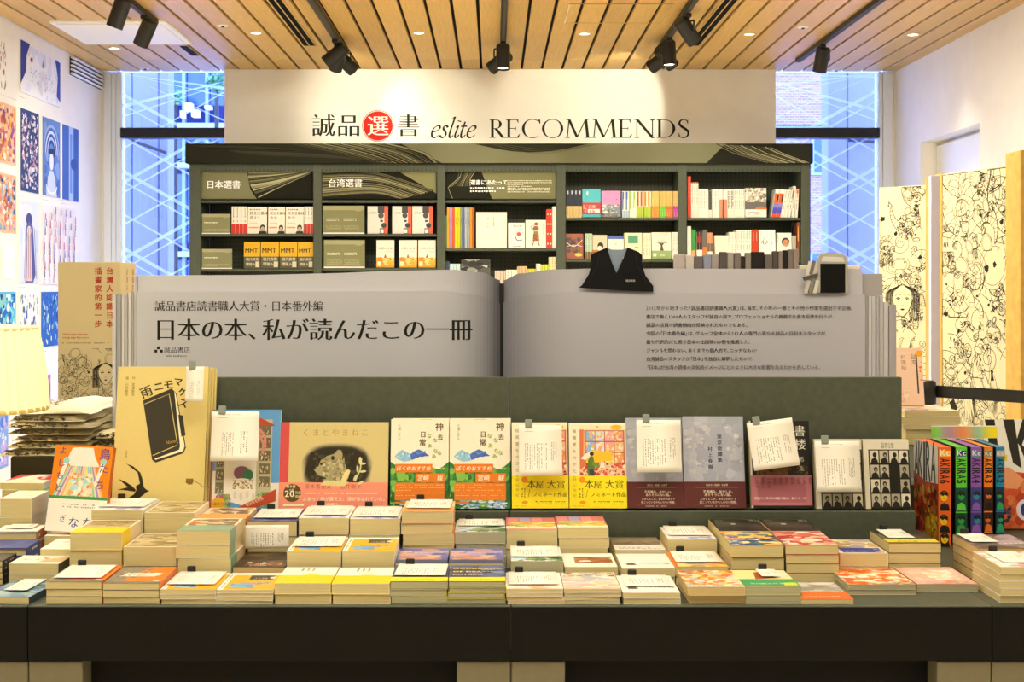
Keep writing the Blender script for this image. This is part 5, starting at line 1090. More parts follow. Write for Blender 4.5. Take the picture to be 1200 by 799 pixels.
stand('syo', 881, 952, 496, 597.5, .022, 'black book with large white kanji and dusty pink band')
stand('con', 957, 1013, 517, 598, .014, 'small book with contact sheet photos, left copy mostly under a card', dup=1, off=(.003, 0), dlabel=['copy behind the left contact sheet cover book'], group='contact sheet books')
stand('con', 1015, 1069, 517, 598, .014, 'small book with contact sheet photos, right copy fully visible', dup=1, off=(.002, 0), dlabel=['copy behind the right contact sheet cover book'], group='contact sheet books')
def fcard(pa, pb, yt, yb, label, roll=0, seed=1, curl=.012, y=3.035, **k):
    w = (pb-pa)*y/FPX; h = (yb-yt)*y/FPX; e = Euler((math.radians(84), roll, 0)); q = X((pa+pb)/2, y)
    return card(w, h, (q, y+(.012 if not k.get('near') else 0), Z(yb, y)), e, label, seed, curl, **{a: b_ for a, b_ in k.items() if a != 'near'})
fcard(216, 237, 430, 471, 'narrow white card clipped to the tall yellow picture book', seed=2, curl=.004, big=True, y=3.04)
fcard(246, 302, 483, 541, 'white card clipped over the blue library picture book', seed=3, big=True)
fcard(608.5, 659, 499, 558, 'white card clipped over the left window scene book', seed=4)
fcard(747, 799, 493, 554, 'white card clipped over the left grey blue book', seed=5)
fcard(884, 938, 493, 549, 'white card hanging askew over the black pink banded book', roll=-.13, seed=6)
fcard(958, 1010, 518, 577, 'white card clipped over the left contact sheet book', seed=7)
for px, yy, lab in ((333, 497, 'left end of the bear book'), (387, 497, 'middle of the bear book'), (1030, 517, 'right contact sheet book')):
    pass
# yellow-green sticky tabs on mountain books
for px, lab in ((499, 'left'), (562, 'right')):
    tag(MB().box(X(px-7, 3.1), X(px+7, 3.1), 3.1, 3.1008, Z(498, 3.1), Z(491, 3.1), 'bcd63e').build('sticky_tab', 'card'), 'lime sticky tab peeking above the %s mountain cover book' % lab, 'tab', group='sticky tabs')

# orange book standing low at left
def orb(p, w, h):
    p.rect(0, .40*h, w, h, 'ea8714'); p.poly([(.3*w, .97*h), (.42*w, .98*h), (.66*w, .98*h), (.7*w, .88*h), (.8*w, .76*h), (.3*w, .76*h), (.22*w, .82*h)], 'f0ece0'); p.poly([(.27*w, .76*h), (.72*w, .76*h), (.92*w, .40*h), (.05*w, .40*h)], 'eedcae')
    for k in range(13):
        t = k/12; p.poly([((.28+.42*t)*w, .76*h), ((.305+.42*t)*w, .76*h), ((.09+.83*t)*w, .41*h), ((.05+.83*t)*w, .41*h)], ['8fd0a8', 'b48cc8', 'f0b48c', 'e4e07c', 'a0c8e0'][k % 5])
    p.blobs(.3*w, .42*h, .72*w, .68*h, ['f4dcc2', 'f2b070', 'f8ecd8', 'ee8f3c', 'b8e0e0'], 34, 3, .24); p.rect(0, .375*h, w, .41*h, '3f9448')
    for x0, yy in ((.1, .86), (.74, .86)): p.poly([((x0)*w, (yy-.3)*h), ((x0+.1)*w, yy*h), ((x0+.17)*w, (yy-.02)*h), ((x0+.1)*w, (yy-.2)*h), ((x0+.03)*w, (yy-.34)*h)], 'f4efe4'); p.ell((x0+.12)*w, (yy-.04)*h, .055*w, .05*w, '9fd0cf')
    p.rect(0, 0, w, .375*h, 'f2efe2'); B_ = '3a3a8c'
    p.text('よしもと', .14*w, .985*h, .14*w, B_, vert=True, tx=-.01, sp=.009); p.text('鳥', .77*w, .86*h, .2*w, B_, tx=-.01); p.text('た', .79*w, .70*h, .17*w, B_); p.text('ち', .76*w, .51*h, .17*w, B_)
    p.text('ぎ', .22*w, .12*h, .12*w, B_); p.text('な', .38*w, .06*h, .19*w, B_, tx=-.01); p.text('な', .62*w, .06*h, .19*w, B_, tx=-.01); p.dashes(.25*w, .27*h, .8*w, .33*h, 2, '9a9a90', 3, .8, False); p.dashes(.86*w, .1*h, .92*w, .3*h, 1, '8a8a80', 4)
SPECS['orb'] = dict(cover='ea8714', spine=1, spinecol='b8541a', front=[('f', orb)])
w_ = (121-50)*2.93/FPX
book('standing_book', w_, .186, .018, SPECS['orb'], (X(86, 2.93), 2.955, Z(627, 2.93)+.001), Euler((math.radians(76), math.radians(2), math.radians(-5))), 'orange illustrated book with rainbow skirt and white band, leaning at left')

# ================================================================ STACKS OF PAPERBACKS
def N_(i): return ['top', 'second', 'third', 'fourth', 'fifth', 'sixth'][i]
rs = random.Random(77)
def stack(pa, pb, yt, D, n, spec, name, dep=.148, cardpos=None, hang=False, rot=0, jit=.0022, cseed=1, zb=TZ, cardlab=None, clipz=True, tilt_top=0):
    w = (pb-pa)*D/FPX; ht = Z(yt, D)-zb; t = ht/n; xc = X((pa+pb)/2, D); proto = None
    for i in range(n):              # i from bottom
        k = n-1-i; lab = ('%s, %s of %d' % (name, N_(k)+(' book' if k == 0 else ' from top'), n)) if n > 1 else name
        jx = 0 if k == 0 else rs.uniform(-jit, jit); ry = rot+(0 if k == 0 else rs.uniform(-.012, .012)); loc = (xc+jx, D+(0 if k == 0 else rs.uniform(0, jit*1.2)), zb+.0002+i*t)
        if proto is None: proto = book('paperback', w, dep, t-.0005, spec, loc, (0, 0, ry), lab, group=name)
        else: c = copy_tree(proto); c.location = loc; c.rotation_euler = (0, 0, ry); c['label'] = lab
    if cardpos:
        a, c_, v0, v1 = cardpos; cw = (c_-a)*D/FPX; tt = .0010 if not spec.get('band') else .0018
        card(cw, (v1-v0)*dep, (X((a+c_)/2, D)+.0, D+v0*dep, zb+ht+tt), (math.radians(1.2), 0, rot+rs.uniform(-.03, .03)), cardlab or 'white card lying on '+name, cseed, .0015, clip=clipz, lying=True)
    return xc, ht
def SPC(cover, front=None, band=None, **k): d = dict(cover=cover, spine=k.pop('spine', 1)); d.update(k); d['front'] = front or []; d['band'] = band; return d
BK = ['2b2a26', '3a3833']
S_or = SPC('8a8272', [('p', [(.25, 0), (1, 0), (1, 1), (.55, 1), (.35, .5)], 'e8791c'), ('b', .1, .1, .6, .9, ['8a8272', '736c60', 'a8977c'], 12, 2, .2), ('t', '短編', .14, .42, .33, 'f4efe0', dict(shear=.2, tx=-.05, ty=-.03)), ('t', '集', .60, .46, .26, 'f4efe0', dict(shear=.2, tx=-.05, ty=-.03)), ('r', .85, .1, .95, .16, 'f4e2c0'), ('r', 0, 0, 1, .10, '7a7362')], spinecol='d8701a', pages='pages')
S_yo = SPC('f2efe4', [('r', .1, .0, 1, .86, 'eeb01e'), ('r', .42, .58, .85, .84, '3a3529'), ('t', '八月', .5, .62, .13, 'f2e9d0'), ('e', .84, .70, .06, .08, 'e9e4d0'), ('b', .18, .1, .6, .4, ['7fb6e0', '5a98d0', 'a59ac8'], 9, 4, .35, 1.6), ('b', .6, .3, .9, .45, ['5f86c8', '93b4dc'], 3, 5, .4, 2), ('d', .02, .1, .08, .9, 1, '77705e', 3)], spinecol='f2efe4', pages='pages')
S_yb = SPC('f3efe2', [('d', .3, .78, .6, .95, 3, '5a574c', 4), ('e', .58, .46, .2, .13, 'f0cf16')], band=(0, .48, 'f0cf16', [('e', .58, .93, .19, .04, 'f3d52a')]), spinecol='f3efe2')
S_pur = SPC('5f66a8', [('b', 0, .3, 1, 1, ['6a6cb4', '8f86c0', 'b49cc4', '4f5a9c', 'd9a894'], 34, 3, .28, 2), ('b', .05, .2, .9, .5, ['e0a888', 'c98f84', 'e8c0a0', '9a7f8c'], 18, 4, .28, 2.2), ('t', '終末のフール', .3, .66, .10, 'e4dcec', dict(tx=-.02)), ('r', 0, 0, 1, .18, '34466f')], spinecol='4a4f88')
S_blu = SPC('2c4476', [('b', 0, .25, 1, 1, ['2c4476', '3c588c', '1f3260', '4b6a9c'], 26, 3, .3, 1.6), ('t', 'ACCURACY', .05, .76, .145, 'f0e02a', dict(tx=-.06, ty=-.04)), ('t', 'OF DEATH', .05, .56, .135, 'f0e02a', dict(tx=-.06, ty=-.04)), ('t', 'KOTARO', .05, .38, .12, 'f2efe4', dict(tx=-.03)), ('b', .55, .5, .98, .8, ['14213f', '7f94b8'], 6, 6, .4, 1.6)], band=(0, .24, 'efe01c', [('t', 'ついにミステリ新境地', .05, .3, .07, '3a3a20', dict(tx=-.01))]), spinecol='24386a', pages='pages_grey')
S_blc = SPC('2c4476', [('b', 0, .25, 1, 1, ['2c4476', '3c588c', '4b5a9c'], 16, 3, .3, 1.6)], band=(0, .24, 'efe01c', [('t', 'ついにミステリ新境地', .05, .3, .07, '3a3a20', dict(tx=-.01))]), spinecol='8c86c0', pages='pages_grey')
S_wor = SPC('f1ede2', [('b', .1, .02, .95, .4, ['f6e6d6', 'e9d4d4', 'f2b98c'], 10, 3, .3, 2), ('r', 0, 0, 1, .025, 'd98a2c')])
S_pas = SPC('e6dfd2', [('b', 0, .0, 1, 1, ['d8c8c0', 'c8ccd4', 'e8d8b8', 'f0ece4', 'b8bcc4', 'dcb8a4'], 50, 9, .2, 1.5), ('b', .05, .75, .98, .98, ['5a4f3c', 'c8b468', 'e0d0a0', '807460'], 16, 5, .25, 1.6), ('r', 0, 0, 1, .05, 'e2b4a4')])
S_wsm = SPC('f2efe8', [('e', .2, .3, .09, .05, '57423a'), ('r', .12, .2, .3, .27, '6a5a50'), ('t', '小さな本の家', .4, .28, .085, '6a6a80'), ('b', .85, .25, .97, .35, ['b0b0a0', '98a088'], 4, 3, .5)])
S_opa = SPC('e8d8b4', [('b', 0, 0, 1, 1, ['e9a040', 'f0c060', 'e8e0d4', 'd8802c', 'f6e4b0', 'b8b4ac', 'c87830'], 70, 4, .16), ('r', 0, 0, 1, .08, 'e2dccb')], pages='pages_tan')
S_grn = SPC('efe0a0', [('p', [(.32, .45), (.38, .85), (.62, .92), (.72, .5)], 'a5451c'), ('b', .66, .5, 1, 1, ['e4e0d4', 'f0ece4'], 6, 4, .5)], band=(0, .42, '2f9a5c', [('t', '芥川龍之介 生誕', .14, .3, .10, 'f4f0e0', dict(tx=-.02)), ('r', .74, .1, .98, .5, 'c8d82c')]), pages='pages_grey')
S_gor = SPC('b9b4ac', [('b', 0, .3, 1, 1, ['c9c4bc', 'a8a49c', '8f8b84', 'd9d4cc'], 22, 3, .3, 2)], band=(0, .40, 'ea6a1c', [('t', '心をゆさぶる物語', .12, .30, .085, 'f7e4cc', dict(tx=-.01))]))
S_brn = SPC('efe4cf', [('r', .04, .04, .96, .96, 'b6a06c'), ('b', .05, .05, .95, .95, ['8f7a4c', 'c4b284', '7a6840', 'a8935e', 'd4c496'], 40, 4, .2, 1.6)])
S_yel = SPC('efe4cf', [('r', .04, .04, .96, .96, 'a89464'), ('b', .05, .4, .95, .95, ['8f7a4c', 'c4b284', '7a6840', 'a8935e'], 24, 4, .2, 1.6)], band=(0, .40, 'f2d019', None), spinecol='e8d4b4')
S_gre = SPC('f1e6cc', [('b', .05, .3, .95, .95, ['b4a47c', 'c8653c', '8c7a54', 'd8c8a0', '7c5a44'], 30, 5, .22, 1.6)], band=(0, .42, '8aa98e', None), spinecol='dcc8a4')
S_orc = SPC('efd9b0', [('b', .1, .45, .95, .95, ['8a6a58', 'c08a5c', 'd8b890', '5c4a48'], 24, 6, .22, 1.6)], band=(0, .42, 'eba35a', None))
S_wpl = SPC('f3efe6', [('b', .1, 0, .95, .2, ['b8c0e0', 'd8dcf0', '9aa4d4'], 9, 3, .4, 2)])
S_nav = SPC('4a4a7c', [('b', 0, 0, 1, .25, ['50508c', '6a6a9c', '3c3c68'], 9, 3, .4, 2)], spinecol='3c3c66')
S_mtn = SPC('dfe4de', [('p', [(.1, 0), (.5, .38), (.8, .5), (1, .3), (1, 0)], '4c7a4a'), ('b', .2, 0, 1, .35, ['5c8a54', '3c6a40', '88a878', 'e8ece4'], 22, 3, .3, 1.8), ('b', 0, .1, .35, .35, ['9cc0e0', 'c4dcf0'], 7, 4, .4, 1.6)], pages='pages_grey')
S_dk = SPC('4a3626', [('b', 0, 0, 1, 1, ['4a3626', '33261c', '5c4630', '241c16'], 30, 4, .25, 1.8), ('b', .2, .12, .9, .32, ['c87038', 'e0a868', '8c4828', 'e8dcc4'], 14, 5, .3), ('t', 'JUGEMU', .3, .06, .09, 'e8dcc4')], pages='pages_tan')
S_win = SPC('f3e8d0', [('r', 0, .28, 1, 1, 'c9566a')]+[('r', .03+.245*i, .36, .25+.245*i, .97, c) for i, c in enumerate(('d88a94', 'a9a0d8', 'e0929c', 'd0707c'))]+[('b', .02, .2, .98, .6, ['f0c850', 'e8a83c', 'f6e0a0', 'e07050', 'a8b860'], 26, 4, .22, 1.8), ('r', 0, 0, 1, .05, 'd8503c')])
S_wan = SPC('f2eee2', [('b', .22, .3, .95, .75, ['9c5c34', 'b8744c', '844824', 'a8683c'], 26, 4, .22, 2.4), ('e', .42, .45, .12, .07, 'f2e8da'), ('e', .62, .6, .14, .09, '9c4a3c'), ('r', 0, 0, 1, .05, 'e07a24')])
S_bnd = SPC('8a7a60', [('b', 0, .3, 1, 1, ['8a7a60', '7a6a50', '9c8c70'], 20, 4, .3, 2), ('s', [(.25, .4), (.5, .75), (.75, .4)], .02, '4a3c2c')], band=(0, .38, 'e9e6dc', [('d', .1, .15, .9, .6, 2, '8a8678', 4, False)]), spinecol='e8d82c')
S_ocd = SPC('f0c060', [('b', 0, 0, 1, .3, ['e8701c', 'f0a030', '88a8a0', 'f6d880'], 14, 3, .4, 2), ('r', 0, 0, .06, 1, 'e8701c')])
S_pnt = SPC('20221c', [('b', 0, 0, 1, 1, ['f0d060', 'e8b040', 'f6ecc0', '3a7a8a', '2c4a7c', 'e4a860', 'f2d890'], 60, 4, .2, 1.4), ('b', 0, 0, .25, .8, ['5a62c0', '7a80d0'], 9, 5, .4)], pages='pages')
S_red = SPC('c95a50', [('b', 0, 0, 1, 1, ['c94a44', 'e89484', 'f4dcc4', 'd86858', 'f0c8a8', 'b03c38'], 60, 6, .2, 1.4), ('e', .6, .35, .22, .12, 'f4e6cc')], pages='pages')
S_blk = SPC('24251f', [('b', .05, .3, .95, .9, ['2e2f28', '3f4034', '1c1d18', '4a4a38'], 20, 4, .3, 2), ('r', .36, .5, .46, .58, 'd8d0a8'), ('t', '怪談', .8, .8, .1, 'd8d8c0'), ('t', '百話', .08, .8, .09, 'd8d8c0'), ('s', [(.02, .98), (.5, .97), (.98, .9)], .012, 'cbb868')], spine=-1, spinecol='d4c284')
S_ybl = SPC('e9e2cc', [('b', 0, .3, 1, 1, ['c8b070', 'e8d8a0', 'b0a0a8', 'f0e8d0', 'a08850'], 26, 4, .25, 1.6), ('r', .1, .05, .95, .38, '30389a'), ('t', '永遠のあとに', .16, .12, .12, 'e8d83c', dict(tx=-.03)), ('b', .8, .0, 1, .3, ['f0d8d0', 'e8a8a0'], 5, 4, .4)])
S_ykb = SPC('2c2c20', [('b', 0, .1, 1, 1, ['2c2c20', '4c4c34', '1e1e18', '6a6440'], 20, 4, .3, 1.6), ('r', 0, .05, 1, .32, 'e6cf28'), ('t', '夜の本棚', .2, .1, .1, '2c2c20', dict(tx=-.02))], pages='pages')
S_mag = SPC('f0dcc0', [('b', 0, 0, 1, 1, ['e8701c', 'f0a040', 'f6e0b0', 'f4ece0', 'd85818', 'e89858'], 90, 4, .14, 1.5), ('b', .3, 0, 1, .15, ['8890a0', 'c0b8b0', 'e4d8c8'], 12, 5, .3, 2)], pages='pages_grey', spinecol='e04a24')
S_pnk = SPC('f0b4a0', [('b', .1, .2, 1, .9, ['f4c4b4', 'f0b4a0', 'f6d4c4'], 20, 3, .3), ('b', .35, .25, .85, .8, ['f6f0d8', 'f0e4c0', 'f8f4e8'], 16, 4, .3), ('b', .1, .0, .9, .2, ['b8a8b0', 'e89078', 'e8d0c0'], 12, 5, .3, 2)], pages='pages_grey')
S_fan = SPC('7c6c62', [('b', 0, 0, 1, 1, ['7c6c62', '94827c', '5c5048', 'a894a0', '685850'], 34, 4, .25, 1.6), ('d', .5, .3, .9, .4, 1, 'd8ccc0', 4, False)], spine=1, pages='pages_tan')
S_pkt = SPC('f4e8e0', [('b', 0, 0, 1, 1, ['f0b8b0', 'f6ece4', 'e89c9c', 'f4d8cc', 'f8f4ee'], 34, 4, .25, 1.6)], spine=1)
S_gwh = SPC('e9e6dc', [('p', [(.5, .2), (.9, .9), (1, .9), (1, .2)], 'c9a878'), ('t', '海と毒', .1, .45, .13, '8a8a8c', dict(shear=.3)), ('b', .5, .4, .85, .85, ['d8b488', 'c08850', 'e8dcc8'], 9, 3, .3)], spinecol='4a4a44')
S_bpt = SPC('5a7ea8', [('b', 0, 0, 1, 1, ['5a7ea8', '3c6090', '88a4b8', '6c9a8c', '2c4878', '9ab0c0'], 50, 4, .2, 1.6)], spinecol='2c3c50')
F_ = 2.556
stack(53, 119, 681.5, F_, 3, S_or, 'grey and orange paperback under a white card, front edge', cardpos=(58, 114, .16, .92), cseed=11)
stack(120.5, 186.5, 683, F_, 3, S_or, 'grey and orange paperback with white brushed title, front edge')
stack(187.5, 253, 690, F_, 3, S_yo, 'thin mustard paperback under a white card, front edge', cardpos=(191, 248, .2, .96), cseed=12)
stack(254, 320.5, 690.5, F_, 4, S_yo, 'thin mustard paperback with blue shapes and black title box')
stack(321.5, 387, 683.5, F_, 2, S_yb, 'white paperback with wide yellow band, left of twin stacks')
stack(388.5, 456, 684, F_, 2, S_yb, 'white paperback with wide yellow band, right of twin stacks')
stack(457.5, 524, 681, F_, 3, S_blc, 'yellow banded navy paperback under a white card, front edge', cardpos=(460, 521, .26, .95), cseed=13)
stack(526, 592, 681, F_, 4, S_blu, 'navy paperback with yellow English title and yellow band')
stack(593.5, 660, 690, F_, 4, S_wor, 'white paperback with orange rim under a card, front edge', cardpos=(596, 655, .2, .93), cseed=14)
stack(661, 727.5, 690, F_, 4, S_pas, 'paperback with blurred pastel painting cover, front edge')
stack(730, 797, 694, F_, 2, S_wsm, 'white soft paperback with small drawing under a card, front edge', cardpos=(735, 790, .3, .95), cseed=15, jit=.003)
stack(806, 873, 687.5, F_, 2, S_opa, 'paperback with orange and yellow painted cover, front edge', jit=.006, rot=.0)
stack(872.5, 938, 687, F_+.004, 2, S_grn, 'yellow paperback with green band and rust brown hill, front edge', jit=.004, rot=.0, cardpos=(902, 925, .5, .95), cseed=16, cardlab='small white card on the green banded yellow paperback', clipz=True)
stack(939, 1000, 702, F_, 1, S_gor, 'thin grey paperback with orange band at the front edge')
R2 = 2.722
stack(82, 143, 624, R2+.005, 3, S_yel, 'thick brown pictured paperback with yellow band, tall stack at left')
stack(144.5, 206.5, 640.5, R2, 2, S_brn, 'paperback with framed brown picture, between yellow and green stacks')
stack(207.5, 269.5, 622, R2-.005, 4, S_gre, 'thick paperback with sage green band, tall stack')
stack(273, 334, 664, R2, 1, S_dk, 'dark brown paperback with flame coloured lettering in a low gap')
card(.09, .048, (X(313, R2+.12), R2+.118, TZ+.050), (math.radians(82), 0, .06), 'greyish card standing upright behind the dark brown paperback', 18, -.004, clip=False)
stack(336, 399.5, 645.5, R2, 2, S_yo, 'mustard and blue paperback under a card, second row', cardpos=(340, 398, .25, .95), cseed=19)
stack(401, 462, 645.5, R2, 2, S_yo, 'mustard and blue paperback with cover showing, second row')
stack(463.5, 524, 659, R2, 3, S_pur, 'violet and peach sunset paperback, left stack in second row')
stack(526, 590, 659, R2, 3, S_pur, 'violet and peach sunset paperback, right stack in second row')
stack(599, 660, 657, R2, 2, S_mtn, 'paperback with green and blue rim under a card, second row', cardpos=(600, 657, .22, .94), cseed=20)
stack(662, 724, 665, R2, 2, S_wan, 'white paperback with reddish brown animal, second row')
stack(729, 791, 665.5, R2, 2, S_wsm, 'white paperback with small drawing and blue title, second row')
stack(791.5, 853, 663.5, R2, 2, S_ocd, 'orange rimmed paperback under a white card, second row', cardpos=(795, 850, .22, .95), cseed=21)
stack(857, 918.5, 638.5, R2+.02, 3, S_pnt, 'paperback with yellow and blue painted cover, tall stack')
stack(920.5, 982.5, 638.5, R2+.02, 4, S_red, 'paperback with red and cream painted cover, tall stack')
stack(984, 1041, 648, R2+.05, 2, S_ybl, 'paperback with royal blue panel and yellow lettering')
R3 = 2.885
stack(107, 167, 597.5, R3, 2, S_wpl, 'plain white paperback under a card beside the orange book', cardpos=(109, 165, .2, .92), cseed=22)
stack(169, 228, 600.5, R3, 2, S_brn, 'paperback with framed brown picture, back row left')
stack(229, 287, 608, R3, 2, S_orc, 'paperback with apricot band and brown picture, back row')
stack(290, 348, 610.5, R3, 3, S_nav, 'navy rimmed paperback under a white card, back row', cardpos=(294, 346, .2, .95), cseed=23)
stack(350, 408.5, 606.5, R3, 3, S_wpl, 'white paperback with lilac flecks under a card, back row', cardpos=(353, 405, .16, .93), cseed=24)
stack(410, 468.5, 607.5, R3, 3, S_wpl, 'white paperback under a white card, left of the tallest stack', cardpos=(413, 466, .08, .93), cseed=25)
stack(471, 531, 599.5, R3, 5, S_orc, 'cream edged paperback under a card, tallest back row stack', cardpos=(475, 527, .2, .95), cseed=26)
stack(533, 592.5, 623, R3, 3, S_mtn, 'paperback with green mountainside cover under a card, back row', cardpos=(536, 591, .42, .97), cseed=27)
stack(593.5, 653, 620, R3, 2, S_win, 'paperback with pink window pane picture, left back row stack')
stack(654, 713, 618.5, R3, 4, S_win, 'paperback with pink window pane picture, right taller back row stack', jit=.003)
stack(721, 779, 644.5, R3-.01, 1, S_bnd, 'brown paperback with white band and yellow spine, low at back')
stack(783, 840, 631.5, R3, 2, S_wpl, 'white paperback under a card, below the grey blue books', cardpos=(786, 837, .22, .95), cseed=28)
stack(843, 901, 621.5, R3+.005, 3, S_blk, 'black covered paperback behind the yellow and blue painted stack')
stack(903.5, 962, 621.5, R3+.005, 3, S_blk, 'black covered paperback behind the red painted stack')
stack(1042, 1103, 636, 2.83, 3, S_ykb, 'black and yellow paperback under a card near the comic volumes', cardpos=(1049, 1080, .3, .95), cseed=29, clipz=True)
stack(994, 1073, 684.5, 2.634, 2, S_mag, 'magazine with orange watercolour cover at the front right', dep=.15, jit=.002)
stack(1075, 1146, 684, 2.66, 1, S_pnk, 'pink magazine with pale figure beside the orange watercolour one', dep=.16)
stack(1173, 1247, 664, F_+.01, 5, S_pkt, 'pink patterned book in the rightmost front stack', dep=.15, jit=.003, cardpos=(1184, 1222, .2, .9), cseed=30)
stack(1146, 1216, 642, 2.735, 4, S_fan, 'brown mottled paperback behind the rightmost pink stack', dep=.15, jit=.003, cardpos=(1150, 1182, .35, .95), cseed=31)
# left side table
stack(10, 69, 660, 2.72, 2, S_gwh, 'white paperback with grey slanted title and small tan picture', rot=-.02, dep=.082, jit=.001)
stack(-22, 35, 699, F_, 1, S_bpt, 'paperback with blue green painting at the front left corner', rot=-.08, cardpos=(-6, 22, .3, .95), cseed=32, clipz=False)
S_hb = SPC('3d4f9c', [('d', .1, .2, .9, .4, 1, 'd8dcf0', 3, False), ('b', 0, 0, 1, 1, ['3d4f9c', '4a5cac', '32428a'], 12, 3, .4)], spinecol='35468e', hard=True, spine_pr=[('d', .2, .3, .8, .8, 1, 'e4e4ec', 4)])
stack(-45, 31, 642, 2.82, 3, S_hb, 'royal blue hardcover at the left frame edge', rot=.05, dep=.095, jit=.001)
S_bkk = SPC('2a2830', [], spinecol='24222a', spine_pr=[('d', .25, .2, .75, .8, 1, 'd8d4c8', 4)])
stack(-60, 3, 657, 2.722, 4, S_bkk, 'black spined paperback at the left frame edge', dep=.08, jit=.001)
S_rdp = SPC('f1eee6', [('d', .1, .5, .9, .9, 6, 'a8a49c', 4)], spinecol='b5705c', hard=True, spine_pr=[('d', .2, .1, .8, .3, 1, 'f0e4d8', 4)])
stack(-6, 43, 622, 2.925, 3, S_rdp, 'white hardcover with dusty red spine, at left', rot=.04, dep=.075, cardpos=(2, 34, .25, .97), cseed=33, jit=.0008, clipz=False)
S_wf = SPC('f4efe4', [('b', .1, .1, .9, .9, ['f0e0d4', 'f6f0e6', 'e8dcd0'], 14, 3, .3)])
stack(47, 84, 643, 2.80, 3, S_wf, 'plain white booklet below the orange illustrated book', dep=.115, jit=.001)
stack(0, 37, 584, 3.012, 3, S_wf, 'thick white topped book at the left frame edge', dep=.12, jit=.001)
stack(52, 104, 627.5, 2.925, 3, S_wf, 'pale book supporting the orange illustrated book', dep=.08, jit=.001)
S_rg = SPC('f2ece2', [('p', [(.0, .2), (.4, 1), (.0, 1)], 'd8505c'), ('p', [(.5, .5), (1, .3), (1, .9), (.7, .9)], 'c9445c'), ('b', .2, .2, .8, .8, ['f6f2ea', 'e8e0d4'], 9, 3, .3)])
S_rg2 = SPC('dfe0c8', [('p', [(.3, .0), (1, 0), (1, .7), (.6, .3)], '4a9a78'), ('b', .0, .2, .6, .8, ['e8e4d0', 'f0ecd8'], 9, 3, .3)])
stack(2, 53, 574, 3.145, 3, S_rg2, 'pale green paperback under the red patterned one at far left', dep=.145, jit=.001)
zz = Z(574, 3.145)
stack(0, 51, 565.5, 3.15, 1, S_rg, 'red and white paperback lying on the pale green stack', dep=.14, zb=zz)

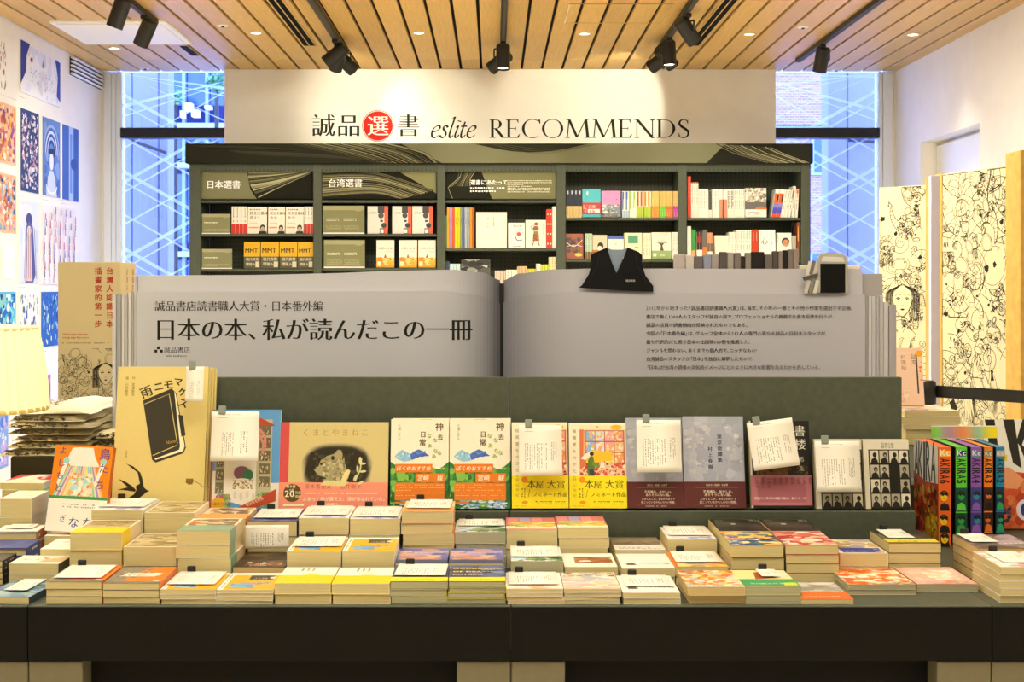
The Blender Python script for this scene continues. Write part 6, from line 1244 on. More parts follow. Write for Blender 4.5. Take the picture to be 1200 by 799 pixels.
# ================================================================ COMIC VOLUMES (spines out)
AK = [('6', 1099, 1115, 'e8601c', 'f2c21e', '141210'), ('5', 1119.4, 1133.6, '5ecb3a', '2f9a3c', '12140f'), ('4', 1137.3, 1151, '8a58b0', '2c8aa0', '1a1420'), ('3', 1152.6, 1163.8, 'e8811c', 'd8702c', '14100c'), ('2', 1166.8, 1177.2, '1e86b0', '2ca05c', '0c1420')]
LG = {'6': ('f0b93c', 'f6e9c4'), '5': ('2a2f7c', 'e9dcf0'), '4': ('4a9aa0', 'e8d0e0'), '3': ('3a9a90', 'f0c8b0'), '2': ('c8a890', 'f0d8cc')}
def comic(i):
    nme, a, c, top, fig, dk = AK[i]; D = 3.12+.006*i; t = (c-a)*D/FPX; zt = Z(523.5, D); h = zt-TZ-.001; w = .178
    o = empty('comic_volume', (X(a, D), D+w/2, TZ+.0005), SPINE_ROT, 'thick comic volume numbered %s with %s spine' % (nme, ['orange red', 'bright green', 'violet', 'amber', 'teal blue'][i]), 'book', 'numbered comic volumes')
    hw = w/2; mb = MB(); mb.box(-hw, hw, 0, h, 0, .0012, dk); mb.box(-hw, hw, 0, h, t-.0012, t, dk); mb.box(-hw, -hw+.0012, 0, h, .0012, t-.0012, top); mb.build('cover', 'cover', o)
    MB().box(-hw+.0012, hw-.001, .001, h-.001, .0012, t-.0012, top).build('page_block', 'cover', o)
    p = PR(); l0, l1 = LG[nme]; p.rect(t*.04, h*.60, t*.96, h, top); p.rect(t*.1, h*.905, t*.92, h*.965, l0); p.text('Kc', t*.14, h*.915, t*.62, l1, tx=-.04, ty=-.02)
    s_ = 'AKIRA'+nme; y = h*.885; cw = (h*.885-h*.60)/6.1
    for ch in s_:
        v, f, adv = glyph(ch, 2, -.045, -.02); xs = [q[0] for q in v]; mx_, mn_ = max(xs), min(xs); z = p._z(); kk = cw*.84/(mx_-mn_)
        if ch == 'I': kk = cw*.4/(mx_-mn_)
        p.add([(t*.14+q[1]/.69*t*.72, y-(q[0]-mn_)*kk, z) for q in v], f, dk); y -= cw if ch != 'I' else cw*.55
    # lower panels: generic figures in flat colours
    edge = [.595, .35, .33, .13]; bgc = ['1c2c5c', '0f4a3c', '3c3c8c', '3a1c14', '14304c'][i] if i else 'e0641c'
    p.rect(t*.04, h*.0, t*.96, h*.595, bgc)
    r_ = random.Random(i*7+3)
    for j, (b0, b1) in enumerate(((.36, .59), (.14, .335), (.0, .125))):
        p.rect(t*.04, h*b1, t*.96, h*(b1+.012), top); cx = t*(.5+r_.uniform(-.08, .08)); cy = h*(b0+(b1-b0)*.62)
        p.poly([(t*.12, h*b0), (t*.2, h*(b0+.06)), (cx, h*(b0+.08)), (t*.8, h*(b0+.06)), (t*.9, h*b0)], r_.choice([fig, top, dk])); p.ell(cx, cy+h*.012, t*.33, t*.36, dk, 14); p.ell(cx, cy, t*.27, t*.33, fig, 14)
        p.poly([(cx-t*.3, cy+t*.3), (cx+t*.3, cy+t*.3), (cx+t*.22, cy+t*.02), (cx+t*.05, cy+t*.14), (cx-t*.08, cy+t*.02), (cx-t*.2, cy+t*.12)], dk); p.rect(cx-t*.08, cy-t*.17, cx+t*.08, cy-t*.14, dk)
    p.build('spine_print', 'cover', o, fn=lambda v: (-hw-v[2], v[1], v[0]))
    if i == 0:  # left cover, seen at a slant
        p = PR(); p.rect(0, 0, w, h, 'b8401c'); p.rect(0, h*.6, w, h, 'f2efe6')
        for k, ch in enumerate('AKIRA'):
            v, f, adv = glyph(ch, 2, -.03, -.01); z = p._z(); xs = [q[0] for q in v]; mn_ = min(xs); kk = (w*.165 if ch != 'I' else w*.07)/(max(xs)-mn_)
            x0 = w*[.02, .2, .41, .51, .72][k]; p.add([(x0+(q[0]-mn_)*kk*1.2, h*(.58+.05*k/4-.0)+q[1]/.69*h*.40, z) for q in v], f, '1a1814')
        p.poly([(0, h*.66), (w*.5, h*.6), (w, h*.63), (w, 0), (0, 0)], 'b8401c'); p.blobs(0, 0, w, h*.6, ['8a2f14', 'd8602c', '6a4a24', 'c88040', '4a2818', 'e0a040'], 60, 5, .15); p.blobs(w*.5, 0, w, h*.3, ['e8c020', 'f0d84a', 'c89018'], 18, 6, .25); p.blobs(w*.2, 0, w*.45, h*.35, ['c8281c', 'a01c18'], 9, 7, .25)
        p.build('cover_print', 'cover', o, fn=lambda v: (hw-v[0], v[1], -v[2]))
for i in range(5): comic(i)
def ak1(p, w, h):
    p.rect(0, 0, w, h, 'efece4'); p.poly([(.2*w, h), (.5*w, h), (.6*w, .2*h), (0, .25*h)], 'efece4')
    for pts in ([(.02, 1), (.16, 1), (.22, .58), (.10, .62)], [(.28, 1), (.44, 1), (.52, .55), (.40, .6)], [(.56, 1), (.68, 1), (.52, .74), (.46, .8)], [(.47, .82), (.60, .72), (.86, .42), (.66, .46)], [(.8, 1), (.9, 1), (.98, .5), (.88, .5)]): p.poly([(a*w, b_*h) for a, b_ in pts], '24231f')
    p.poly([(0, .56*h), (.4*w, .52*h), (w, .48*h), (w, 0), (0, 0)], 'd8562c'); p.blobs(0, 0, w, .5*h, ['c84a24', 'e0703c', 'b83c1c', 'e88850'], 40, 4, .2); p.poly([(.06*w, .55*h), (.35*w, .56*h), (.55*w, .45*h), (.45*w, .36*h), (.1*w, .38*h)], 'f0a070')
    p.ell(.55*w, .17*h, .13*w, .15*w, 'e9e4f0'); p.ell(.55*w, .17*h, .07*w, .10*w, '2c3c8c'); p.blobs(.1*w, .05*h, .35*w, .2*h, ['2c2c4c', '44446c', '181828'], 14, 6, .25); p.rect(.0, .62*h, .32*w, .675*h, 'f2dc2a'); p.rect(0, .36*h, .06*w, .62*h, 'f2dc2a'); p.text('KATSUHIRO', .01*w, .635*h, .05*w, '3a3420')
SPECS['ak1'] = dict(cover='efece4', spine=1, front=[('f', ak1)])
w_ = (1240-1157)*3.33/FPX
book('comic_volume', w_, .265, .03, SPECS['ak1'], (X(1157, 3.33)+w_/2, 3.36, TZ+.001), Euler((math.radians(84), 0, 0)), 'thick comic volume shown face out with large black letters and red scene', group='numbered comic volumes')
# rainbow title card on top of the volumes and small white card
zc = Z(523.5, 3.12)
o = empty('title_card', (X(1128, 3.30), 3.285, zc+.0015), (math.radians(80), 0, 0), label='rainbow gradient card standing on top of the comic volumes', cat='card')
w2, h2 = X(1167, 3.3)-X(1090, 3.3), .030; MB().box(-w2/2, w2/2, 0, h2, -.0006, 0, 'f2f0e8').build('board', 'card', o)
p = PR(); gr = ['7ac74a', '8fc06a', 'a89a90', 'b08aa8', 'c88f78', 'dc8850', 'd89a60', 'a8b088', '98c0a0', 'c8cc50', 'e8d830', 'f0dc28']
for k in range(48):
    f_ = k/47*11; i0 = min(10, int(f_)); p.rect(-w2/2+w2*k/48, .0005, -w2/2+w2*(k+1)/48, h2-.002, lerp(H(gr[i0]), H(gr[i0+1]), f_-i0))
p.build('gradient_print', 'card', o)
# barrier-side: leaning pinkish book and magazines behind the backboard
S_pk = dict(cover='f0cdb4', spine=1, front=[('t', '台湾', .72, .9, .2, '6a5040', dict(vert=True)), ('t', '料理帖', .40, .88, .17, '8a6a54', dict(vert=True)), ('r', .80, .2, .85, .9, '3a2c24'), ('b', .84, .4, 1, .8, ['f09a6c', 'f6c0a0', 'e87858'], 9, 3, .4), ('e', .93, .90, .11, .11, 'f0a818'), ('b', .05, .05, .6, .3, ['f4dcc8', 'e8bca0'], 9, 4, .3)])
dpz = .90; o = tag(MB().bbox(X(1062, 3.9), X(1152, 3.9), 3.62+.12, 4.1, 0, .93, 'ffffff', .003).build('side_table', 'table'), 'dark side table behind the backboard carrying magazines', 'table')
book('standing_book', (1086-1050)*3.95/FPX, .17, .02, S_pk, (X(1066, 3.95), 3.97, Z(481, 3.9)+.005), Euler((math.radians(76), 0, -.05)), 'pinkish book with orange dot standing behind the backboard')
for i, (a, c, y0, y1, col, lb) in enumerate(((1058, 1124, 497, 503, 'f0e8d0', 'lowest'), (1056, 1126, 488, 497, 'f4ecd4', 'middle'), (1060, 1125, 481.5, 488, 'f3e6c8', 'topmost'))):
    zb_ = Z(y1, 3.85); 
    book('magazine', (c-a)*3.85/FPX, .2, Z(y0, 3.85)-zb_-.0005, SPC('f0e6d0', [('b', 0, 0, 1, 1, ['d8b890', '8c6a9c', 'f0e0c0', 'e8c8a0'], 16, i, .3)], pages='pages'), (X((a+c)/2, 3.85), 3.85, zb_), (0, 0, .01*i), 'thick pale magazine lying behind the comic volumes, %s of three' % lb, group='magazines on the side table')
zb_ = Z(503, 3.85)
tag(MB().bbox(X(1064, 3.84), X(1122, 3.84), 3.86, 4.06, .9305, zb_-.001, 'e9dcb8', .002).build('paper_block', 'pages'), 'thick cream paper block under the pale magazines', 'books')

# ================================================================ BOOKS ON THE BACK SHELF
SF = 9.125; LV = {}
def zs(y): return Z(y, SD)
ORD = ['leftmost', 'second', 'third', 'fourth', 'fifth', 'sixth']
def zones(zz): return [('r', .02, a, .98, b_, c) for a, b_, c in zz]
def spines(pa, pb, n, yt, zb, zz, desc, cover='efece2', dep=.125, tilt=0, pr=None, name='paperback', ym=None, grp=None):
    D = SF; wpx = (pb-pa)/n; t = wpx*D/FPX; h = Z(yt, D)-zb-.0006; proto = None
    spec = dict(cover=cover, spine=-1, spine_pr=zones(zz)+(pr or []), pages='pages')
    for k in range(n):
        lab = desc if n == 1 else desc+', '+(ORD[k] if n > 2 else ('left' if k == 0 else 'right'))+' of '+str(n)
        loc = (X(pa+wpx*k, D), D+dep/2, zb+.0005)
        if proto is None: proto = book(name, dep, h*(1/math.cos(tilt)), t-.0006, spec, loc, SPINE_ROT, lab, group=grp or desc)
        else: c = copy_tree(proto); c.location = loc; c['label'] = lab; 
def setlean(n0, ang):
    pass
def face(pa, pb, yt, zb, items, desc, cover='efece2', t=.02, D=SF, band=None, grp=None, lean=4):
    w = (pb-pa)*D/FPX; h = Z(yt, D)-zb-.001; return book('paperback', w, h, t, dict(cover=cover, spine=1, front=items, band=band), (X((pa+pb)/2, D), D+t+.004, zb+.0012), Euler((math.radians(90-lean), 0, 0)), desc, group=grp)
T1 = [('d', .3, .35, .7, .95, 1, '3a3a34', 3, True, .6)]
def tx(c='3a3a34', a=.3, b_=.95, s_=3): return [('d', .3, a, .7, b_, 1, c, s_, True, .6)]
def info(pa, pb, yt, zb, desc, two=False):
    D = SD+.012; w = (pb-pa)*D/FPX; h = Z(yt, D)-zb-.001; o = empty('info_sign', (X((pa+pb)/2, D), D, zb+.0006), label=desc, cat='sign', group='olive information signs')
    MB().bbox(-w/2, w/2, 0, .006, 0, h, '85855f', .001).build('board', 'matte', o); MB().box(-w/2, w/2, -.001, .0, 0, h*.045, 'd9d8b8').build('holder', 'white', o)
    p = PR(4e-5); p.rect(-w/2+.001, h*.84, w/2-.001, h*.99, 'a3a07c'); p.dashes(w*.28, h*.80, w*.42, h*.84, 1, 'd8c8b0', 3, .9, False)
    if two: 
        for x0 in (-.42, .0): p.dashes(x0*w, h*.45, (x0+.3)*w, h*.56, 2, 'f0eeda', 4, .95, False); p.dashes(x0*w, h*.12, (x0+.36)*w, h*.3, 4, 'b9b892', 5, .9, False)
    else: p.dashes(-w*.42, h*.5, w*.05, h*.62, 1, 'f0eeda', 4, .95, False); p.dashes(-w*.42, h*.12, w*.42, h*.26, 3, 'b9b892', 5, .9, False)
    p.build('print', 'matte', o, fn=lambda v: (v[0], -.0012-v[2], v[1]))
# bay 1
z = zs(274)
info(236.5, 270, 250.5, z, 'olive information sign at the left end of first bay upper shelf')
dem = [(0, .36, 'c8301f'), (.36, 1, 'eae3d4')]
spines(271.5, 289.5, 4, 242, z, dem, 'white spine with red foot, left of the portrait covers', pr=tx(a=.45))
DM = [('t', '民主主義は', .1, .72, .19, '2c2a24', dict(tx=-.03)), ('t', '救え!', .1, .55, .2, '4a473c'), ('d', .1, .85, .6, .95, 1, '6a6658', 3, False), ('r', .05, .2, .55, .26, 'd8a08c'), ('e', .78, .22, .14, .17, '2a2824'), ('e', .78, .18, .10, .12, 'b8a894'), ('p', [(.55, 0), (.62, .1), (.95, .1), (1, 0)], '2a2824'), ('d', .1, .33, .6, .42, 2, 'c86a5a', 3, False)]
for a, c, k in ((290, 312.5, 'left'), (314, 333.5, 'middle'), (334.5, 355.5, 'right')): face(a, c, 242.5, z, DM, 'white face out paperback with small portrait, %s of three' % k, cover='e9e2d2', grp='portrait cover paperbacks')
spines(356.5, 367, 3, 242, z, dem, 'white spine with red foot, at right end of first bay', pr=tx(a=.45))
z = zs(315)
info(236.5, 272, 291.5, z, 'olive information sign at the left end of first bay lower shelf')
MM = [('r', 0, .45, 1, 1, 'd9a80f'), ('t', 'MMT', .06, .60, .36, '241f10', dict(tx=-.03, ty=-.02)), ('t', '現代貨幣', .12, .30, .2, 'd8d2b8', dict(tx=-.02)), ('t', '理論入門', .12, .12, .2, 'd8d2b8', dict(tx=-.02)), ('r', .72, .05, .96, .26, 'cfc9b0')]
for a, c, k in ((285.5, 304.5, ORD[0]), (305.3, 326.5, ORD[1]), (327.3, 348, ORD[2]), (348.6, 366.8, 'rightmost')): face(a, c, 283.5, z, MM, 'amber face out paperback reading MMT, %s of four' % k, cover='55523c', grp='amber face out paperbacks')
# bay 2
z = zs(274); info(378.5, 427, 240.8, z, 'large olive sign on the upper shelf of second bay', True)
OC = [('r', .5, .75, .82, 1, '2a2624'), ('r', .82, 0, 1, 1, 'e0501c'), ('e', .66, .66, .14, .14, '3a3438'), ('e', .80, .30, .13, .13, '241f20'), ('r', .62, .42, .76, .5, '4a464a'), ('r', .6, .0, .82, .2, '3c3c40'), ('r', .63, .02, .79, .16, 'efece4'), ('t', '文學誌', .08, .72, .12, '77746a')]
for a, c, k in ((430.5, 454.5, 'left'), (459.5, 482, 'middle'), (483, 507, 'right')): face(a, c, 241.5, z, OC, 'grey face out book with black discs and orange edge, %s of three' % k, cover='d9d7d0', grp='black disc books', t=.018)
z = zs(314); info(379.5, 427.5, 281, z, 'large olive sign on the lower shelf of second bay', True)
DS = [('r', 0, 0, 1, .36, 'd99a1c'), ('b', 0, .1, 1, .38, ['e8b030', 'c8821c', 'f0d078'], 12, 3, .3, 2), ('t', '人間の生成', .1, .66, .16, '6a5c44'), ('p', [(.42, .36), (.5, .5), (.58, .36)], 'a85c1c'), ('r', .06, .06, .26, .22, 'f0e4c0'), ('d', .5, .56, .9, .6, 1, '8a7a5c', 3, False)]
for a, c, k in ((441, 461.8, 'left'), (467.5, 488.5, 'middle'), (490, 510.5, 'right')): face(a, c, 281.5, z, DS, 'pale face out book with golden landscape, %s of three' % k, cover='ece6d4', grp='golden landscape books', t=.03)
# bay 3
z = zs(291)
for a, c, col, nm, yt in ((521, 523.6, '2f9a50', 'green', 252.5), (523.8, 526.6, 'e8a020', 'orange', 243), (526.8, 530, 'b48ac4', 'lilac', 243), (530.2, 532.8, 'e4561c', 'red orange', 243), (533, 536, 'e8d018', 'lemon yellow', 243), (536.2, 539, 'dcc414', 'darker yellow', 243), (539.2, 541.3, '9aa038', 'olive', 243), (541.5, 544.3, '3a6ac8', 'royal blue', 243), (544.5, 547.5, 'aab0b4', 'light grey', 243), (547.7, 550.6, '9aa0a4', 'mid grey', 243), (550.8, 553.4, 'dc9018', 'amber', 243), (553.6, 556, 'b4561c', 'rust', 243)):
    spines(a, c, 1, yt, z, [(0, .72, col), (.72, 1, col)], 'slim %s magazine spine in the rainbow row of middle bay' % nm, cover=col, dep=.15, pr=tx('2a2a24', .55, .75), grp='rainbow magazine row')
face(558, 594, 248.5, z, [('t', '暮しの本', .38, .86, .09, '9a9484', dict(vert=True)), ('d', .52, .6, .62, .85, 1, 'b0aa98', 3)], 'large plain cream book face out in the middle bay', cover='efe9d8', t=.02)
face(595.5, 615, 261.5, z, [('t', '猫の絵', .3, .83, .18, '6a6660'), ('e', .62, .55, .24, .2, 'd8d4cc'), ('e', .64, .55, .12, .11, 'c05058'), ('s', [(.4, .5), (.55, .3), (.85, .32)], .05, '4a4a6a'), ('d', .3, .03, .8, .1, 1, '5a5650', 3, False)], 'white face out book with small cat sketch in the middle bay', cover='efece4', t=.05)
face(616, 640, 258, z, [('e', .52, .86, .10, .08, 'b83428'), ('e', .5, .70, .15, .12, '8a5a34'), ('p', [(.4, .6), (.62, .6), (.68, .25), (.34, .25)], '8c7430'), ('b', .36, .25, .66, .5, ['a88c3c', '6a5424', 'b83428'], 12, 3, .3), ('s', [(.4, .25), (.34, .08)], .04, '4a3a2c'), ('s', [(.6, .25), (.68, .08)], .04, '4a3a2c'), ('s', [(.42, .6), (.25, .75), (.45, .82)], .03, 'b85a4c'), ('d', .84, .35, .92, .85, 1, 'c0584c', 3)], 'cream face out book with a dancing figure in the middle bay', cover='efe4d6', t=.03)
spines(640.3, 647.2, 2, 245, z, [(0, 1, 'd93a20')], 'vivid red spine with white marks in the middle bay', cover='d93a20', pr=[('r', .3, q, .7, q+.04, 'f0e0d0') for q in (.1, .35, .6, .85)])
spines(647.4, 652, 2, 242, z, [(0, 1, 'f0ede4')], 'slim white spine at the right end of the middle bay')
z = zs(337)
for a, c, n_, yt, col, nm in ((521.5, 526.8, 2, 306, '33405c', 'dark blue spine top'), (527, 539.5, 4, 309, 'c0dde4', 'pale aqua spine top'), (580, 592.5, 3, 317, 'd8c0b0', 'pinkish spine top'), (593, 606, 3, 316, 'eee8d8', 'white spine top'), (606.3, 617.5, 3, 312, 'dcb68c', 'peach spine top'), (618, 628, 3, 315, 'd8d018', 'yellow spine top'), (628.5, 633.5, 2, 309, 'eeeadc', 'ivory spine top'), (634, 643, 3, 310, 'd0e020', 'lime spine top'), (643.3, 652, 3, 301, 'e4d4a4', 'tall cream spine top')):
    spines(a, c, n_, yt, z, [(0, 1, col)], nm+' peeking above the giant book', cover=col, pr=tx('6a665a', .3, .97))
face(540.5, 574.5, 304, z, [('b', 0, 0, 1, 1, ['2a2a28', '8a8a84', 'c0c0b8', '4a4a46', '1a1a18'], 40, 3, .25, 2)], 'black and white photo book face out above the giant book', cover='4a4a46', t=.02)
# bay 4
z = zs(255)
spines(663.3, 682, 4, 222.5, z, [(0, .42, 'd8bc7c'), (.42, 1, '1c2438')], 'navy spine with pale foot in the fourth bay', cover='1c2438', pr=[('r', .35, .85, .65, .97, 'c8ccd8'), ('d', .35, .06, .65, .36, 1, '6a6048', 3)])
face(682.5, 704, 222, z, [('r', 0, 0, 1, .08, '38b4c4'), ('e', .28, .85, .05, .12, 'e4f4f4')], 'turquoise face out paperback with red band in the fourth bay', cover='38b8c8', t=.05, band=(.1, .52, 'b8241c', [('r', .3, .12, .95, .45, 'f2eee4'), ('t', '文庫', .32, .55, .2, 'f2e4d4'), ('t', '重版', .36, .15, .17, 'b8241c', dict(tx=-.03)), ('b', .02, .2, .3, .8, ['e87060', 'f0b0a0'], 6, 3, .3)]))
face(705, 727.5, 224, z, [('r', 0, 0, 1, .48, '7a8a94'), ('b', 0, .15, 1, .48, ['b8c4c8', '5a6468', '8a989c', 'd8dcd8'], 22, 3, .25, 1.4), ('b', 0, 0, 1, .16, ['8a5c2c', '4a3420', 'b07c3c'], 12, 4, .3, 2), ('d', .2, .9, .8, .94, 1, 'a05a9c', 3, False), ('s', [(.75, .66), (.82, .7)], .03, '3a2c3c')], 'pink face out paperback with landscape photo in the fourth bay', cover='d68cc8', t=.05)
def pal(pa, pb, n_, up, lo, f_, nm, yt=224): spines(pa, pb, n_, yt, z, [(0, f_, lo), (f_, 1, up)], nm, cover=up, pr=tx('8a8470', .5, .95)+[('d', .3, .05, .7, .3, 1, 'f0f0e0', 5)])
spines(729, 737.5, 2, 224, z, [(0, .27, 'a8c4d4'), (.27, 1, 'f0ede0')], 'white and blue spine in the fourth bay', pr=[('r', .05, .7, .55, .98, '4a68b8'), ('r', .05, .3, .4, .7, '4a68b8')])
spines(738, 746, 2, 224, z, [(0, 1, 'f0ede0')], 'white and lime spine in the fourth bay', pr=[('r', .05, .7, .6, .98, '9cc838'), ('r', .05, .34, .4, .7, '9cc838')])
spines(746.5, 754.5, 2, 224, z, [(0, .42, 'a8c020'), (.42, 1, 'e8dcb8')], 'red topped spine with lime foot in the fourth bay', pr=[('r', .05, .44, .55, .98, 'd8401c')])
spines(755, 763, 2, 224, z, [(0, .42, 'a8c020'), (.42, 1, 'e8dcb8')], 'orange topped spine with lime foot in the fourth bay', pr=[('r', .05, .44, .55, .98, 'e8801c')])
pal(763.5, 772, 3, 'd8b868', 'e0841c', .44, 'tan spine with orange foot, nearer the centre of the fourth bay')
pal(772.5, 780.5, 3, 'd0ac5c', '5cc020', .44, 'tan spine with bright green foot in the fourth bay')
pal(781, 788.5, 3, 'd4b060', 'd8601c', .44, 'tan spine with burnt orange foot in the fourth bay')
pal(789, 794.6, 2, 'd4b060', 'b81ca0', .44, 'tan spine with magenta foot in the fourth bay')
z = zs(304)
face(662.8, 683.5, 274, z, [('b', 0, .25, 1, .85, ['7a3c24', '8a5038', '4a3434', '3c4450'], 22, 3, .25), ('s', [(.05, .65), (.5, .5), (.95, .75)], .03, 'e8dcd0'), ('s', [(.05, .5), (.5, .55), (.95, .5)], .03, 'd8ccc0'), ('e', .73, .17, .2, .1, 'd8c83c')], 'reddish brown face out book with yellow oval in the fourth bay', cover='96543c', t=.03)
spines(686, 694, 3, 273.5, z, [(0, .3, '7a5c3c'), (.3, 1, 'b0ccb4')], 'mint green spine in the fourth bay', pr=tx('5a705c'))
face(694.5, 711.5, 275.5, z, [('r', 0, 0, 1, .38, 'b87c1c'), ('r', .05, .1, .6, .3, '7a2c1c'), ('e', .55, .55, .2, .24, '241c18'), ('e', .5, .45, .14, .17, 'e8dccb'), ('e', .55, .28, .1, .03, 'c83c2c')], 'ochre face out book with dark haired figure in the fourth bay', cover='cfc4a8', t=.03)
face(712.5, 731, 276.5, z, [('r', 0, .86, 1, 1, '4a64b0'), ('r', .25, .2, .78, .4, '3a3c44'), ('e', .5, .32, .12, .08, '8a8c94'), ('t', '駅', .45, .62, .12, '8a867c')], 'white face out book with blue top edge in the fourth bay', cover='e0ded6', t=.03)
face(731.7, 752.5, 273, z, [('r', .22, .6, .78, .9, '4a9470'), ('d', .6, .4, .8, .5, 1, '8a8670', 3, False), ('r', 0, 0, .03, 1, 'b8b080')], 'cream face out book with green square in the fourth bay', cover='ddd8b4', t=.03)
spines(753, 763, 3, 273, z, [(0, 1, 'e4dfc0')], 'cream spine beside the tree cover book', pr=tx('7a7660', .15, .9))
def tree(p, w, h):
    p.text('ことばの森', .15*w, .90*h, .13*w, '8a8670'); K = '4a4234'
    p.poly([(.44*w, .32*h), (.47*w, .5*h), (.56*w, .5*h), (.62*w, .32*h)], K); r_ = random.Random(2)
    for k in range(26):
        a = -1.35+2.7*k/25; L = .42*w*r_.uniform(.7, 1); p.stroke(curve([(.51*w, .48*h), (.51*w+L*.5*math.sin(a*.8), .48*h+L*.45), (.51*w+L*math.sin(a)*1.05, .5*h+L*math.cos(a)*1.15)], 4), .012*w*1.6, K, taper=2)
face(763.8, 786.8, 272.5, z, [('f', tree)], 'white face out book with bare tree and green band', cover='e4e0cc', t=.03, band=(0, .32, '8ca468', [('e', .16, .5, .09, .09, 'e4e4d0'), ('t', '推薦', .4, .35, .14, 'd8dcc0')]))
spines(788, 795, 2, 272, z, [(0, 1, 'e2dfd2')], 'white spine at the right end of fourth bay lower shelf', pr=tx('8a8678'))
# bay 5
z = zs(255)
spines(805.8, 809.8, 1, 206.5, z, [(0, 1, 'd8401c')], 'tall vermilion spine at the left of the last bay', cover='d8401c', pr=tx('f0c8b0', .5, .9))
spines(810, 818.5, 3, 213.5, z, [(0, 1, 'ead9cc'), (.96, 1, 'c87c4c')], 'tall pinkish white spine in the last bay', pr=tx('4a4038', .4, .9))
spines(818.7, 830, 4, 221.5, z, [(0, 1, 'eeebdc')], 'white spine left of the charcoal one in the last bay', pr=tx())
spines(830.2, 834, 1, 224, z, [(0, .3, 'e4e0d0'), (.3, 1, '4a4c48')], 'charcoal grey spine in the last bay')
spines(834.5, 842.5, 3, 222, z, [(0, 1, 'eeebdc')], 'white spine right of the charcoal one in the last bay', pr=tx())
spines(842.8, 846.3, 1, 222, z, [(0, .65, 'e09070'), (.65, 1, 'eeebdc')], 'white spine with left salmon foot in the last bay')
spines(846.5, 848.5, 1, 222, z, [(0, .65, 'a83420'), (.65, 1, 'd8d4c4')], 'slim spine with deep red foot in the last bay')
spines(848.7, 852.3, 1, 222, z, [(0, .65, 'e09070'), (.65, 1, 'eeebdc')], 'white spine with right salmon foot in the last bay')
spines(852.6, 860, 2, 222, z, [(0, 1, 'e9e6da')], 'white spine with bold black lettering in the last bay', pr=[('d', .1, .35, .9, .95, 2, '1f1f22', 6, True, .9)])
spines(860.3, 872.8, 5, 221.5, z, [(0, 1, 'eeebdc')], 'white spine just left of the grey orange cover', pr=tx())
face(873.5, 898.5, 220.5, z, [('b', 0, .5, 1, 1, ['b0a898', '6a6458', 'd8d0bc', '8a7a64', 'c4bcaa'], 40, 3, .16), ('r', 0, .27, 1, .52, '6c6c6c'), ('e', .75, .27, .28, .14, 'e8701c'), ('r', 0, 0, 1, .27, 'efece2'), ('d', .1, .08, .7, .2, 2, '8a867c', 3, False)], 'face out book with collage, grey stripe and orange sun', cover='efece2', t=.04)
def leanspine(px, wpx, yt, ang, zz, desc, cover='efece2', pr=None):
    D = SF; t = wpx*D/FPX; h = (Z(yt, D)-z)/math.cos(ang)-.002; sp_ = dict(cover=cover, spine=-1, spine_pr=zones(zz)+(pr or []))
    R = Matrix.Rotation(ang, 4, 'Y')@SPINE_ROT.to_matrix().to_4x4(); return book('paperback', .125, h-.003, t-.0006, sp_, (X(px, D), D+.0625, z+.001+t*math.sin(ang)), R.to_euler(), desc, group='leaning row in the last bay')
an = .16
for i, (px, nm) in enumerate(((904, 'left'), (909.5, 'right'))): leanspine(px, 5, 221.5, an, [(0, .14, 'e8501c'), (.14, .35, '4a44c0'), (.35, .5, '8a84cc'), (.5, .85, 'e8602c'), (.85, 1, 'eeebe0')], 'leaning white, orange and violet spine, %s of two' % nm, pr=[('r', .6, .55, .95, .8, '1c1c1c')])
for i, (px, nm) in enumerate(((914.8, 'left'), (918.6, 'middle'), (922.6, 'right'))): leanspine(px, 3.6, 222, an, [(0, 1, 'eeebdc')], 'leaning plain white spine, %s of three' % nm, pr=tx())
leanspine(927.5, 3.2, 217.5, .06, [(0, 1, 'eae7d8')], 'taller white spine leaning near the right end of the last bay', pr=tx())
leanspine(931.2, 3.6, 220.5, .05, [(0, .85, 'eae4d4'), (.85, 1, 'e0a080')], 'white spine with peach top at the right end of the last bay', pr=tx())
z = zs(304)
spines(805.3, 810, 2, 265, z, [(0, 1, 'e9e6da')], 'white spine at the left of the last bay lower shelf')
spines(810.3, 815.3, 2, 269, z, [(0, .3, 'e4a070'), (.3, 1, '3c9440')], 'green spine on the last bay lower shelf', cover='3c9440')
spines(816.5, 823, 2, 271.5, z, [(0, .35, 'e4e0d4'), (.35, 1, '3a2420')], 'black and red spine on the last bay lower shelf', pr=[('r', .3, .6, .7, .85, 'c83424')])
spines(823.3, 829, 2, 269, z, [(0, .42, 'e87824'), (.42, 1, '6c645c')], 'grey brown spine with orange foot, last bay lower shelf', cover='6c645c')
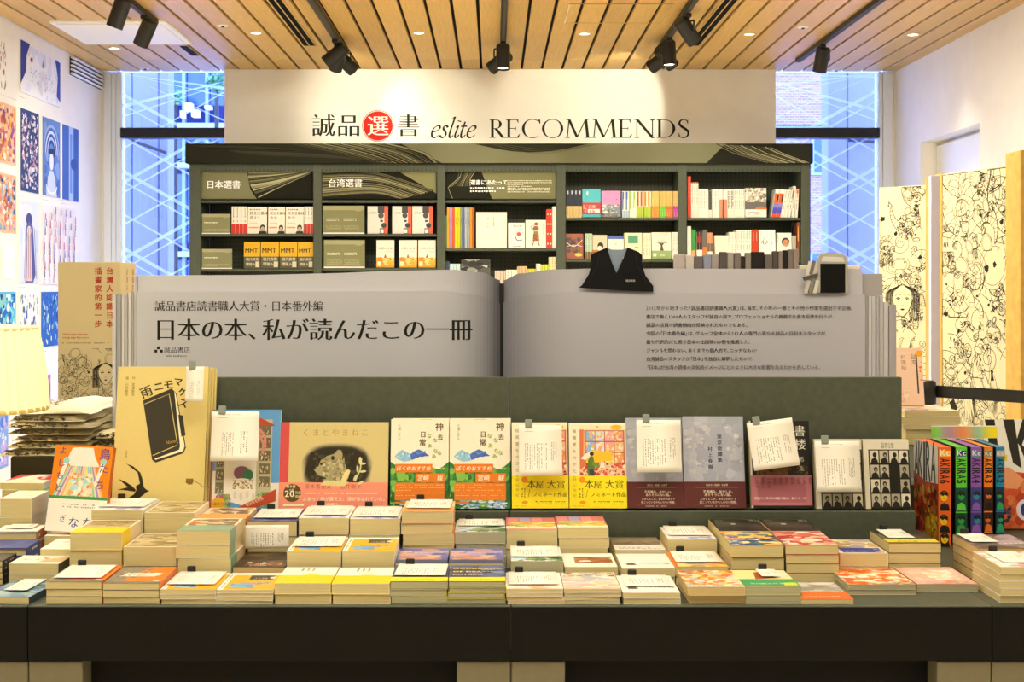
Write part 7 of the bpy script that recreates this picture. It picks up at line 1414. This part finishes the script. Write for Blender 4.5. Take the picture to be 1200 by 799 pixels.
spines(829.3, 835, 2, 272.5, z, [(0, .3, 'e4e0d4'), (.3, .6, '6a5850'), (.6, 1, 'd8885c')], 'peach topped spine on the last bay lower shelf')
book('paperback', (853-836)*SF/FPX, .16, .03, dict(cover='e9e1c8', spine=1, front=[('r', .02, .02, .98, .98, 'f0ead6')]), (X(845, SF+.03), SF+.06, z+.001), Euler((math.radians(84), 0, .25)), 'blank cream book turned at an angle, last bay lower shelf')
spines(854.5, 863, 3, 272, z, [(0, 1, 'eeebdc')], 'white spine beside the angled cream book', pr=tx())
spines(863.3, 880.5, 5, 269.5, z, [(0, 1, 'ebe8da')], 'ivory spine left of the scarlet pair', pr=tx())
spines(881, 888.6, 2, 269, z, [(0, 1, 'c8401c')], 'scarlet spine on the last bay lower shelf', cover='c8401c', pr=tx('f0c8a8', .6, .9))
face(889.5, 909, 269.5, z, [('t', '心', .14, .52, .42, '1f1d1a', dict(tx=-.01, res=3)), ('e', .76, .53, .055, .055, '4a4844'), ('e', .76, .53, .035, .035, 'f2f0e8')], 'white face out book with a large black 心 character', cover='f2f0e8', t=.03)
face(910.5, 928, 273, z, [('e', .6, .66, .27, .28, '2a2420'), ('e', .62, .60, .22, .26, 'c88c64'), ('p', [(.3, .42), (.5, .5), (.75, .5), (1, .42), (1, .34), (.3, .34)], 'e4e0d8'), ('s', [(.5, .58), (.55, .6)], .03, '3a2c24'), ('s', [(.68, .6), (.74, .58)], .03, '3a2c24'), ('s', [(.55, .5), (.62, .48), (.7, .5)], .03, '8a4434'), ('t', '自伝の', .05, .95, .17, '2a2824', dict(vert=True)), ('d', .1, .1, .7, .25, 2, '6a665c', 3, False)], 'white face out book with a smiling person photo', cover='e9e6dc', t=.03)
spines(929, 933, 2, 276, z, [(0, 1, 'b4a898')], 'taupe spine near the right end, last bay lower shelf')
spines(934, 937, 1, 260.5, z, [(0, 1, '8a4c2c')], 'tall copper spine at the right end, last bay lower shelf', cover='8a4c2c', pr=[('r', .3, .5, .7, .9, 'e8a060')])

bpy.data.objects.remove(_to, do_unlink=True)
